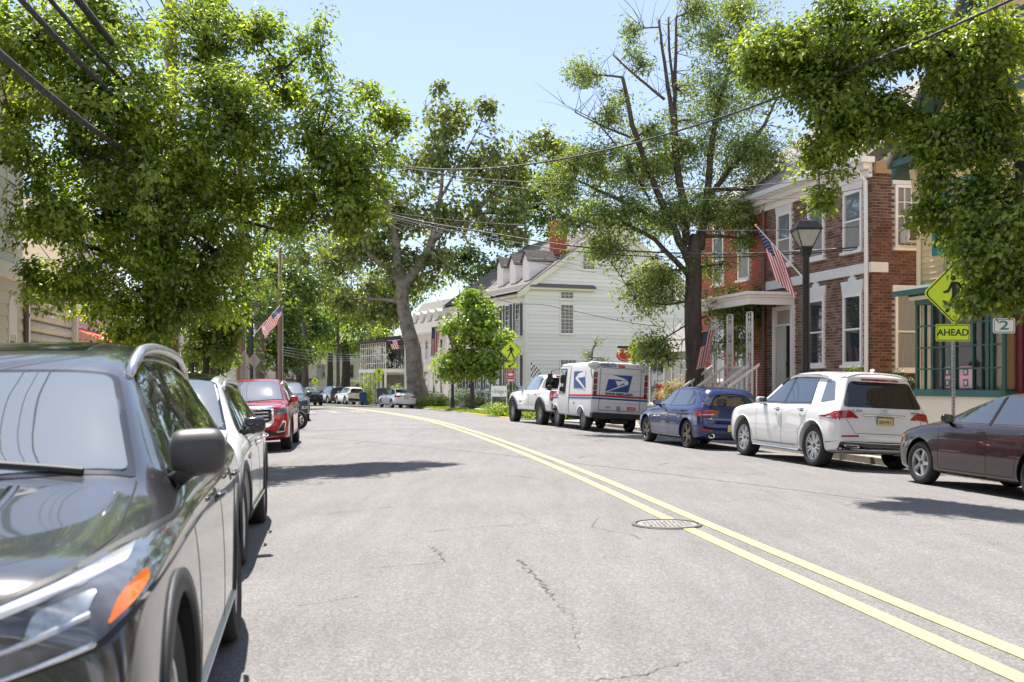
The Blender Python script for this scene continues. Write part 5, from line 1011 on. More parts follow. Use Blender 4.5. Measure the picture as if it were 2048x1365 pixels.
for x0_ in (-.7, 1.75):
    mb = MB(); L_ = 1.0
    mb.b2((x0_, 1.40, 1.95), (x0_ + L_, 1.46, 2.02)); mb.b2((x0_, 1.40, 1.15), (x0_ + L_, 1.46, 1.20))
    for k in range(8): mb.box((x0_ + .06 + k * .125, 1.43, 1.57), (.035, .035, .78))
    mb.build('railing', lt, pc)
st = MB()
for k in range(5): st.b2((.55, 1.5 + k * .28, 0), (1.5, 1.5 + (k + 1) * .28, .95 - k * .19))
st.build('stairs', CONC, pc)
for x_ in (.52, 1.53, -.95, -1.6):
    mb = MB(); mb.add([(x_ - .03, 1.5, 2.0), (x_ + .03, 1.5, 2.0), (x_ + .03, 3.0, 1.0), (x_ - .03, 3.0, 1.0), (x_ - .03, 1.5, 2.08), (x_ + .03, 1.5, 2.08), (x_ + .03, 3.0, 1.08), (x_ - .03, 3.0, 1.08)], [(0, 3, 2, 1), (4, 5, 6, 7), (0, 1, 5, 4), (1, 2, 6, 5), (2, 3, 7, 6), (3, 0, 4, 7)])
    for k in range(10): y_ = 1.58 + k * .15; mb.box((x_, y_, 2.0 - (y_ - 1.5) * .667 - .42), (.03, .03, .84))
    mb.box((x_, 3.0, .58), (.09, .09, 1.16)); mb.build('stair_rail', lt, pc)
# ---------------------------------------------------------------- yellow clapboard shop house
orgy, angy = frame_of(1838, 23.6, -.24, .97); hy = thing('yellow_house', orgy, angy, 'yellow clapboard house with green trim, teal shutters and a many-paned shop window', 'house')
mb = MB(); mb.b2((-8, -8, -.2), (0, -.0, 6.6)); gable_end(mb, RZ(pi), 0, 8, 6.59, 6.6, 11.2, .2); mb.build('wall', M('yellow_wall', (.6, .43, .22), .7), hy)
boards(hy, mo, .12, 8, 3.75, 11.0, .13, YEL2, top=lambda z: (.12, 8) if z < 6.6 else ((z - 6.6) / 1.15, 8 - (z - 6.6) / 1.15), th=.022)
boards(hy, mo, 3.05, 3.22, .2, 3.75, .13, YEL2, th=.022)
boards(hy, Matrix.Translation((0, 0, 0)) @ RZ(pi / 2), -8, -.05, .2, 6.5, .26, YEL2)
MB().b2((-.13, .0, .2), (0.02, .05, 6.6)).build('corner_board', M('corner_tan', (.62, .46, .27), .6), hy)
for s in (0, 1):
    x_ = lambda t: -t if s == 0 else -8 + t
    mb = MB()
    for (o0, o1, z0, z1, mi) in ((.0, .45, -.32, -.05, 0), (-.02, .55, -.05, .08, 1)):
        vs = []
        for y_ in (o0, o1):
            for t, z in ((-.35, 6.35), (4.0, 11.35)):
                for dz in (z0, z1): vs.append((x_(t), y_, z + dz))
        mb.add(vs, [(0, 1, 3, 2), (4, 6, 7, 5), (0, 2, 6, 4), (1, 5, 7, 3), (0, 4, 5, 1), (2, 3, 7, 6)], mi)
    mb.build('rake_trim', [GRN, ROOFG], hy)
MB().b2((-.5, -.0, 6.28), (.45, .5, 6.42)).build('eave_return', GRN, hy); MB().tube([(-.05, .18, 6.2), (-.05, .12, 5.9), (-.05, .1, 5.7)], .09, 6).build('bracket', M('corner_tan'), hy)
for tcx in (1.35, 5.2):
    window(hy, mo @ T(tcx, 0, 4.3), .85, 1.45, nx=2, ny=4, frame=M('teal_trim', (.05, .25, .21), .5)); shutters(hy, mo @ T(tcx, 0, 4.25), .85, 1.55, .40, M('teal_shutter', (.02, .19, .17), .5))
window(hy, mo @ T(3.4, 0, 7.2), .9, 1.5, nx=2, ny=4, frame=GRN)
_before = set(hy.children)
bay = MB(); bay.b2((-2.75, 0, .3), (-.02, .55, 1.25)); bay.build('bulkhead', CREAM, hy)
MB().b2((-2.8, 0, 1.25), (.02, .62, 1.38)).build('bay_sill', M('teal_sill', (.03, .11, .11), .45), hy)
MB().b2((-2.7, .56, .5), (-.1, .575, .62)).build('bulkhead_panel', GRN, hy)
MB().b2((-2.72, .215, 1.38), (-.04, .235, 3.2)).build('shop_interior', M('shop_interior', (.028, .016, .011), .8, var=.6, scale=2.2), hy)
MB().b2((-2.72, .24, 1.40), (-2.36, .44, 3.15)).build('inner_panelling', WOOD, hy)
cols = [.02, .30, .58, .88, 1.20, 1.28, 1.86, 2.12, 2.30, 2.42, 2.74]; rows_ = [1.38, 1.82, 2.27, 2.73, 3.20]
mt = MB()
for i, c in enumerate(cols): ww = .075 if i in (0, 4, 5, 8, 9, 10) else .03; mt.box((-c, .54, 2.29), (ww, .06, 1.82))
for z in rows_: mt.box((-1.38, .54, z), (2.76, .05, .035))
mt.b2((-2.8, .05, 3.20), (.0, .60, 3.36)); mt.build('muntins', GRN, hy)
for i in range(len(cols) - 1):
    if cols[i + 1] - cols[i] < .13: continue
    for j in range(4): MB().b2((-cols[i + 1] + .02, .525, rows_[j] + .02), (-cols[i] - .02, .533, rows_[j + 1] - .02)).build('pane', WTH if False else M('shop_glass', (.02, .022, .022), .02, ior=1.5), hy) if False else None
gp = bpy.data.materials.new('clear_pane'); gp.use_nodes = True; tn = gp.node_tree; tn.nodes.clear(); oo = tn.nodes.new('ShaderNodeOutputMaterial'); tb = tn.nodes.new('ShaderNodeBsdfTransparent'); gb = tn.nodes.new('ShaderNodeBsdfGlossy'); gb.inputs['Roughness'].default_value = .02; mxx = tn.nodes.new('ShaderNodeMixShader')
mxx.inputs[0].default_value = .025; tn.links.new(tb.outputs[0], mxx.inputs[1]); tn.links.new(gb.outputs[0], mxx.inputs[2]); tn.links.new(mxx.outputs[0], oo.inputs[0])
for i in range(len(cols) - 1):
    if cols[i + 1] - cols[i] < .13: continue
    for j in range(4): MB().b2((-cols[i + 1] + .02, .527, rows_[j] + .02), (-cols[i] - .02, .531, rows_[j + 1] - .02)).build('pane', gp, hy)
rf = MB(); rf.add([(-2.95, 0, 3.72), (.30, 0, 3.72), (.30, .95, 3.50), (-2.95, .95, 3.50), (-2.95, 0, 3.60), (.30, 0, 3.60), (.30, .95, 3.38), (-2.95, .95, 3.38)], [(0, 1, 2, 3), (7, 6, 5, 4), (0, 4, 5, 1), (1, 5, 6, 2), (2, 6, 7, 3), (3, 7, 4, 0)]); rf.build('bay_roof', GRN, hy)
MB().b2((-2.85, 0, 3.30), (.05, .70, 3.46)).build('bay_fascia', CREAM, hy)
dt = MB()
for k in range(24): dt.box((-.05 - k * .12, .74, 3.40), (.06, .06, .07))
dt.build('dentils', GRN, hy)
for o in set(hy.children) - _before: o.location = (-.42, -.20, 0)
dd = MB(); dd.b2((-4.4, .0, .2), (-3.26, .06, 3.3)); ddo = dd.build('door', REDD, hy)
for x_ in (-3.3, -4.35): MB().b2((x_ - .09, .06, .2), (x_ + .09, .12, 3.4)).build('door_frame', REDD, ddo)
for k, (xa, xb) in enumerate(((-1.80, -1.36), (-1.12, -.84))):
    ps = thing('poster', (0, 0, 0), 0, ('pink poster with black framed pictures, right one in the shop window', 'narrow pink poster with black framed pictures, left one in the shop window')[k], 'poster'); ps.parent = None
    R4 = Matrix.Translation(orgy) @ RZ(angy); pm = R4 @ T((xa + xb) / 2 - .42, .29, 1.42); ps.location = pm.to_translation(); ps.rotation_euler = (0, 0, angy + pi)
    MB().box((0, 0, .22), (xb - xa, .012, .44)).build('sheet', M('pink_card', (.72, .32, .42), .6), ps)
    for z in (.11, .33): MB().box((0 if k else -.02, -.010, z), (.16, .008, .15)).build('picture_frame', BLK, ps, bevel=.01); MB().box((0 if k else -.02, -.016, z), (.06, .004, .075)).build('picture', M('picture_grey', (.5, .52, .5), .5), ps)
# ---------------------------------------------------------------- big white clapboard house
orgw, angw = frame_of(1050, 70, -.385, .923); hw = thing('white_house', (orgw[0], orgw[1], vz(orgw[0], orgw[1]) - .1), angw, 'large white clapboard house, plain gable end to the street, three dormers and dark shutters', 'house')
GW = 13.0; ZW = 8.0; ZR = 12.6; L_ = 15
mb = MB(); mb.b2((0, -GW, -.4), (L_, 0, ZW)); gable_end(mb, RZ(-pi / 2), 0, GW, ZW - .01, ZW, ZR, .2); mb.build('wall', WPNT, hw)
sl_ = (ZR - ZW) / (GW / 2)
boards(hw, ms, .12, GW, .0, ZR - .4, .25, CLAP, top=lambda z: (.12, GW) if z < ZW else (max(.12, (z - ZW) / sl_), GW - (z - ZW) / sl_))
boards(hw, mo, -L_, -.02, .0, ZW - .5, .2, CLAP)
MB().b2((-.06, -.16, 0), (-.035, .02, ZW)).build('corner_board', WPNT, hw); MB().b2((-.06, .0, 0), (.18, .045, ZW)).build('corner_board', WPNT, hw)
for (v, z, w_, h_, nx_, ny_) in ((3.0, 5.0, 1.0, 2.0, 3, 8), (3.0, 7.3, 1.0, .55, 3, 2), (3.1, 2.1, 1.25, 1.25, 4, 4), (4.6, 9.3, .95, 1.1, 3, 4)):
    window(hw, ms @ T(v, -.03, z), w_, h_, nx=nx_, ny=ny_, split=.5 if h_ > 1 else 0, pane=M('old_glass', (.06, .04, .03), .06, ior=1.6), top=M('old_glass'), sill=True)
MB().add([(-.05, -.25, ZW + .30), (-.05, -5.0, ZW + .30), (-.42, -5.0, ZW + .12), (-.42, -.25, ZW + .12), (-.05, -.25, ZW + .02), (-.05, -5.0, ZW + .02), (-.42, -5.0, ZW + .02), (-.42, -.25, ZW + .02)], [(0, 1, 2, 3), (7, 6, 5, 4), (3, 2, 6, 7), (0, 3, 7, 4), (1, 5, 6, 2)]).build('pent_eave', SHD, hw, attr=True)
MB().b2((-.36, -5.0, ZW - .12), (-.03, -.25, ZW + .02)).build('pent_soffit', CREAM, hw)
for s in (0, 1):
    yy = lambda t: t if s == 0 else -GW - t
    q = [(-.25, yy(.55), ZW - .30 + .02), (L_, yy(.55), ZW - .28), (L_, -GW / 2, ZR + .15), (-.25, -GW / 2, ZR + .15)]
    rf = MB(); rf.add(q, [(0, 1, 2, 3)]); rf.add([(x, y, z - .14) for x, y, z in q], [(3, 2, 1, 0)]); r_ = rf.build('roof', ROOFD, hw)
    if s == 0: shingles(r_, q, 32, SHD, 0)
    rk = MB(); a, b = (-.30, yy(.55), ZW - .33), (-.30, -GW / 2, ZR + .10)
    rk.add([a, (a[0], a[1], a[2] - .38), (b[0], b[1], b[2] - .38), b, (-.04, a[1], a[2]), (-.04, a[1], a[2] - .38), (-.04, b[1], b[2] - .38), (-.04, b[1], b[2])], [(0, 1, 2, 3), (4, 7, 6, 5), (0, 4, 5, 1), (1, 5, 6, 2), (2, 6, 7, 3), (3, 7, 4, 0)]); rk.build('rake_board', CREAM, hw)
MB().b2((-.1, .0, ZW - .55), (L_, .40, ZW - .35)).build('cornice', WPNT, hw)
for t in (1.3, 3.6, 5.9):
    z0 = 8.65; d = MB(); d.b2((t - .5, -3.2, z0 - .3), (t + .5, -.62, z0 + 1.35)); d.prism([(t - .5, z0 + 1.34), (t + .5, z0 + 1.34), (t, z0 + 1.85)], -3.6, -.62); do = d.build('dormer', WPNT, hw)
    for z in range(7): MB().b2((t - .535, -3.0, z0 + z * .2), (t - .50, -.66, z0 + z * .2 + .185)).build('clapboard', CLAP, do)
    for s in (-1, 1):
        q = [(t + s * .65, -.48, z0 + 1.22), (t + s * .65, -4.2, z0 + 1.22), (t, -4.2, z0 + 1.98), (t, -.48, z0 + 1.98)]
        r = MB(); r.add(q, [(0, 1, 2, 3)]); r.add([(x, y, z - .07) for x, y, z in q], [(3, 2, 1, 0)]); r.add([q[0], q[3], (q[3][0], q[3][1], q[3][2] - .1), (q[0][0], q[0][1], q[0][2] - .1)], [(0, 1, 2, 3)]); r.build('dormer_roof', ROOFD, do)
    window(hw, mo @ T(-t, -.64 + 0, z0 + .1) @ T(0, 1.28, 0), .62, 1.15, nx=2, ny=4, sill=False)
for t in (1.1, 2.9, 4.7, 6.5, 8.3, 10.1, 12.):
    for z, h_ in ((4.9, 2.15), (1.3, 2.3)):
        window(hw, mo @ T(-t, -.03, z), .8, h_, nx=2, ny=6, sill=True); shutters(hw, mo @ T(-t, -.045, z), .8, h_, .32)
ch = MB(); ch.box((1.5, -3.1, 11.0), (.75, .95, 3.3)); ch.box((1.5, -3.1, 12.62), (.88, 1.08, .16)); ch.build('chimney', BRKR, hw, attr=True)
st = MB()
for k in range(5): st.b2((7.3, .0, 0), (9.4, .5 + k * .35, 1.1 - k * .22))
st.build('front_steps', CONC, hw)
pr = MB()
for x_ in (7.3, 9.4):
    pr = MB(); pr.tube([(x_, .2, 2.1), (x_, 2.0, 1.14)], .02, 5)
    for k in range(7): pr.tube([(x_, .2 + k * .3, .2), (x_, .2 + k * .3, 2.1 - k * .16)], .018, 5)
    pr.build('handrail', BLK, hw)
# ---------------------------------------------------------------- further houses on the right
o3, a3 = frame_of(893, 88, -.42, .907); h3 = thing('white_house', (o3[0], o3[1], -.4), a3, 'white house with a dark mansard roof and round-topped dormers beyond the leaning sycamore', 'house')
MB().b2((0, -8, 0), (9.2, 0, 6.2)).build('wall', WPNT, h3); boards(h3, mo, -9.2, 0, .2, 5.9, .22, CLAP); boards(h3, ms, 0, 8, .2, 6.0, .22, CLAP)
mb = MB(); mb.add([(-.4, .45, 6.2), (9.6, .45, 6.2), (9.6, -8.4, 6.2), (-.4, -8.4, 6.2), (.5, -1.1, 9.0), (8.7, -1.1, 9.0), (8.7, -7, 9.0), (.5, -7, 9.0)], [(3, 2, 1, 0), (0, 1, 5, 4), (1, 2, 6, 5), (2, 3, 7, 6), (3, 0, 4, 7), (4, 5, 6, 7)]); mb.build('mansard_roof', SHG, h3, attr=True)
MB().b2((-.5, -.0, 6.0), (9.7, .55, 6.22)).build('cornice', WPNT, h3)
for k in range(5): t = .9 + k * 1.8; d = MB(); d.b2((t - .42, -1.6, 6.5), (t + .42, -.15, 7.7)); d.tube([(t, -1.8, 7.7), (t, -.1, 7.7)], .47, 14); d.build('dormer', WPNT, h3); window(h3, mo @ T(-t, .15 - .16, 6.6) @ T(0, .17, 0), .55, 1.25, sill=False)
for k in range(5):
    t = 1. + k * 1.75
    for z, h_ in ((3.9, 1.7), (1.0, 1.9)): window(h3, mo @ T(-t, -.03, z), .62, h_, split=.5)
MB().b2((4.2, .03, .5), (5.1, .08, 2.9)).build('door', BLKP, h3)
o4, a4 = frame_of(824, 100, -.45, .893); h4 = thing('porch_house', (o4[0], o4[1], -.5), a4, 'pale house with a glazed upper balcony over a columned porch, far up the street', 'house')
MB().b2((0, -8, 0), (10.5, 0, 6.2)).build('wall', WPNT, h4); MB().b2((-.4, -8.4, 6.2), (11, .5, 6.5)).build('roof', ROOFD, h4); MB().b2((2, 0, 3.0), (9.5, 2.0, 3.35)).build('porch_roof', WPNT, h4)
mb = MB()
for k in range(7): mb.box((2.1 + k * 1.2, 1.85, 1.5), (.16, .16, 3.0))
mb.build('columns', WPNT, h4); mb = MB()
for k in range(13): mb.box((2.1 + k * .6, 1.85, 4.6), (.07, .07, 2.5))
for z in (3.9, 4.7, 5.4, 5.85): mb.box((5.7, 1.85, z), (7.4, .05, .06))
mb.build('balcony_screen', WPNT, h4); MB().b2((2, .02, 3.4), (9.4, .06, 5.8)).build('balcony_glass', WING, h4); MB().b2((2, .02, .2), (9.4, .06, 2.8)).build('porch_shade_sheet', M('porch_shade_dark', (.16, .14, .12), .8), h4); MB().b2((1.7, 0, 5.85), (9.8, 2.2, 6.1)).build('balcony_roof', ROOFD, h4)  # porch shade is a dark sheet, its darkness put into the colour
o5 = P(640, HY, 150); h5 = thing('stone_building', (o5.x - 9, 150, -.8), radians(6), 'long beige building closing the far end of the street', 'building')
MB().b2((-4, 0, 0), (26, 9, 7.2)).build('wall', M('beige_stucco', (.50, .45, .36), .9, var=.25, scale=1), h5)
for t in (1, 5.5, 9, 13, 17, 21): window(h5, T(t, 0, 3.0), 1.2, 1.9, nx=2, ny=2, frame=M('window_frame_grey', (.3, .3, .3)));
for t in (2, 7, 15, 19): window(h5, T(t, 0, .6), 2.6, 1.7, nx=3, ny=1, frame=WPNT)
MB().b2((-4.3, -.6, 7.2), (26.3, 9, 7.7)).build('roof', ROOFD, h5); MB().b2((3, -1.0, 2.6), (8.5, 0, 2.9)).build('awning', M('maroon_cloth', (.12, .03, .03), .8), h5); MB().b2((11, -.4, 2.45), (22, 0, 2.62)).build('ledge', CREAM, h5)
o6, a6 = frame_of(1296, 48, -.30, .95); h6 = thing('shop', (o6[0], o6[1], 0), a6, 'low grey roofed shop with clothes hung outside, between the white and red houses', 'shop')
MB().b2((-7, -6, 0), (0, 0, 2.9)).build('wall', M('shop_wall', (.35, .33, .30), .7), h6)
mb = MB(); mb.add([(-7.3, .6, 2.8), (.3, .6, 2.8), (.3, -3, 5.0), (-7.3, -3, 5.0), (-7.3, -6.5, 2.8), (.3, -6.5, 2.8)], [(0, 1, 2, 3), (3, 2, 5, 4), (0, 3, 4), (1, 5, 2)]); mb.build('roof', ROOFG, h6)
for t in (1.0, 3.2, 5.4): window(h6, mo @ T(t, 0, .6), 1.5, 1.9, nx=2, ny=1, split=0)
# ---------------------------------------------------------------- left side buildings (local +X runs away, the front is local -Y)
ol, al = frame_of(46, 22.2, -.185, .983)
ha = thing('yellowish_house', (ol[0], ol[1], 0), al, 'tall pale yellow shingled building at the left edge with bracketed cornice', 'building'); TAN = M('tan_shingle', (.60, .53, .38), .75, var=.08, scale=2, objrnd=.5)
MB().b2((-12, 0, 0), (0, 8, 7.4)).build('wall', CREAM, ha); boards(ha, Matrix.Identity(4), -12, -.1, .2, 3.55, .24, TAN, name='shingle_course'); boards(ha, Matrix.Identity(4), -12, -.1, 3.9, 7.0, .2, M('cream_board', (.66, .62, .50), .7, objrnd=.4, var=.05))
MB().b2((-12, -.12, 3.58), (0, 0, 3.86)).build('belt_course', CREAM, ha); MB().b2((-12.2, -.75, 7.25), (.35, .1, 7.5)).build('cornice', CREAM, ha, bevel=.02); MB().b2((-12, -.12, 6.9), (.05, 0, 7.25)).build('frieze', CREAM, ha)
for t in (-.5, -1.3, -2.9, -3.7): mb = MB(); mb.prism([(0, 7.25), (0, 6.6), (-.12, 6.7), (-.2, 6.95), (-.5, 7.1), (-.6, 7.25)], -.07, .07, 0, RZ(pi / 2)); o = mb.build('bracket', CREAM, ha); o.location = (t, 0, 0)
for t in (-.95, -3.2, -5.4):
    window(ha, T(t, 0, 1.0), .58, 1.55, frame=CREAM, fw=.07, split=0, crown=None); ar = MB(); ar.prism([(-.29, 2.55), (.29, 2.55)] + [(.29 * cos(a * pi / 10), 2.85 + .42 * sin(a * pi / 10)) for a in range(11)], -.05, 0); o = ar.build('arch_panel', CREAM, ha); o.location = (t, 0, 0)
    window(ha, T(t, 0, 4.3), .8, 1.9, frame=CREAM, crown='flat')
MB().tube([(-.06, -.08, 3.5), (-.06, -.08, .1)], .05, 8).build('downpipe', M('brown_pipe'), ha)
hb = thing('cream_shop', (ol[0] - .185 * .02, ol[1] + .983 * .02, 0), al, 'cream shop front with broad rounded boards above its door, second building from the left', 'shop')
MB().b2((0, .1, 0), (4.9, 8, 3.75)).build('wall', CREAM, hb); MB().b2((0, 2.5, 3.7), (4.9, 8, 6.4)).build('upper_wall', WPNT, hb)
for k in range(5): mb = MB(); mb.tube([(.2, .1, 2.50 + k * .25), (4.7, .1, 2.50 + k * .25)], .125, 10); o = mb.build('rounded_board', M('cream_board_warm', (.62, .54, .40), .7, var=.12, scale=3), hb, True)  # rounded boards in a warmer cream, tone varying at random
for x_ in (.08, 4.8): MB().b2((x_ - .09, -.1, 0), (x_ + .09, .1, 3.9)).build('pilaster', CREAM, hb)
MB().b2((0, -.2, 3.72), (4.9, .15, 3.95)).build('cornice', CREAM, hb); MB().b2((.2, -.06, 2.10), (4.7, .1, 2.36)).build('fascia', CREAM, hb)
for t, w_ in ((.6, .5), (2.3, .5), (3.2, .45), (3.9, .5), (4.4, .35)): window(hb, T(t, .1, .7), w_, 1.4, frame=CREAM, split=0, sill=False)
MB().b2((1.15, -.02, .1), (1.85, .1, 2.1)).build('door', CREAM, hb)
hc = thing('shop', (ol[0] - .185 * 4.95, ol[1] + .983 * 4.95, 0), al, 'shop behind the big left tree with a bright red awning', 'shop')
MB().b2((0, .2, 0), (7, 8, 6.2)).build('wall', CREAM, hc); boards(hc, T(0, .2, 0), 0, 7, 2.9, 6.0, .2, CLAP)
mb = MB(); mb.add([(.1, .2, 3.0), (6.6, .2, 3.0), (6.6, -.6, 2.62), (.1, -.6, 2.62), (.1, -.6, 2.45), (6.6, -.6, 2.45)], [(0, 1, 2, 3), (3, 2, 5, 4)]); mb.build('awning', M('red_awning', (.75, .05, .03), .7), hc)
for t in (1.2, 3.4, 5.6): window(hc, T(t, .2, .6), 1.6, 1.7, split=0, nx=2)
# buildings behind the camera and off to the sides: what the cars' glass mirrors
for k, (x, y, a, w_, h_, m_, lb) in enumerate(((15, 4, 1.33, 12, 8, BRKS, 'brick building out of view on the near right'), (17, -14, 1.33, 14, 9, CREAM, 'cream building out of view behind the camera on the right'), (-12, -8, 1.33, 14, 8, WPNT, 'white building out of view behind the camera on the left'), (6, -60, 0, 34, 9, BRKS, 'brick building far behind the camera'))):
    t_ = thing('building', (x, y, -.1), a, lb, 'building'); s_ = -1 if x > 0 and k < 3 else 1
    MB().b2((-w_ / 2, 0 if s_ < 0 else 0, 0), (w_ / 2, -8 * (1 if k < 2 else -1), h_)).build('wall', m_, t_)
    for i in range(int(w_ / 2.4)):
        for z in (1.2, 4.4): window(t_, (mo if k < 2 else (Matrix.Identity(4) if k == 2 else mo @ T(0, -8, 0))) @ T(-w_ / 2 + 1.2 + i * 2.4, -.02, z), 1.0, 1.8)
# ================================================================= TREES
LF_PEAR = leafmat('pear_leaf', (.05, .105, .02), (.40, .53, .085), .60); LF_ASH = leafmat('ash_leaf', (.06, .11, .03), (.33, .43, .12), .54); LF_SYC = leafmat('sycamore_leaf', (.07, .10, .03), (.27, .33, .10), .5)
LF_DK = leafmat('dark_leaf', (.035, .075, .015), (.13, .20, .035), .45); LF_YG = leafmat('young_leaf', (.08, .16, .02), (.36, .48, .07), .55); LF_MID = leafmat('mid_leaf', (.06, .12, .018), (.21, .30, .05), .52); LF_MAP = leafmat('maple_leaf', (.04, .085, .015), (.34, .45, .06), .57)
BARK = M('bark', (.085, .068, .055), .95, var=.45, scale=7, bump=1., bscale=22, stretch=(1, 1, .25)); BARKS = M('sycamore_bark', (.075, .058, .045), .9, col2=(.29, .25, .20), scale=2.4, bump=.6, bscale=18, detail=3); BARKD = M('dark_bark', (.045, .036, .03), .95, var=.4, scale=8, bump=.9, bscale=24, stretch=(1, 1, .3)); POLEW = M('pole_wood', (.16, .105, .075), .9, var=.35, scale=5, bump=.6, bscale=30, stretch=(1, 1, .12))
def leaves(C, size, per, rad, mat, parent, name='crown', flat=.6, droop=.35, aspect=.55, seed=1):
    """C: clump centres (n,3) with outward hints (n,3): many small folded leaves round each"""
    r = np.random.default_rng(seed); n = len(C['c']); N = n * per
    cc = np.repeat(C['c'], per, 0); out = np.repeat(C['o'], per, 0); rr = np.repeat(C['r'], per) if 'r' in C else np.full(N, rad)
    d = r.normal(size=(N, 3)); d /= np.linalg.norm(d, axis=1)[:, None]; d[:, 2] *= .75
    pos = cc + d * (rr * r.random(N) ** .45)[:, None]; pos[:, 2] -= droop * rr * r.random(N)
    nrm = np.array([0, 0, 1.]) * flat + out * .45 + r.normal(size=(N, 3)) * .42 + d * .3; nrm /= np.linalg.norm(nrm, axis=1)[:, None]
    ax = d * .7 + out * .3 + r.normal(size=(N, 3)) * .5 + np.array([0, 0, -droop]); ax -= nrm * (ax * nrm).sum(1)[:, None]; ax /= np.linalg.norm(ax, axis=1)[:, None] + 1e-9
    sd = np.cross(nrm, ax); s = size * (.45 + .85 * r.beta(2, 2, N))[:, None] * 1.1
    b = pos; tip = pos + ax * s - nrm * s * .12; mid = pos + ax * s * .45
    l = mid + sd * s * aspect * .5 + nrm * s * .10; q = mid - sd * s * aspect * .5 + nrm * s * .10
    V = np.stack([b, l, tip, q], 1).reshape(-1, 3); i = np.arange(N)[:, None] * 4
    Fc = np.concatenate([i + np.array([0, 1, 2]), i + np.array([0, 2, 3])], 1).reshape(-1, 3)
    me = bpy.data.meshes.new(name); me.vertices.add(len(V)); me.vertices.foreach_set('co', V.astype(np.float32).ravel()); me.loops.add(Fc.size); me.loops.foreach_set('vertex_index', Fc.astype(np.int32).ravel())
    me.polygons.add(len(Fc)); me.polygons.foreach_set('loop_start', (np.arange(len(Fc)) * 3).astype(np.int32)); me.update(calc_edges=True)
    cl = np.repeat(r.random(n) * .45, per); val = np.clip(cl + r.random(N) * .6, 0, 1); at = me.attributes.new('rnd', 'FLOAT', 'FACE'); at.data.foreach_set('value', np.repeat(val, 2).astype(np.float32))
    me.materials.append(mat); o = bpy.data.objects.new(name, me); COL.objects.link(o); o.parent = parent; return o
def bez(a, b, bend=.15, n=6, up=.2):
    a, b = Vector(a), Vector(b); L = (b - a).length; m = (a + b) / 2 + Vector((random.uniform(-1, 1) * bend * L, random.uniform(-1, 1) * bend * L, up * L))
    return [a * (1 - t)**2 + m * 2 * t * (1 - t) + b * t * t for t in [k / n for k in range(n + 1)]]
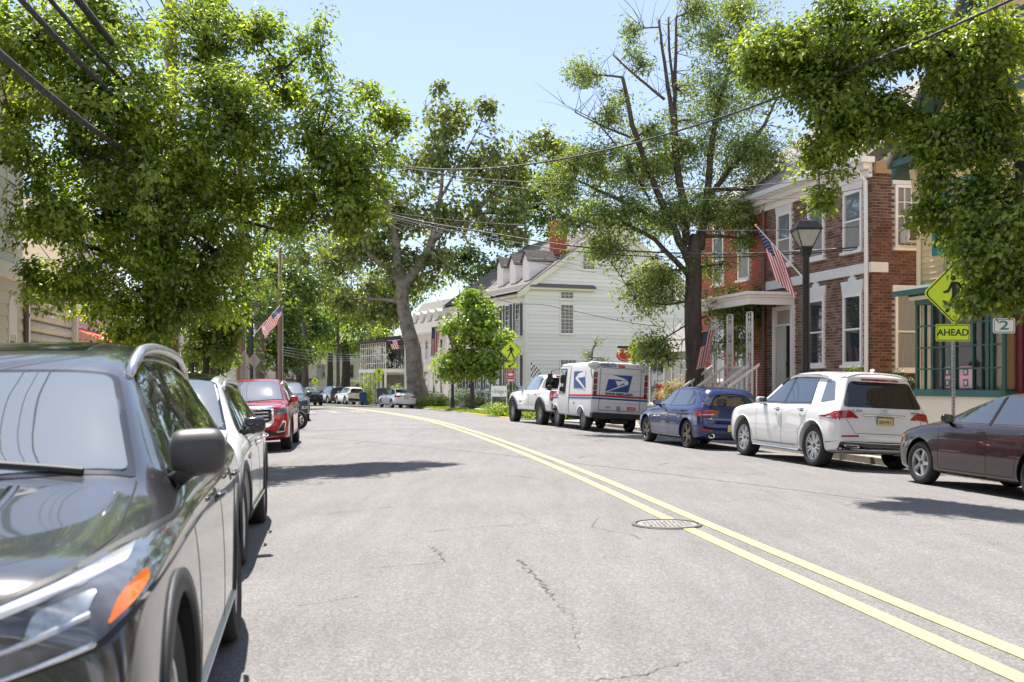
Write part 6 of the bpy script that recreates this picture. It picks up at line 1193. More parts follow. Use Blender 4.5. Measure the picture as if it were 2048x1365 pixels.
def tree(name, label, base, trunk, lobes, leaf, mat, bark, limbs=(), per=34, dens=1., crad=.34, seed=1, group=None, cat='tree', shell=.45, twig=.012, bare=0, zmin=2.2, flat=.6, droop=.35, aspect=.55, auto=True, tw_n=1.0, flare=1.35, spread=1.):
    """trunk: list of (x,y,z,r) world; lobes: (x,y,z,rx,ry,rz,n)"""
    random.seed(seed); r = np.random.default_rng(seed); t = thing(name, base, 0, label, cat, group); B0 = Vector(base)
    L = lambda p: Vector(p[:3]) - B0
    mb = MB(); tp = [L(p) for p in trunk]; tr = [p[3] for p in trunk]
    pts = []; rad = []
    for i in range(len(tp) - 1):
        for k in range(4): u = k / 4; pts.append(tp[i].lerp(tp[i + 1], u)); rad.append(tr[i] + (tr[i + 1] - tr[i]) * u)
    pts.append(tp[-1]); rad.append(tr[-1]); rad[0] *= flare; rad[1] *= 1 + (flare - 1) * .35
    pts = [p + Vector((random.uniform(-1, 1), random.uniform(-1, 1), 0)) * rad[i] * .10 for i, p in enumerate(pts)]
    mb.tube(pts, rad, 14); mb.build('trunk', bark, t, True)
    segs = []; lb = MB()
    for lm in limbs:
        lp = [L(p) for p in lm]; lr = [p[3] for p in lm]; ps = []; rs = []
        for i in range(len(lp) - 1):
            for k in range(4): u = k / 4; ps.append(lp[i].lerp(lp[i + 1], u) + Vector((random.uniform(-1, 1), random.uniform(-1, 1), random.uniform(-1, 1))) * lr[i] * .25); rs.append(lr[i] + (lr[i + 1] - lr[i]) * u)
        ps.append(lp[-1]); rs.append(lr[-1]); lb.tube(ps, rs, 8); segs += list(zip(ps, rs))
    segs += [(p, q) for p, q in list(zip(pts, rad))[len(pts) // 2:]]
    cs = []; os_ = []
    for (x, y, z, ax, ay, az, n) in lobes:
        c = Vector((x, y, z)) - B0; n = max(3, int(n * dens))
        if auto:
            k = min(segs, key=lambda s: (s[0] - c).length + (0 if s[0].z < c.z else 1.5 * (s[0].z - c.z))); e = c.copy(); br = bez(k[0], e, .12, 7, .06); r0 = min(k[1] * .7, .03 + .03 * (e - k[0]).length)
            lb.tube(br, [r0 + (twig * 1.4 - r0) * i / 7 for i in range(8)], 7); segs += [(p, r0 + (twig - r0) * i / 7) for i, p in enumerate(br)][2:]
        m = max(3, n // 6); ds = r.normal(size=(m, 3)); ds /= np.linalg.norm(ds, axis=1)[:, None]; us = r.random(m) ** shell * r.uniform(.75, 1.12, m)
        sub = ds * us[:, None]; ix = r.integers(0, m, n); sg = r.uniform(.08, .26, m)[ix][:, None] * spread          # sprays on their own small boughs
        q_ = sub[ix] + r.normal(size=(n, 3)) * sg + sub[ix] * (r.random(n)[:, None] * .22)
        q_[:, 2] *= .95; d = q_ / (np.linalg.norm(q_, axis=1)[:, None] + 1e-6)
        P_ = np.array(c)[None] + q_ * np.array([ax, ay, az])[None]; cs.append(P_); os_.append(d)
    C = np.concatenate(cs); O = np.concatenate(os_); keep = C[:, 2] + B0.z > zmin; C, O = C[keep], O[keep]
    S = np.array([list(s[0]) for s in segs]); step = max(1, int(1 / tw_n)) if tw_n > 0 else 10**9
    for i in range(0, len(C), step):
        k = int(np.argmin(((S - C[i])**2).sum(1) + .6 * np.maximum(0, S[:, 2] - C[i][2])**2)); a = Vector(S[k]); c = Vector(C[i])
        if (c - a).length < .15: continue
        lb.tube(bez(a, c, .12, 3, .05), [twig, twig * .75, twig * .55, twig * .3], 3, cap=False)
    for _ in range(bare):                                          # dead twigs beyond the leaves
        i = r.integers(len(segs)); a = segs[i][0]; dd = Vector((random.uniform(-1, 1), random.uniform(-1, 1), random.uniform(.2, 1.3))).normalized(); L0 = random.uniform(.5, 1.5)
        lb.tube(bez(a, a + dd * L0, .2, 4, .1), [twig, twig * .7, twig * .5, twig * .35, twig * .15], 3, cap=False)
    lb.build('branches', bark, t, True)
    leaves(dict(c=C, o=O, r=np.full(len(C), crad) * r.uniform(.6, 1.3, len(C))), leaf, per, crad, mat, t, seed=seed, flat=flat, droop=droop, aspect=aspect)
    return t
def lobe(px, py, D, rpx, rpy, n, dep=None):
    p = P(px, py, D); k = F / D; return (p.x, p.y, p.z, rpx / k, dep or (rpx + rpy) / 2 / k, rpy / k, n)
def pt(px, py, D, r): p = P(px, py, D); return (p.x, p.y, p.z, r)
# ---- big pear tree, left
q = [(90, 80, 17.5, 120, 120, 95), (210, 40, 18, 95, 80, 60), (190, 200, 18, 150, 110, 110), (115, 430, 18, 75, 80, 40), (200, 440, 19, 150, 130, 130), (110, 570, 19.5, 110, 45, 32), (30, 250, 18, 35, 50, 8),
     (400, 80, 20.5, 90, 110, 80), (560, 130, 21, 90, 90, 70), (470, 250, 20, 150, 120, 150), (340, 370, 20, 140, 140, 150), (640, 270, 21, 110, 90, 90), (720, 340, 21.5, 90, 70, 70), (795, 270, 22, 35, 70, 14), (770, 240, 22, 60, 22, 10), (650, 410, 21, 110, 55, 80),
     (420, 500, 20.5, 120, 100, 110), (350, 610, 20.5, 110, 70, 80), (240, 620, 20, 100, 45, 40), (725, 165, 21.5, 20, 45, 8), (640, 110, 21, 30, 80, 18), (500, 60, 21, 60, 45, 24), (790, 225, 22, 35, 18, 7), (150, 300, 18, 150, 120, 90), (530, 380, 21, 130, 50, 50), (280, 290, 19, 120, 160, 130), (290, 500, 20, 110, 90, 70), (160, 560, 19.5, 100, 60, 34), (480, 440, 20.8, 120, 60, 50), (300, 640, 20.3, 80, 40, 30), (700, 430, 21.4, 60, 45, 24)]
bx, by = P(318, HY, 21).x, 21; bz = vz(bx, by)
tree('pear_tree', 'big dense pear tree filling the upper left of the view', (bx, by, bz), [(bx, by, bz, .22), pt(314, 640, 21, .17), pt(300, 560, 21, .15), pt(290, 470, 20.6, .12)], [lobe(*a) for a in q], .105, LF_PEAR, BARKD,
     limbs=[[pt(290, 470, 20.6, .12), pt(240, 330, 19.5, .08), pt(190, 180, 18.5, .04)], [pt(300, 540, 21, .13), pt(360, 400, 20.6, .11), pt(400, 230, 20.5, .06), pt(410, 90, 20.5, .03)], [pt(340, 440, 20.8, .10), pt(480, 385, 21, .08), pt(590, 372, 21.2, .07), pt(700, 360, 21.4, .04)], [pt(300, 560, 21, .08), pt(200, 500, 19.6, .05), pt(90, 470, 18.4, .03)], [pt(400, 230, 20.5, .05), pt(520, 180, 20.8, .035), pt(600, 110, 21, .02)], [pt(380, 470, 20.8, .05), pt(470, 440, 21, .04), pt(600, 470, 21, .02)]],
     per=40, dens=1.22, crad=.30, seed=3, zmin=2.0, shell=.5)
# ---- tree overhanging from the right
q = [(1560, 90, 15.5, 75, 80, 60), (1540, 150, 15.5, 55, 60, 22), (1660, 60, 15, 110, 80, 90), (1660, 210, 15, 90, 90, 75), (1640, 300, 15.5, 55, 45, 24), (1640, 395, 15.5, 24, 35, 9), (1790, 60, 14.5, 100, 80, 75), (1780, 215, 14.5, 90, 55, 45), (1900, 110, 14, 110, 100, 90), (1960, 250, 14, 100, 90, 85), (1860, 270, 14, 50, 60, 26),
     (2010, 60, 13.5, 80, 90, 50), (2000, 400, 13.5, 90, 80, 70), (1975, 490, 13.5, 70, 45, 45), (2030, 560, 13.5, 70, 65, 60), (1975, 590, 13.5, 45, 30, 22), (1880, 420, 14, 28, 35, 9), (1620, 150, 15.2, 70, 60, 40), (1880, 350, 14, 40, 26, 8), (1700, 280, 15, 50, 35, 14), (1915, 440, 14, 45, 65, 28), (1852, 400, 14, 28, 30, 9), (1880, 300, 14, 45, 40, 18)]
p0 = P(2250, HY, 14.6); bz = vz(p0.x, p0.y)
tree('street_tree', 'leafy street tree overhanging the upper right corner, trunk outside the view', (p0.x, p0.y, bz), [(p0.x, p0.y, bz, .20), pt(2235, 560, 14.6, .16), pt(2160, 400, 14.5, .13)], [lobe(*a) for a in q], .082, LF_MAP, BARKD,
     limbs=[[pt(2160, 400, 14.5, .11), pt(2040, 300, 14.2, .085), pt(1975, 130, 14, .065), pt(1935, -30, 14, .04)], [pt(2160, 400, 14.5, .09), pt(2020, 180, 14.2, .055), pt(1980, 60, 14, .03)], [pt(1985, 150, 14.1, .05), pt(1900, 60, 14.3, .045), pt(1790, 60, 14.7, .03), pt(1690, 35, 15, .02)], [pt(2200, 500, 14.6, .10), pt(2050, 330, 13.8, .05), pt(1900, 230, 14.2, .035), pt(1780, 230, 14.7, .015)], [pt(2200, 520, 14.6, .08), pt(2050, 450, 13.8, .045), pt(1990, 560, 13.5, .02)], [pt(2040, 300, 14.2, .07), pt(2035, 420, 13.8, .05), pt(2030, 560, 13.6, .035)]],
     per=38, dens=1.6, crad=.25, seed=5, zmin=1.9, shell=.6, twig=.009)
# ---- ash by the brick houses
q = [(1170, 150, 33.5, 45, 40, 16), (1270, 60, 34, 18, 30, 6), (1220, 230, 33.5, 45, 40, 16), (1190, 320, 33, 80, 55, 40), (1120, 390, 33, 60, 45, 20), (1250, 430, 33, 110, 60, 60), (1330, 330, 34, 90, 60, 45), (1430, 190, 34, 85, 90, 70), (1440, 70, 34, 70, 70, 34), (1390, 20, 34, 45, 40, 16), (1470, 20, 34.2, 60, 50, 24), (1290, 130, 33.8, 30, 60, 9), (1520, 180, 34.4, 40, 60, 12), (1500, 310, 34, 90, 70, 60),
     (1570, 390, 34.5, 65, 45, 26), (1300, 590, 33.5, 65, 45, 40), (1310, 690, 33.5, 60, 30, 32), (1330, 545, 33.5, 80, 30, 20), (1455, 610, 33.5, 60, 35, 32), (1510, 630, 33.5, 45, 40, 20), (1470, 690, 33.5, 45, 25, 14), (1500, 480, 34, 50, 45, 16), (1400, 420, 34, 110, 60, 50), (1200, 500, 33.5, 60, 35, 16), (1560, 460, 34.5, 60, 45, 16), (1140, 440, 33, 50, 30, 10), (1540, 590, 33.5, 35, 16, 8), (1260, 340, 33.5, 60, 50, 20), (1300, 260, 33.5, 60, 50, 18), (1380, 300, 33.8, 70, 60, 24), (1350, 430, 33.5, 80, 50, 26), (1470, 430, 34, 80, 50, 26), (1545, 310, 34.2, 60, 50, 18), (1150, 330, 33, 60, 40, 14), (1230, 500, 33.3, 60, 30, 12), (1440, 530, 33.6, 50, 30, 10)]
bx, by = P(1388, HY, 33.5).x, 33.5; bz = vz(bx, by)
tree('ash_tree', 'tall thin-leaved ash tree with cut limb stubs in front of the brick houses', (bx, by, bz), [(bx, by, bz, .31), pt(1388, 700, 33.5, .28), pt(1387, 600, 33.5, .26), pt(1388, 520, 33.5, .25), pt(1392, 470, 33.5, .18)], [lobe(*a) for a in q], .125, LF_ASH, BARK,
     limbs=[[pt(1385, 530, 33.5, 0.156), pt(1350, 465, 33.3, 0.117), pt(1300, 350, 33.2, 0.094), pt(1265, 250, 33.2, 0.078), pt(1245, 155, 33.2, 0.055)], [pt(1375, 490, 33.5, 0.133), pt(1362, 380, 33.6, 0.117), pt(1350, 300, 33.6, 0.109), pt(1340, 200, 33.6, 0.070), pt(1325, 100, 33.6, 0.047), pt(1318, 40, 33.6, 0.035)], [pt(1352, 310, 33.6, 0.070), pt(1350, 180, 33.8, 0.062), pt(1352, 35, 33.8, 0.039)], [pt(1350, 200, 33.8, 0.047), pt(1338, 100, 33.8, 0.039), pt(1337, 35, 33.8, 0.031)], [pt(1400, 500, 33.5, 0.156), pt(1412, 400, 33.8, 0.117), pt(1430, 240, 34, 0.086), pt(1455, 150, 34, 0.055), pt(1480, 60, 34, 0.023)],
            [pt(1412, 400, 33.8, 0.094), pt(1475, 320, 34, 0.078), pt(1530, 250, 34.2, 0.055), pt(1560, 180, 34.3, 0.023)], [pt(1330, 450, 33.4, 0.078), pt(1240, 400, 33, 0.062), pt(1150, 360, 33, 0.023)], [pt(1330, 200, 33.6, 0.047), pt(1280, 160, 33.5, 0.039), pt(1226, 110, 33.4, 0.023)], [pt(1270, 280, 33.3, 0.039), pt(1200, 250, 33.2, 0.027), pt(1150, 225, 33.2, 0.016)], [pt(1385, 560, 33.5, 0.094), pt(1310, 480, 33.3, 0.070), pt(1220, 430, 33.1, 0.039)], [pt(1390, 600, 33.5, 0.047), pt(1330, 610, 33.3, 0.031), pt(1270, 600, 33.3, 0.016)], [pt(1390, 640, 33.5, 0.039), pt(1450, 620, 33.5, 0.027), pt(1530, 620, 33.5, 0.012)], [pt(1300, 400, 33.2, 0.039), pt(1240, 300, 33.2, 0.031), pt(1190, 240, 33.2, 0.016), pt(1130, 210, 33.2, 0.008)]],
     per=20, dens=3.6, crad=.38, seed=8, bare=420, shell=.8, twig=.014, flat=.3, aspect=.36, zmin=2.0, droop=.2, spread=1.5)
# ---- leaning sycamore
q = [(905, 230, 86, 70, 50, 26), (850, 320, 86, 70, 60, 36), (950, 330, 86, 80, 70, 44), (1040, 330, 86, 70, 50, 34), (790, 430, 86, 80, 70, 44), (900, 430, 86, 90, 60, 48), (1010, 430, 86, 60, 50, 22), (720, 500, 86, 80, 60, 34), (830, 540, 86, 70, 50, 34), (1090, 300, 86, 40, 45, 18), (740, 380, 87, 60, 50, 18), (690, 600, 86, 60, 40, 20), (770, 620, 86, 50, 40, 16), (880, 175, 86, 14, 16, 4), (975, 215, 86, 22, 30, 7), (870, 500, 86, 40, 60, 12), (700, 440, 87, 50, 40, 14)]
g0 = P(838, HY, 84.5); bz = vz(g0.x, g0.y)
tree('sycamore_tree', 'leaning sycamore with a thick mottled trunk beside the white sedan', (g0.x, g0.y, bz), [(g0.x, g0.y, bz - .1, .80), pt(826, 700, 84.5, .62), pt(808, 620, 84.5, .52), pt(802, 560, 84.5, .45)], [lobe(*a) for a in q], .36, LF_SYC, BARKS, spread=1.2,
     limbs=[[pt(804, 580, 84.5, .42), pt(850, 510, 85, .36), pt(885, 455, 85.5, .30), pt(935, 440, 86, .22), pt(985, 390, 86, .16), pt(1040, 330, 86, .07)], [pt(802, 560, 84.5, .42), pt(790, 480, 85, .3), pt(770, 400, 85, .2), pt(760, 330, 86, .09)], [pt(860, 500, 85, .22), pt(880, 400, 85.5, .16), pt(890, 300, 86, .09), pt(880, 190, 86, .03)], [pt(880, 400, 85.5, .12), pt(930, 310, 86, .07), pt(975, 220, 86, .03)], [pt(800, 560, 84.5, .3), pt(740, 510, 85, .2), pt(690, 440, 86, .08)], [pt(985, 390, 86, .12), pt(1060, 410, 86, .08), pt(1110, 400, 86, .04)], [pt(890, 330, 86, .08), pt(860, 260, 86, .05), pt(850, 200, 86, .02)]],
     per=15, dens=2.5, crad=.75, seed=12, bare=160, shell=.8, twig=.045, flat=.3, aspect=.8, zmin=2.5)
# ---- young bright tree
q = [(945, 640, 68, 55, 60, 60), (940, 585, 68, 24, 22, 10), (915, 700, 68, 45, 35, 26), (985, 700, 68, 40, 35, 24), (950, 740, 68, 60, 26, 24), (960, 610, 68, 35, 35, 18), (905, 740, 68, 25, 22, 8), (1020, 670, 68.5, 18, 18, 5)]
g0 = P(944, HY, 68); bz = vz(g0.x, g0.y)
tree('young_tree', 'young bright green tree on the verge in front of the big white house', (g0.x, g0.y, bz), [(g0.x, g0.y, bz, .14), pt(944, 740, 68, .11), pt(945, 660, 68, .07), pt(943, 590, 68, .03)], [lobe(*a) for a in q], .24, LF_YG, BARK, per=26, dens=2.2, crad=.5, seed=4, twig=.02, aspect=.8, zmin=1.7)
# ---- other trees farther away: (name label, px, D, trunk r, lobes, leaf mat, leaf size)
def far(label, px, D, r, q, mat, leaf, seed, bark=BARK, per=20, dens=2., crad=.9, name='tree', fork=620, **kw):
    g0 = P(px, HY, D); bz = vz(g0.x, g0.y) if D < 150 else -.9
    return tree(name, label, (g0.x, g0.y, bz), [(g0.x, g0.y, bz - .1, r), pt(px, (fork + HY) / 2, D, r * .85), pt(px - 2, fork, D, r * .7)], [lobe(*a) for a in q], leaf, mat, bark, per=per, dens=dens, crad=crad, seed=seed, twig=.03, **kw)
far('tall dark tree behind the big white house', 1060, 95, .4, [(1040, 400, 95, 80, 60, 34), (960, 530, 95, 60, 45, 30), (1000, 460, 95, 60, 50, 30), (1095, 420, 95, 55, 60, 24), (1080, 370, 95, 50, 40, 16), (920, 500, 95, 30, 30, 10), (1120, 360, 95, 45, 45, 16), (980, 570, 95, 50, 30, 16)], LF_DK, .38, 21, fork=560)
far('broad dark maple with a thick trunk at the end of the street', 692, 122, .55, [(700, 600, 122, 90, 55, 44), (640, 610, 122, 80, 50, 40), (740, 640, 122, 60, 40, 30), (600, 650, 122, 60, 40, 26), (660, 680, 122, 90, 25, 26), (700, 540, 122, 70, 40, 22), (770, 600, 122, 50, 50, 20)], LF_MID, .42, 22, BARKD, fork=690, crad=1.1)
far('slim straight tree right of the dark maple', 738, 118, .35, [(740, 560, 118, 50, 60, 22), (750, 620, 118, 50, 40, 18)], LF_SYC, .42, 23, BARKS, fork=640)
far('dark spreading tree behind the left lamp post', 560, 72, .3, [(560, 620, 72, 60, 45, 34), (530, 690, 72, 50, 40, 30), (590, 690, 72, 60, 40, 32), (600, 570, 72, 50, 45, 24), (550, 540, 72, 50, 40, 18)], LF_DK, .30, 24, BARKD, per=24, crad=.75)
far('yellowish tree beyond the red SUV', 610, 90, .3, [(590, 500, 90, 80, 50, 30), (640, 540, 90, 70, 50, 28), (560, 470, 90, 50, 40, 16), (670, 490, 90, 60, 45, 18), (650, 600, 90, 60, 35, 22)], LF_SYC, .36, 25, crad=.85)
far('small broadleaf tree beside the oval hanging sign', 412, 29, .10, [(430, 640, 29, 55, 40, 30), (400, 700, 29, 45, 30, 14), (450, 700, 29, 40, 40, 18), (395, 600, 29, 45, 35, 16), (470, 600, 29, 35, 40, 14)], LF_MID, .13, 26, BARKD, per=30, crad=.38, fork=690)
far('small tree next to the far right lamp post', 752, 108, .14, [(750, 720, 108, 26, 35, 12), (745, 760, 108, 20, 20, 6), (770, 690, 108, 24, 30, 8), (765, 650, 108, 26, 30, 8)], LF_YG, .32, 27, crad=.7, fork=740)
far('dark tree behind the utility pole on the left', 430, 48, .25, [(420, 720, 48, 60, 40, 30), (470, 650, 48, 60, 60, 36), (520, 600, 48, 45, 50, 22), (400, 560, 48, 60, 60, 26), (450, 740, 48, 60, 26, 20), (350, 700, 48, 50, 50, 24), (250, 690, 46, 50, 40, 20)], LF_DK, .2, 28, BARKD, per=26, crad=.6)
far('pale dry-looking street tree beyond the white house front', 1185, 52, .04, [(1185, 700, 52, 16, 24, 8), (1188, 735, 52, 24, 18, 9)], LF_SYC, .10, 29, per=22, crad=.3, fork=740, zmin=1.0)
far('tall tree behind the pear tree, left of the sycamore', 520, 60, .3, [(480, 420, 60, 80, 70, 20), (560, 440, 60, 50, 60, 10), (500, 540, 60, 60, 60, 26)], LF_MID, .26, 30, per=24, crad=.7)
far('thin tree showing between the ash and the sycamore', 1150, 100, .3, [(1130, 330, 100, 50, 60, 14), (1180, 420, 100, 60, 60, 20), (1090, 500, 100, 50, 40, 14), (1230, 470, 100, 70, 60, 22), (1320, 460, 100, 80, 60, 22)], LF_ASH, .34, 31, crad=.9)
far('dense dark tree filling the gap left of the far maple', 598, 100, .3, [(600, 600, 100, 60, 60, 40), (570, 660, 100, 50, 50, 30), (630, 660, 100, 50, 40, 26), (560, 560, 100, 60, 50, 30), (640, 560, 100, 50, 40, 20)], LF_DK, .36, 51, BARKD, crad=.9)
far('bright light green tree over the far cars', 676, 112, .2, [(676, 640, 112, 50, 40, 26), (640, 690, 112, 50, 30, 20), (720, 600, 112, 40, 35, 16), (600, 700, 112, 40, 24, 12)], LF_YG, .34, 54, crad=.9)
far('dark tree behind the glazed balcony house', 770, 128, .3, [(760, 620, 128, 60, 50, 26), (800, 570, 128, 60, 60, 30), (740, 670, 128, 50, 30, 18), (850, 560, 128, 60, 50, 24), (700, 690, 128, 50, 22, 14)], LF_MID, .42, 52, BARKD, crad=1.1)
far('tall dark tree closing the sky above the far cars', 660, 140, .4, [(640, 540, 140, 90, 60, 36), (700, 480, 140, 80, 60, 30), (600, 640, 140, 70, 40, 22), (740, 700, 140, 60, 20, 14), (560, 700, 140, 60, 30, 16)], LF_DK, .45, 53, BARKD, crad=1.3)
# wood on the skyline and trees behind the camera (seen only in glass and paint)
C = []; r = np.random.default_rng(2)
for i in range(900):
    px = r.uniform(380, 1500); D = r.uniform(170, 230); hh = 9 + 5 * math.sin(px * .02) + r.uniform(-2, 2); z = r.uniform(-1, hh)
    C.append(((px - 1024) / F * D, D, z))
C = np.array(C); o = leaves(dict(c=C, o=np.tile([0, -.6, .5], (len(C), 1))), .9, 22, 2.4, LF_MID, None, 'distant_wood'); tag(o, 'distant wood closing the view beyond the far houses', 'wood', kind='stuff')
for k, (x, y, hgt, nn_) in enumerate(((8.5, -9, 9, 60), (-6.5, -10, 9, 60), (9.5, -24, 11, 70), (-5, -26, 11, 70), (12.5, 3, 9, 50), (-9, 2, 9, 40))):
    tree('street_tree', ('street tree %s' % ('behind the camera on the right kerb', 'behind the camera on the left kerb', 'farther behind the camera on the right', 'farther behind the camera on the left', 'just outside the right edge near the camera', 'just outside the left edge near the camera')[k]), (x, y, 0), [(x, y, 0, .2), (x, y, 3, .16)],
         [(x, y, hgt * .55, 3, 3, 2, nn_), (x + 1, y, hgt * .8, 2.4, 2.4, 2, nn_ // 2)], .3, LF_MID, BARKD, per=26, crad=.7, seed=40 + k, twig=.02)
# ================================================================= POLES, WIRES, LAMPS, FLAGS, SIGNS
CABLE = M('cable_black', (.022, .02, .022), .6); CABG = M('cable_grey', (.28, .27, .30), .45, .2); BLKM = M('black_metal', (.014, .014, .015), .38, .3); GALV = M('galvanised_steel', (.33, .33, .33), .4, .75, var=.3, scale=20)
FY = M('sign_fluorescent', (.62, .80, .03), .45, var=.03); SBLK = M('sign_black', (.012, .012, .012), .5); SWH = M('sign_white', (.78, .78, .76), .5); SRD = M('sign_red', (.42, .03, .04), .5); SBK = M('sign_back', (.42, .36, .29), .5, .3)
def smooth_pts(ps, n=8):
    out = []; ps = [Vector(p) for p in ps]
    for i in range(len(ps) - 1):
        a, b, c, d = ps[max(0, i - 1)], ps[i], ps[i + 1], ps[min(len(ps) - 1, i + 2)]
        for k in range(n): t = k / n; out.append(.5 * ((2 * b) + (c - a) * t + (2 * a - 5 * b + 4 * c - d) * t * t + (3 * b - a - 3 * c + d) * t**3))
    return out + [ps[-1]]
def cable(name, label, ps, r, mat=CABLE, lash=False, group=None, n=8):
    q = smooth_pts(ps, n); mb = MB(); mb.tube(q, r, 6); o = mb.build(name, mat, None, True)
    tag(o, label, 'cable', group)
    if lash:
        mb = MB(); L = []; dd = 0
        for a, b in zip(q, q[1:]):
            m_ = max(1, int((b - a).length / .09))
            for k in range(m_): L.append((a.lerp(b, k / m_), (b - a).normalized()))
        pts = []
        for i, (p, t) in enumerate(L): u = t.orthogonal().normalized(); v = t.cross(u); an = i * 1.5; pts.append(p + (u * cos(an) + v * sin(an)) * (r + .003))
        mb.tube(pts, .0035, 3, cap=False); mb.build('lashing_wire', CABG, o)
    return o
def sag(a, b, s): a, b = Vector(a), Vector(b); return [a.lerp(b, t) - Vector((0, 0, 4 * s * t * (1 - t))) for t in [k / 8 for k in range(9)]]
def pole(px, D, r, h, label, arms=True):
    p = P(px, HY, D); z = vz(p.x, p.y); t = thing('utility_pole', (p.x, p.y, z), 0, label, 'utility pole')
    mb = MB(); mb.tube([(0, 0, -.2), (0, 0, h * .5), (0, 0, h)], [r, r * .9, r * .75], 14); mb.build('shaft', POLEW, t, True)
    if arms: MB().box((0, -.16, h - .7), (2.2, .1, .12)).build('crossarm', POLEW, t)
    for x in (-.95, .4, .95):
        m_ = MB(); m_.lathe([(0, 0), (.04, 0), (.065, .05), (.04, .08), (.055, .12), (.02, .16), (0, .16)], 10); o = m_.build('insulator', M('porcelain', (.55, .53, .5), .2), t, True); o.location = (x, -.16, h - .63)
    MB().tube([(r + .02, 0, .2), (r + .02, 0, h * .6)], .025, 5).build('conduit', M('conduit_grey', (.45, .44, .42), .5), t); return Vector((p.x, p.y, z))
p1 = pole(342, 24, .16, 10.8, 'wooden utility pole behind the pear tree, nearest on the left'); p2 = pole(481, 38.5, .16, 10.5, 'wooden utility pole by the backs of the signs, second on the left'); p3 = pole(560, 66, .15, 10, 'third utility pole, farther up the left kerb', False)
p0 = Vector((-1.6, -12, 0))
cl = [(6.05, .045, 1.15, 1, 'lowest thick black cable sweeping in from the upper left edge'), (6.75, .038, 1.05, 1, 'second lowest thick black cable at the upper left'), (7.15, .03, 1.1, 1, 'middle black cable among those at the upper left'), (7.6, .055, 1.15, 1, 'thickest lashed cable bundle at the upper left'), (8.6, .009, 1.0, 0, 'thin wire above the thick cable bundle at the upper left'), (9.0, .009, .9, 0, 'upper thin wire of the pair at the upper left'), (9.5, .018, .9, 1, 'short dark cable near the top edge left of centre')]
for i, (z, r, s, l, lab) in enumerate(cl):
    cable('cable', lab, sag((p0.x + .1 * i, p0.y, z + .1), (p1.x + .1, p1.y - .1, z), s), r, lash=bool(l) and i in (0, 1, 3), n=3)
    o = cable('cable', lab.split(' at ')[0].split(' sweeping')[0].split(' near')[0] + ', span beyond the first utility pole', sag((p1.x + .1, p1.y + .1, z), (p2.x + .1, p2.y, z - .1), s * .35), r * .7, n=2)
    if i in (0, 3, 5): cable('cable', ('low', '', '', 'middle', '', 'high')[i] + ' cable from the second pole up the left kerb to the third', sag((p2.x + .1, p2.y, z - .1), (p3.x, p3.y, z - .4), .8), .014, n=2)
A = Vector((p2.x, p2.y, 0)); B_ = Vector((6.2, 11.5, 0)); ps = []
for k in range(17): t = 1.3 * k / 16; q = A.lerp(B_, t); q.z = 12.0 - 16.03 * t + 10.06 * t * t if t < 1.0 else 6.03 + 4.09 * (t - 1) + 3 * (t - 1)**2; ps.append(q)
ps[0].z = 10.3
cable('service_cable', 'thick twisted service cable crossing high over the street to the upper right corner', ps, .017, CABLE, True, n=4)
def wpx(pts): return [P(*p) for p in pts]
cable('service_wire', 'thin wire crossing the street just below the thick twisted cable', wpx([(481, 330, 38.5), (800, 337, 36), (960, 358, 34), (1370, 378, 30.5), (1700, 352, 28), (1740, 345, 27.4)]), .012)
cable('service_wire', 'upper black cable of the pair passing behind the right lamp post', wpx([(481, 330, 38.5), (770, 426, 37), (1000, 470, 35), (1180, 496, 33), (1400, 508, 31), (1600, 503, 29), (1782, 490, 27.6)]), .022, lash=True)
cable('service_wire', 'lower black cable of the pair passing behind the right lamp post', wpx([(481, 350, 38.5), (770, 432, 37), (1000, 480, 35), (1180, 506, 33), (1400, 516, 31), (1600, 508, 29), (1784, 494, 27.6)]), .014)
cable('service_wire', 'level thin wire in front of the upper windows of the brick house', wpx([(481, 380, 38.5), (900, 440, 35), (1300, 459, 31.5), (1600, 460, 29), (1785, 448, 27.6)]), .009)
cable('service_wire', 'thin wire running through the ash tree towards the brick roof', wpx([(481, 330, 38.5), (820, 352, 36), (1200, 392, 32), (1560, 398, 29.5), (1750, 372, 27.4)]), .009)
cable('service_wire', 'black wire dropping across the white gable', wpx([(560, 430, 66), (760, 440, 60), (975, 588, 56), (1100, 612, 52), (1240, 642, 49), (1330, 655, 48)]), .018)
for k, (ya, yb) in enumerate(((430, 512), (436, 520), (442, 530))):
    cable('service_wire', ('highest', 'middle', 'lowest')[k] + ' of three thin wires strung across the white house roof', wpx([(560, 400 + k * 6, 66), (770, ya, 62), (960, 480 + k * 8, 58), (1100, yb, 52), (1300, 545 + k * 9, 40)]), .010)
for k in range(4):
    cable('service_wire', ('topmost', 'second', 'third', 'bottom')[k] + ' pale wire over the far end of the street', wpx([(560, 694 + k * 5, 66), (640, 704 + k * 6, 75), (712, 710 + k * 4, 95), (790, 706 + k * 6, 112)]), .018, CABG)
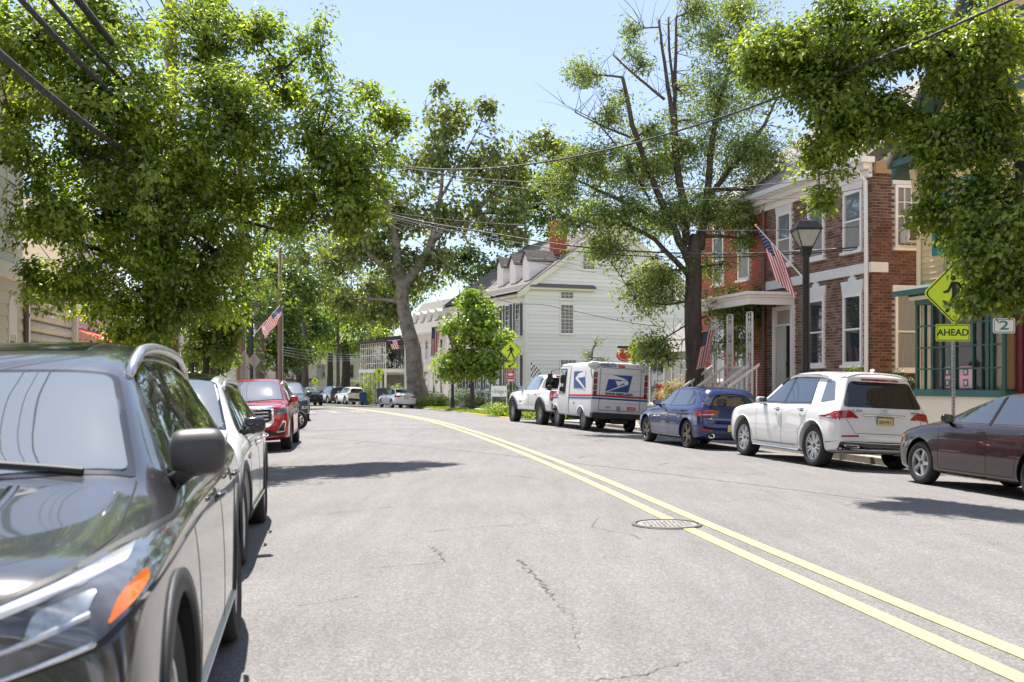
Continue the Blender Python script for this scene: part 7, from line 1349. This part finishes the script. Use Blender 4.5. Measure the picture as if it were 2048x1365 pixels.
# ---------------------------------------------------------------- street lamps
LG = M('lantern_glass', (.32, .31, .27), .12, ior=1.5, var=.2)
def lamp(px, D, h, label):
    p = P(px, HY, D); z = gz(p.x, p.y) if False else vz(p.x, p.y); t = thing('street_lamp', (p.x, p.y, z), 0, label, 'street lamp', 'black lantern lamps along the kerbs')
    mb = MB(); mb.lathe([(.17, 0), (.17, .12), (.13, .2), (.13, .7), (.10, .8), (.095, 1.0), (.09, 2.0), (.08, h - 1.0), (.075, h - .85), (.11, h - .82), (.11, h - .78), (.13, h - .72)], 16); mb.build('post', BLKM, t, True)
    mb = MB(); n = 4
    def ring(r, zz): return [(r * cos(pi / 4 + k * pi / 2), r * sin(pi / 4 + k * pi / 2), zz) for k in range(4)]
    def fr(r0, z0, r1, z1, tgt, mi=0): tgt.add(ring(r0, z0) + ring(r1, z1), [(k, (k + 1) % 4, (k + 1) % 4 + 4, k + 4) for k in range(4)] + [(3, 2, 1, 0), (4, 5, 6, 7)], mi)
    fr(.13, h - .80, .17, h - .62, mb); fr(.19, h - .64, .20, h - .61, mb); fr(.42, h - .24, .43, h - .20, mb); fr(.43, h - .20, .27, h - .02, mb); fr(.27, h - .02, .20, h + .0, mb)
    for k in range(4):
        a = pi / 4 + k * pi / 2; mb.tube([(.17 * cos(a), .17 * sin(a), h - .62), (.40 * cos(a), .40 * sin(a), h - .22)], .014, 4)
    mb.build('lantern_frame', BLKM, t); g_ = MB(); fr(.165, h - .61, .385, h - .23, g_); g_.build('lantern_glass', LG, t); MB().lathe([(0, h + .09), (.03, h + .07), (.035, h + .03), (.06, h - .0)], 10).build('finial', BLKM, t, True)
    return t, Vector((p.x, p.y, z))
_, lr = lamp(1612, 24.9, 5.25, 'black street lamp with clear lantern and hanging flag, in front of the brick house'); _, ll = lamp(503, 46, 5.0, 'black street lamp on the left kerb with a flag pointing up to the right')
_, lm = lamp(905, 70, 5.0, 'black street lamp whose lantern is hidden in the young green tree'); _, lf_ = lamp(737, 107, 5.0, 'far black street lamp left of the glazed balcony, with a small flag'); _, lq = lamp(612, 128, 5.0, 'farthest black street lamp, in front of the beige end building')
# ---------------------------------------------------------------- flags
FR, FW, FB = M('flag_red', (.50, .012, .022), .75, var=.08), M('flag_white', (.78, .76, .74), .75), M('flag_blue', (.015, .022, .11), .75)
def star_pts(r): return [(r * (1 if k % 2 == 0 else .4) * sin(k * pi / 5), r * (1 if k % 2 == 0 else .4) * cos(k * pi / 5)) for k in range(10)]
def flag(base, tip, hoist, fly, label, drape, stars=True, pr=.014, group=None):
    """pole from base to tip; cloth hung from the outer end. drape(u,v)->offset, u along the fly, v down the hoist from the tip"""
    base, tip = Vector(base), Vector(tip); t = thing('flag', tuple(base), 0, label, 'flag', group); d = (base - tip).normalized()
    MB().tube([(0, 0, 0), tuple(tip - base)], pr, 6).build('flag_pole', M('flag_pole_white', (.72, .72, .70), .35), t); m_ = MB(); m_.lathe([(0, -.03), (.03, -.01), (.03, .02), (0, .04)], 8); o = m_.build('finial', M('brass', (.5, .36, .12), .3, .9), t, True); o.location = tip - base
    NU, NV = 30, 26; mb = MB(); off = tip - base
    def pt(u, v): return off + d * (v * hoist) + drape(u, v, d)
    for j in range(NV + 1):
        for i in range(NU + 1): mb.v.append(tuple(pt(i / NU, j / NV)))
    for j in range(NV):
        for i in range(NU):
            a = j * (NU + 1) + i; mb.f.append((a, a + 1, a + NU + 2, a + NU + 1)); st_ = j // 2
            mb.m.append(2 if (st_ < 7 and i < 12) else (0 if st_ % 2 == 0 else 1)); mb.a.append(0)
    cl_ = mb.build('cloth', [FR, FW, FB], t, True); cl_['label'] = 'red and white striped cloth with a blue starred corner'
    if stars:
        sb = MB()
        for row in range(9):
            for c in range(6 if row % 2 == 0 else 5):
                u0 = .4 * ((c * 2 + 1 + (row % 2)) / 12); v0 = (7 / 13) * ((row + 1) / 10); r_ = .013
                for sd in (-1, 1):
                    vs = []
                    for a, b in star_pts(1): u1, v1 = u0 + a * r_, v0 + b * r_ * fly / hoist; p_ = pt(u1, v1); e1 = (pt(u1 + .01, v1) - p_); e2 = (pt(u1, v1 + .01) - p_); n_ = e1.cross(e2).normalized(); vs.append(p_ + n_ * .004 * sd)
                    sb.add(vs, [tuple(range(10))])
        sb.build('stars', FW, cl_)['kind'] = 'stuff'
    return t
def hang(fly, dx=0, dy=0, w=.06, gather=.35, f=9, ph=0):
    def g_(u, v, d):
        q = Vector((dx * u, dy * u, -fly * u * (1 - .06 * v))) - d * (v * gather * u * .9); wv = w * sin(f * v + 3 * u + ph) * min(1, u * 3 + .15)
        return q + Vector((wv * .6, wv, 0))
    return g_
L0 = Vector((lr.x, lr.y, 0)); tip = P(1512, 452, 24.3); bs = P(1603, 552, 24.7)
flag(bs, tip, .92, 1.5, 'large flag hanging from the right street lamp, stripes trailing down', lambda u, v, d: Vector((.42 * u + .10 * v * u, -.04 * u, -1.12 * u - .1 * u * u)) - d * (v * .30 * u) + Vector((.03, .09, 0)) * sin(10 * v + 3.5 * u) * min(1, u * 3), group='flags on street lamps')
tip = P(559, 612, 45.2); bs = P(506, 672, 45.9)
flag(bs, tip, .95, 1.5, 'flag flying from the left street lamp above the red SUV', lambda u, v, d: d * (1.3 * u * (1 - .12 * v)) + Vector((.16 * v, 0, -.52 * v * (.7 + .4 * u))) - d * (v * .88) + Vector((.03, .10, .02)) * sin(9 * u + 4 * v), group='flags on street lamps')
flag(P(737, 742, 106.8), P(708, 707, 106.2), .95, 1.5, 'small far flag on the lamp left of the glazed balcony', lambda u, v, d: d * (1.3 * u) + Vector((.2 * v, 0, -.2 * v)) + Vector((0, .1, 0)) * sin(8 * u), stars=False)
flag(P(612, 745, 127.6), P(590, 738, 127), .9, 1.5, 'farthest flag, in front of the beige end building', lambda u, v, d: Vector((-.2 * u, 0, -1.2 * u)) + Vector((.0, .1, 0)) * sin(8 * v), stars=False)
flag(P(884, 652, 82), P(866, 655, 80.5), 1.5, 2.4, 'flag hung on the white mansard house, upper of its two', lambda u, v, d: Vector((-.15 * u - .1, 0, -2.2 * u)) + Vector((.05, .12, 0)) * sin(9 * v + 2 * u))
flag(P(852, 722, 86.5), P(836, 726, 84.6), 1.3, 1.5, 'flag beside the sycamore trunk, lower one on the mansard house', lambda u, v, d: Vector((.1 * u, 0, -1.35 * u)) + Vector((.05, .1, 0)) * sin(9 * v + 2 * u), stars=False)
flag(P(800, 680, 99), P(776, 682, 97.5), 1.3, 1.2, 'faded flag on the glazed balcony far up the street', lambda u, v, d: Vector((.3 * u, 0, -.8 * u)) + Vector((.05, .1, 0)) * sin(9 * v + 2 * u), stars=False)
flag(P(1446, 655, 32.6), P(1405, 664, 31.3), .95, 1.6, 'flag half hidden by the ash trunk, hanging on the red brick house', lambda u, v, d: Vector((-.22 * u, 0, -1.12 * u)) - d * (v * .1 * u) + Vector((.03, .07, 0)) * sin(9 * v + 2 * u))
cf = thing('flag', tuple(P(1090, 768, 66)), 0, 'small black and white checked flag on the gable of the white house', 'flag'); o_ = P(1090, 768, 66)
MB().tube([(0, 0, 0), tuple(P(1062, 722, 65.5) - o_)], .014, 5).build('flag_pole', WPNT, cf); mb = MB(); c0, c1, c2, c3 = [P(*q) - o_ for q in ((1062, 724, 65.5), (1082, 742, 65.4), (1082, 768, 65.4), (1062, 772, 65.5))]
for i in range(8):
    for j in range(8):
        q = lambda u, v: tuple((c0.lerp(c1, u)).lerp(c3.lerp(c2, u), v)); mb.add([q(i / 8, j / 8), q((i + 1) / 8, j / 8), q((i + 1) / 8, (j + 1) / 8), q(i / 8, (j + 1) / 8)], [(0, 1, 2, 3)], (i + j) % 2)
mb.build('cloth', [SBLK, FW], cf)
# ---------------------------------------------------------------- signs
def diamond(t, c, hd, rot=0, walker=True, back=False):
    m_ = T(*c) @ RZ(rot); mb = MB(); r = .12 * hd; pl = rpoly([(0, -hd), (hd, 0), (0, hd), (-hd, 0)], r * 1.4, 4)
    mb.prism(pl, -.003, .003, 0); o = mb.build('sign_plate', SBK if back else FY, t); o.matrix_local = m_
    if back: return o
    b = MB(); n = len(pl); s1, s0 = .955, .905
    for k in range(n):
        a, c_ = pl[k], pl[(k + 1) % n]; b.add([(a[0] * s0, -.006, a[1] * s0), (c_[0] * s0, -.006, c_[1] * s0), (c_[0] * s1, -.006, c_[1] * s1), (a[0] * s1, -.006, a[1] * s1)], [(0, 1, 2, 3)])
    b.build('sign_border', SBLK, o)
    if walker:
        w_ = MB(); u = hd / 1.0
        def pg(pts): w_.prism([(x * u, z * u) for x, z in pts], -.009, -.004)
        pg([(-.06 + .085 * cos(k * pi / 8), .47 + .085 * sin(k * pi / 8)) for k in range(16)])
        pg([(-.12, .36), (.08, .36), (.16, .28), (.12, -.10), (-.10, -.10), (-.10, .10)])            # trunk
        pg([(-.12, .36), (-.08, .24), (-.20, .02), (-.36, .0), (-.38, .06), (-.24, .10)])               # leading arm
        pg([(.08, .36), (.16, .30), (.27, .12), (.24, -.04), (.18, -.02), (.20, .12), (.10, .22)])      # trailing arm
        pg([(-.10, -.08), (.02, -.08), (-.10, -.34), (-.22, -.60), (-.32, -.57), (-.20, -.30)])         # leading leg
        pg([(.0, -.08), (.12, -.08), (.20, -.32), (.32, -.58), (.22, -.63), (.10, -.36)])               # trailing leg
        w_.build('walking_figure', SBLK, o)
    return o
def plaque(t, c, w_, h_, mat, rot=0, txt=None, ts=.15, tm=SBLK, border=SBLK, arrow=None, sx=1.):
    mb = MB(); pl = rpoly([(-w_ / 2, -h_ / 2), (w_ / 2, -h_ / 2), (w_ / 2, h_ / 2), (-w_ / 2, h_ / 2)], .04, 4); mb.prism(pl, -.003, .003); o = mb.build('sign_plate', mat, t); o.matrix_local = T(*c) @ RZ(rot)
    if border:
        b = MB(); n = len(pl)
        def ins(p, d): return (p[0] * (1 - 2 * d / w_), p[1] * (1 - 2 * d / h_))
        for k in range(n): a, c_ = pl[k], pl[(k + 1) % n]; q = [ins(a, .026), ins(c_, .026), ins(c_, .014), ins(a, .014)]; b.add([(x, -.006, z) for x, z in q], [(0, 1, 2, 3)])
        b.build('sign_border', border, o)
    if txt: text('lettering', txt, ts, tm, o, T(0, -.006, 0) @ RX90, .002, sx=sx, bold=.003)
    if arrow:
        b = MB(); b.prism([(x * w_, z * w_) for x, z in ((-.22, -.16), (.02, -.16), (-.05, -.09), (.26, .10), (.20, .17), (-.10, -.02), (-.17, .05))], -.008, -.004); b.build('arrow', SBLK, o)
    return o
def post(t, h, mat=GALV, w_=.055, holes=True):
    mb = MB(); mb.b2((-w_ / 2, .01, 0), (w_ / 2, .045, h)); o = mb.build('post', mat, t)
    if holes:
        hb = MB()
        for k in range(int(h / .06)): hb.box((0, .009, .03 + k * .06), (.014, .004, .024))
        q = hb.build('post_holes', SBLK, o); q['kind'] = 'stuff'
def sign_at(px, D, name, label, cat='sign', rz=0): p = P(px, HY, D); z = vz(p.x, p.y); return thing(name, (p.x, p.y, z), rz, label, cat), z
def zz(py, D, z0): return H0 + (HY - py) / F * D - z0
t, z0 = sign_at(1908, 19.5, 'warning_sign', 'yellow-green walking figure sign with an AHEAD plate, near the yellow house'); post(t, zz(560, 19.5, z0)); diamond(t, (.02, 0, zz(587, 19.5, z0)), .585); plaque(t, (-.02, 0, zz(666, 19.5, z0)), .62, .31, FY, txt='AHEAD', ts=.17, sx=1.02)
t, z0 = sign_at(1022, 47.5, 'warning_sign', 'yellow-green walking figure sign over an arrow and a red parking plate'); post(t, zz(690, 47.5, z0), BLKM); diamond(t, (0, 0, zz(703, 47.5, z0)), .50); plaque(t, (0, 0, zz(731, 47.5, z0)), .60, .28, FY, arrow=True)
o = plaque(t, (-.02, 0, zz(752, 47.5, z0)), .40, .56, SRD, txt=None, border=SWH); text('lettering', 'PARKING', .085, SWH, o, T(0, -.007, -.07) @ RX90, .002); text('lettering', 'PUBLIC', .07, SWH, o, T(0, -.007, .20) @ RX90, .002)
MB().prism([(.13 * cos(k * pi / 10), .06 + .06 * sin(k * pi / 10)) for k in range(20)], -.008, -.004).build('oval', SWH, o); MB().prism([(-.15, -.19), (-.07, -.13), (-.07, -.16), (.15, -.16), (.15, -.22), (-.07, -.22), (-.07, -.25)], -.008, -.004).build('arrow', SWH, o)
t, z0 = sign_at(758, 97, 'warning_sign', 'far yellow-green walking figure sign with an AHEAD plate by the glazed balcony house'); post(t, zz(735, 97, z0), GALV, holes=False); diamond(t, (0, 0, zz(745, 97, z0)), .50); plaque(t, (0, 0, zz(759.5, 97, z0)), .60, .30, FY, txt='AHEAD', ts=.16)
t, z0 = sign_at(630, 132, 'warning_sign', 'smallest, farthest yellow-green walking figure sign over an arrow plate'); post(t, zz(762, 132, z0), GALV, holes=False); diamond(t, (0, 0, zz(762, 132, z0)), .50); plaque(t, (0, 0, zz(773, 132, z0)), .58, .3, FY, arrow=True)
t, z0 = sign_at(488, 33, 'road_sign', 'pale backs of traffic signs on a post beside the left utility pole'); post(t, zz(703, 33, z0), GALV, holes=False); diamond(t, (.0, .06, zz(722, 33, z0)), .33, rot=1.25, back=True)
o = MB().box((0, 0, 0), (.30, .006, .5)).build('sign_plate', SBK, t); o.location = (0, .06, zz(752, 33, z0)); o.rotation_euler = (0, 0, .9)
t, z0 = sign_at(508, 35.5, 'road_sign', 'diamond sign seen from behind just right of the left lamp post'); post(t, zz(715, 35.5, z0), GALV, holes=False); diamond(t, (0, .06, zz(722, 35.5, z0)), .26, rot=.9, back=True)
t, z0 = sign_at(2008, 18.6, 'parking_sign', 'small white sign with green lettering under the leaves at the right edge'); post(t, zz(655, 18.6, z0), M('green_post', (.03, .10, .07), .5), holes=False); plaque(t, (0, 0, zz(652, 18.6, z0)), .38, .26, SWH, txt='2', ts=.22, tm=M('letter_green', (.02, .22, .14), .5), border=M('letter_green'), sx=1.6)
t, z0 = sign_at(386, 30.5, 'shop_sign', 'white oval shop sign hanging among leaves on the left'); post(t, zz(655, 30.5, z0), BLKM, holes=False); MB().tube([(0, 0, zz(662, 30.5, z0)), (-.4, 0, zz(662, 30.5, z0))], .015, 5).build('bracket', BLKM, t)
mb = MB(); mb.prism([(.42 * cos(k * pi / 16), .30 * sin(k * pi / 16)) for k in range(32)], -.02, .02); o = mb.build('sign_board', SWH, t); o.location = (-.08, -.08, zz(686, 30.5, z0)); text('lettering', 'TAGE', .17, SBLK, o, T(.05, -.023, .03) @ RX90, .002)
t, z0 = sign_at(359, 25.5, 'banner_post', 'white post with a small striped garden banner on the left'); MB().b2((-.03, -.03, 0), (.03, .03, zz(715, 25.5, z0))).build('post', WPNT, t); mb = MB(); mb.prism([(-.045, 0), (.045, 0), (0, .14)], -.04, .04); o = mb.build('post_cap', WPNT, t); o.location = (0, 0, zz(715, 25.5, z0))
MB().b2((-.08, -.015, zz(742, 25.5, z0)), (.19, .015, zz(740, 25.5, z0) + .03)).build('arm', WPNT, t); zt_ = zz(741, 25.5, z0)
for k in range(7): x = .035 + k * .022; MB().add([(x, .0 + .01 * sin(k), zt_), (x + .022, .01 * sin(k + 1), zt_), (x + .026 + .02, .015 * sin(k + 1), zt_ - .36), (x + .022, .015 * sin(k), zt_ - .36)], [(0, 1, 2, 3)]).build('banner_stripe', FR if k % 2 else FW, t)
t, z0 = sign_at(1268, 42.5, 'shop_sign', 'oval red shop sign on a black bracket post behind the mail van'); MB().b2((-.06, -.06, 0), (.06, .06, zz(680, 42.5, z0))).build('post', BLKM, t); MB().b2((-.65, -.03, zz(697, 42.5, z0)), (.75, .03, zz(694, 42.5, z0) + .03)).build('crossbar', BLKM, t)
for k, (m_, s_, y_) in enumerate(((SWH, 1, 0), (SRD, .90, -.02), (M('cream_disc', (.6, .45, .35)), .70, -.03), (M('red_disc', (.35, .04, .03)), .62, -.04))): mb = MB(); mb.prism([(.40 * s_ * cos(j * pi / 14), .29 * s_ * sin(j * pi / 14)) for j in range(28)], y_ - .012, y_); o = mb.build('sign_board', m_, t); o.location = (-.34, 0, zz(711, 42.5, z0))
o = plaque(t, (.58, 0, zz(716, 42.5, z0)), .60, .48, SWH, border=None, txt='BOUTIQUE' if False else None); MB().b2((.28, -.02, zz(703, 42.5, z0)), (.88, .02, zz(699, 42.5, z0))).build('sign_cap', BLKM, t); MB().b2((-.02, -.10, zz(722, 42.5, z0)), (.26, -.07, zz(703, 42.5, z0))).build('black_board', SBLK, t)
for k in range(2): MB().b2((.34, -.012, zz(716 + k * 4, 42.5, z0)), (.80 - k * .2, -.006, zz(714.5 + k * 4, 42.5, z0))).build('painted_line', M('violet_print', (.25, .18, .4)), o if False else t)
t, z0 = sign_at(998, 63, 'shop_sign', 'white board lettered fringe in front of the white house steps'); t.scale = (.62, .62, .9); MB().b2((-.75, 0, .1), (-.69, .05, 1.75)).build('post', WPNT, t); MB().b2((.69, 0, .1), (.75, .05, 1.75)).build('post', WPNT, t); MB().b2((-.69, .0, .95), (.69, .04, 1.65)).build('sign_board', SWH, t)
text('lettering', 'fringe', .40, M('letter_grey', (.08, .08, .08)), t, T(0, -.006, 1.28) @ RX90, .003); 
for s in (-1, 1): MB().prism([(s * .60 + a, 1.27 + b) for a, b in ((0, .07), (.03, .02), (.07, 0), (.03, -.02), (0, -.07), (-.03, -.02), (-.07, 0), (-.03, .02))], -.008, -.002).build('star_mark', M('letter_grey'), t)
# ---------------------------------------------------------------- bins and shop goods
def cart(px, D, mat, label, s=1.):
    p = P(px, HY, D); z = vz(p.x, p.y); t = thing('wheeled_bin', (p.x, p.y, z), .2, label, 'bin'); t.scale = (s, s, s); mb = MB()
    mb.add([(-.24, -.3, .12), (.24, -.3, .12), (.24, .25, .12), (-.24, .25, .12), (-.32, -.4, 1.0), (.32, -.4, 1.0), (.32, .36, 1.0), (-.32, .36, 1.0)], [(0, 3, 2, 1), (4, 5, 6, 7), (0, 1, 5, 4), (1, 2, 6, 5), (2, 3, 7, 6), (3, 0, 4, 7)]); mb.build('bin_body', mat, t, bevel=.02)
    mb = MB(); mb.b2((-.34, -.43, 1.0), (.34, .38, 1.06)); mb.prism([(-.33, 1.06), (.33, 1.06), (.2, 1.12), (-.2, 1.12)], -.3, .3); mb.build('lid', mat, t, bevel=.01)
    for sx in (-.3, .3): m_ = MB(); m_.lathe([(0, -.03), (.13, -.03), (.13, .03), (0, .03)], 16, 0, Matrix.Rotation(pi / 2, 4, 'Y')); o = m_.build('wheel', TYRE, t); o.location = (sx, .3, .13)
    return t
cart(763, 88, M('dark_green_bin', (.05, .065, .06), .6), 'dark grey-green wheeled bin left of the white sedan', 1.35); cart(726, 96, M('blue_bin', (.02, .05, .16), .6), 'blue wheeled bin between the cream white SUV and the lamp post', 1.05)
p = P(1338, HY, 43); t = thing('clothes_rail', (p.x, p.y, vz(p.x, p.y)), .2, 'rail of red and dark clothes outside the grey-roofed shop', 'clothes rail'); MB().tube([(-.6, 0, 0), (-.6, 0, 1.55), (.6, 0, 1.55), (.6, 0, 0)], .02, 6).build('rail', BLKM, t)
for k in range(7): cm = (REDD, M('bright_red_cloth', (.6, .03, .02), .8), SBLK, M('bright_red_cloth'), REDD, M('pale_cloth', (.55, .5, .42), .8), SBLK)[k]; o = lumpy(t, 'garment', cm, (-.5 + k * .16, 0, 1.08), (.13, .42, .9), .7)
# ---------------------------------------------------------------- shrubs, hedges, grasses
def shrub(name, label, c, rx_, ry_, rz_, n, size, mat, cat='shrub', per=26, crad=.16, seed=1, up=0., group=None, stem=True):
    r = np.random.default_rng(seed); t = thing(name, tuple(c), 0, label, cat, group); d = r.normal(size=(n, 3)); d /= np.linalg.norm(d, axis=1)[:, None]; u = r.random(n)[:, None] ** .4
    pts = d * u * np.array([rx_, ry_, rz_]); pts[:, 2] += rz_
    if up: pts[:, :2] *= (1 - np.clip(pts[:, 2:3] / (2 * rz_), 0, 1) * up)
    leaves(dict(c=pts, o=d, r=np.full(n, crad)), size, per, crad, mat, t, 'foliage', seed=seed)
    mb = MB()
    for k in range(5): a = k * 1.26; mb.tube([(0, 0, -.05), (.3 * rx_ * cos(a), .3 * ry_ * sin(a), rz_ * .8)], [.02, .008], 4)
    mb.build('stem', BARK, t); return t
def gp_(px, D, dz=0): p = P(px, HY, D); return Vector((p.x, p.y, vz(p.x, p.y) + dz))
LCON = leafmat('conifer_leaf', (.015, .045, .012), (.06, .13, .03), .15)
shrub('conifer_shrub', 'dark upright conifer by the brick side wall, left of the pair', gp_(1797, 24.9, .1), .27, .27, .85, 70, .06, LCON, up=.7, crad=.13, seed=2, per=40); shrub('conifer_shrub', 'dark upright conifer by the brick side wall, right of the pair', gp_(1821, 24.6, .1), .27, .27, .80, 70, .06, LCON, up=.7, crad=.13, seed=3, per=40)
shrub('conifer_shrub', 'small bright conifer below the right ground floor window of the brick house', gp_(1704, 26.3, .1), .4, .4, .95, 70, .06, LF_MID, up=.6, crad=.14, seed=4, per=40)
shrub('hedge', 'clipped hedge left of the white house steps', gp_(940, 74), 2.0, .7, .75, 140, .09, LF_DK, 'hedge', crad=.25, seed=5); shrub('hedge', 'clipped hedge right of the white house steps', gp_(1010, 67), 1.1, .8, .85, 110, .09, LF_MID, 'hedge', crad=.25, seed=6)
shrub('shrub', 'bright rounded bush behind the white sedan roof', gp_(803, 92), 1.5, 1.2, .95, 110, .12, LF_YG, crad=.3, seed=7); shrub('shrub', 'pale loose bush right of the sycamore trunk', gp_(862, 80), 1.1, .9, .6, 70, .11, LF_YG, crad=.3, seed=8); shrub('shrub', 'low bush at the foot of the mansard house', gp_(885, 78), 1.2, .9, .5, 70, .11, LF_MID, crad=.3, seed=9)
shrub('shrub', 'loose climbing bush around the far lamp post', gp_(735, 101), 1.0, .8, 1.5, 90, .13, LF_YG, crad=.35, seed=10); shrub('shrub', 'small bush beside the pickup front wheel', gp_(998, 51), .9, .7, .35, 60, .08, LF_YG, crad=.2, seed=11)
for k, (px, D, h_) in enumerate(((1338, 39, 1.5), (1356, 38.5, 1.7), (1322, 40, 1.2))):
    t = thing('feather_grass', gp_(px, D), 0, ('tall straw-coloured feather grass left of the ash trunk', 'tallest straw-coloured feather grass beside the ash trunk', 'shorter straw-coloured feather grass by the mail van')[k], 'plant'); n = 40; r = np.random.default_rng(k); a = r.random(n) * 6.28; q = r.random(n)
    c = np.stack([.22 * q * np.cos(a), .22 * q * np.sin(a), h_ * (.35 + .65 * r.random(n))], 1); leaves(dict(c=c, o=np.tile([0, 0, 1.], (n, 1)), r=np.full(n, .12)), .11, 16, .12, MATS.get('feather') or leafmat('feather', (.30, .26, .18), (.52, .47, .36), .3), t, 'plumes', aspect=.25)
    mb = MB()
    for i in range(14): mb.tube([(0, 0, 0), (c[i][0] * .6, c[i][1] * .6, c[i][2] * .6), tuple(c[i])], .006, 3)
    mb.build('stem', M('straw', (.35, .3, .15), .8), t)
def turf(name, label, xy, n, h_, mat, seed=1, cat='grass'):
    r = np.random.default_rng(seed); P_ = np.array([xy(r.random(), r.random()) for _ in range(n)]); c = np.array([[x, y, vz(x, y) + h_ * .25] for x, y in P_])
    o = leaves(dict(c=c, o=np.tile([0, 0, .1], (n, 1)), r=np.full(n, h_)), h_ * 1.6, 7, h_, mat, None, name, flat=-.1, droop=-.7, aspect=.2, seed=seed); tag(o, label, cat, kind='stuff')
turf('verge_grass', 'mown grass on the verge between kerb and footpath', lambda a, b: ((lambda y: (rx(y) + .2 + b * 1.3, y))(55 + a * 30)), 9000, .05, LF_YG, 1); turf('lawn_grass', 'lawn in front of the white houses', lambda a, b: ((lambda y: (rx(y) + 3.1 + b * 4, y))(55 + a * 34)), 7000, .06, LF_MID, 2)
turf('planting_bed', 'yellow-green ground planting by the kerb behind the blue car', lambda a, b: ((lambda y: (rx(y) + .3 + b * 1.4, y))(30 + a * 6)), 1600, .26, LF_YG, 3, 'plants'); turf('kerb_planting', 'low planting behind the yellow kerb', lambda a, b: ((lambda y: (rx(y) + .4 + b * 2.0, y))(44.5 + a * 9)), 2200, .16, LF_YG, 4, 'plants')
# fallen leaves and grit along the gutters
r = np.random.default_rng(9); c = []
for _ in range(500):
    s = r.random() < .6; y = 9 + r.random() * 45; x = (rx(y) - .05 - abs(r.normal()) * .22) if s else (lx(y) + .1 + abs(r.normal()) * .3); c.append((x, y, gz(x, y) + .01))
c = np.array(c); o = leaves(dict(c=c, o=np.tile([0, 0, .1], (len(c), 1)), r=np.full(len(c), .03)), .035, 3, .03, leafmat('dry_leaf', (.12, .07, .03), (.30, .20, .09), .1), None, 'leaf_litter', flat=2.); o.scale = (1, 1, 1); tag(o, 'dry leaves lying along the gutters', 'leaves', kind='stuff')
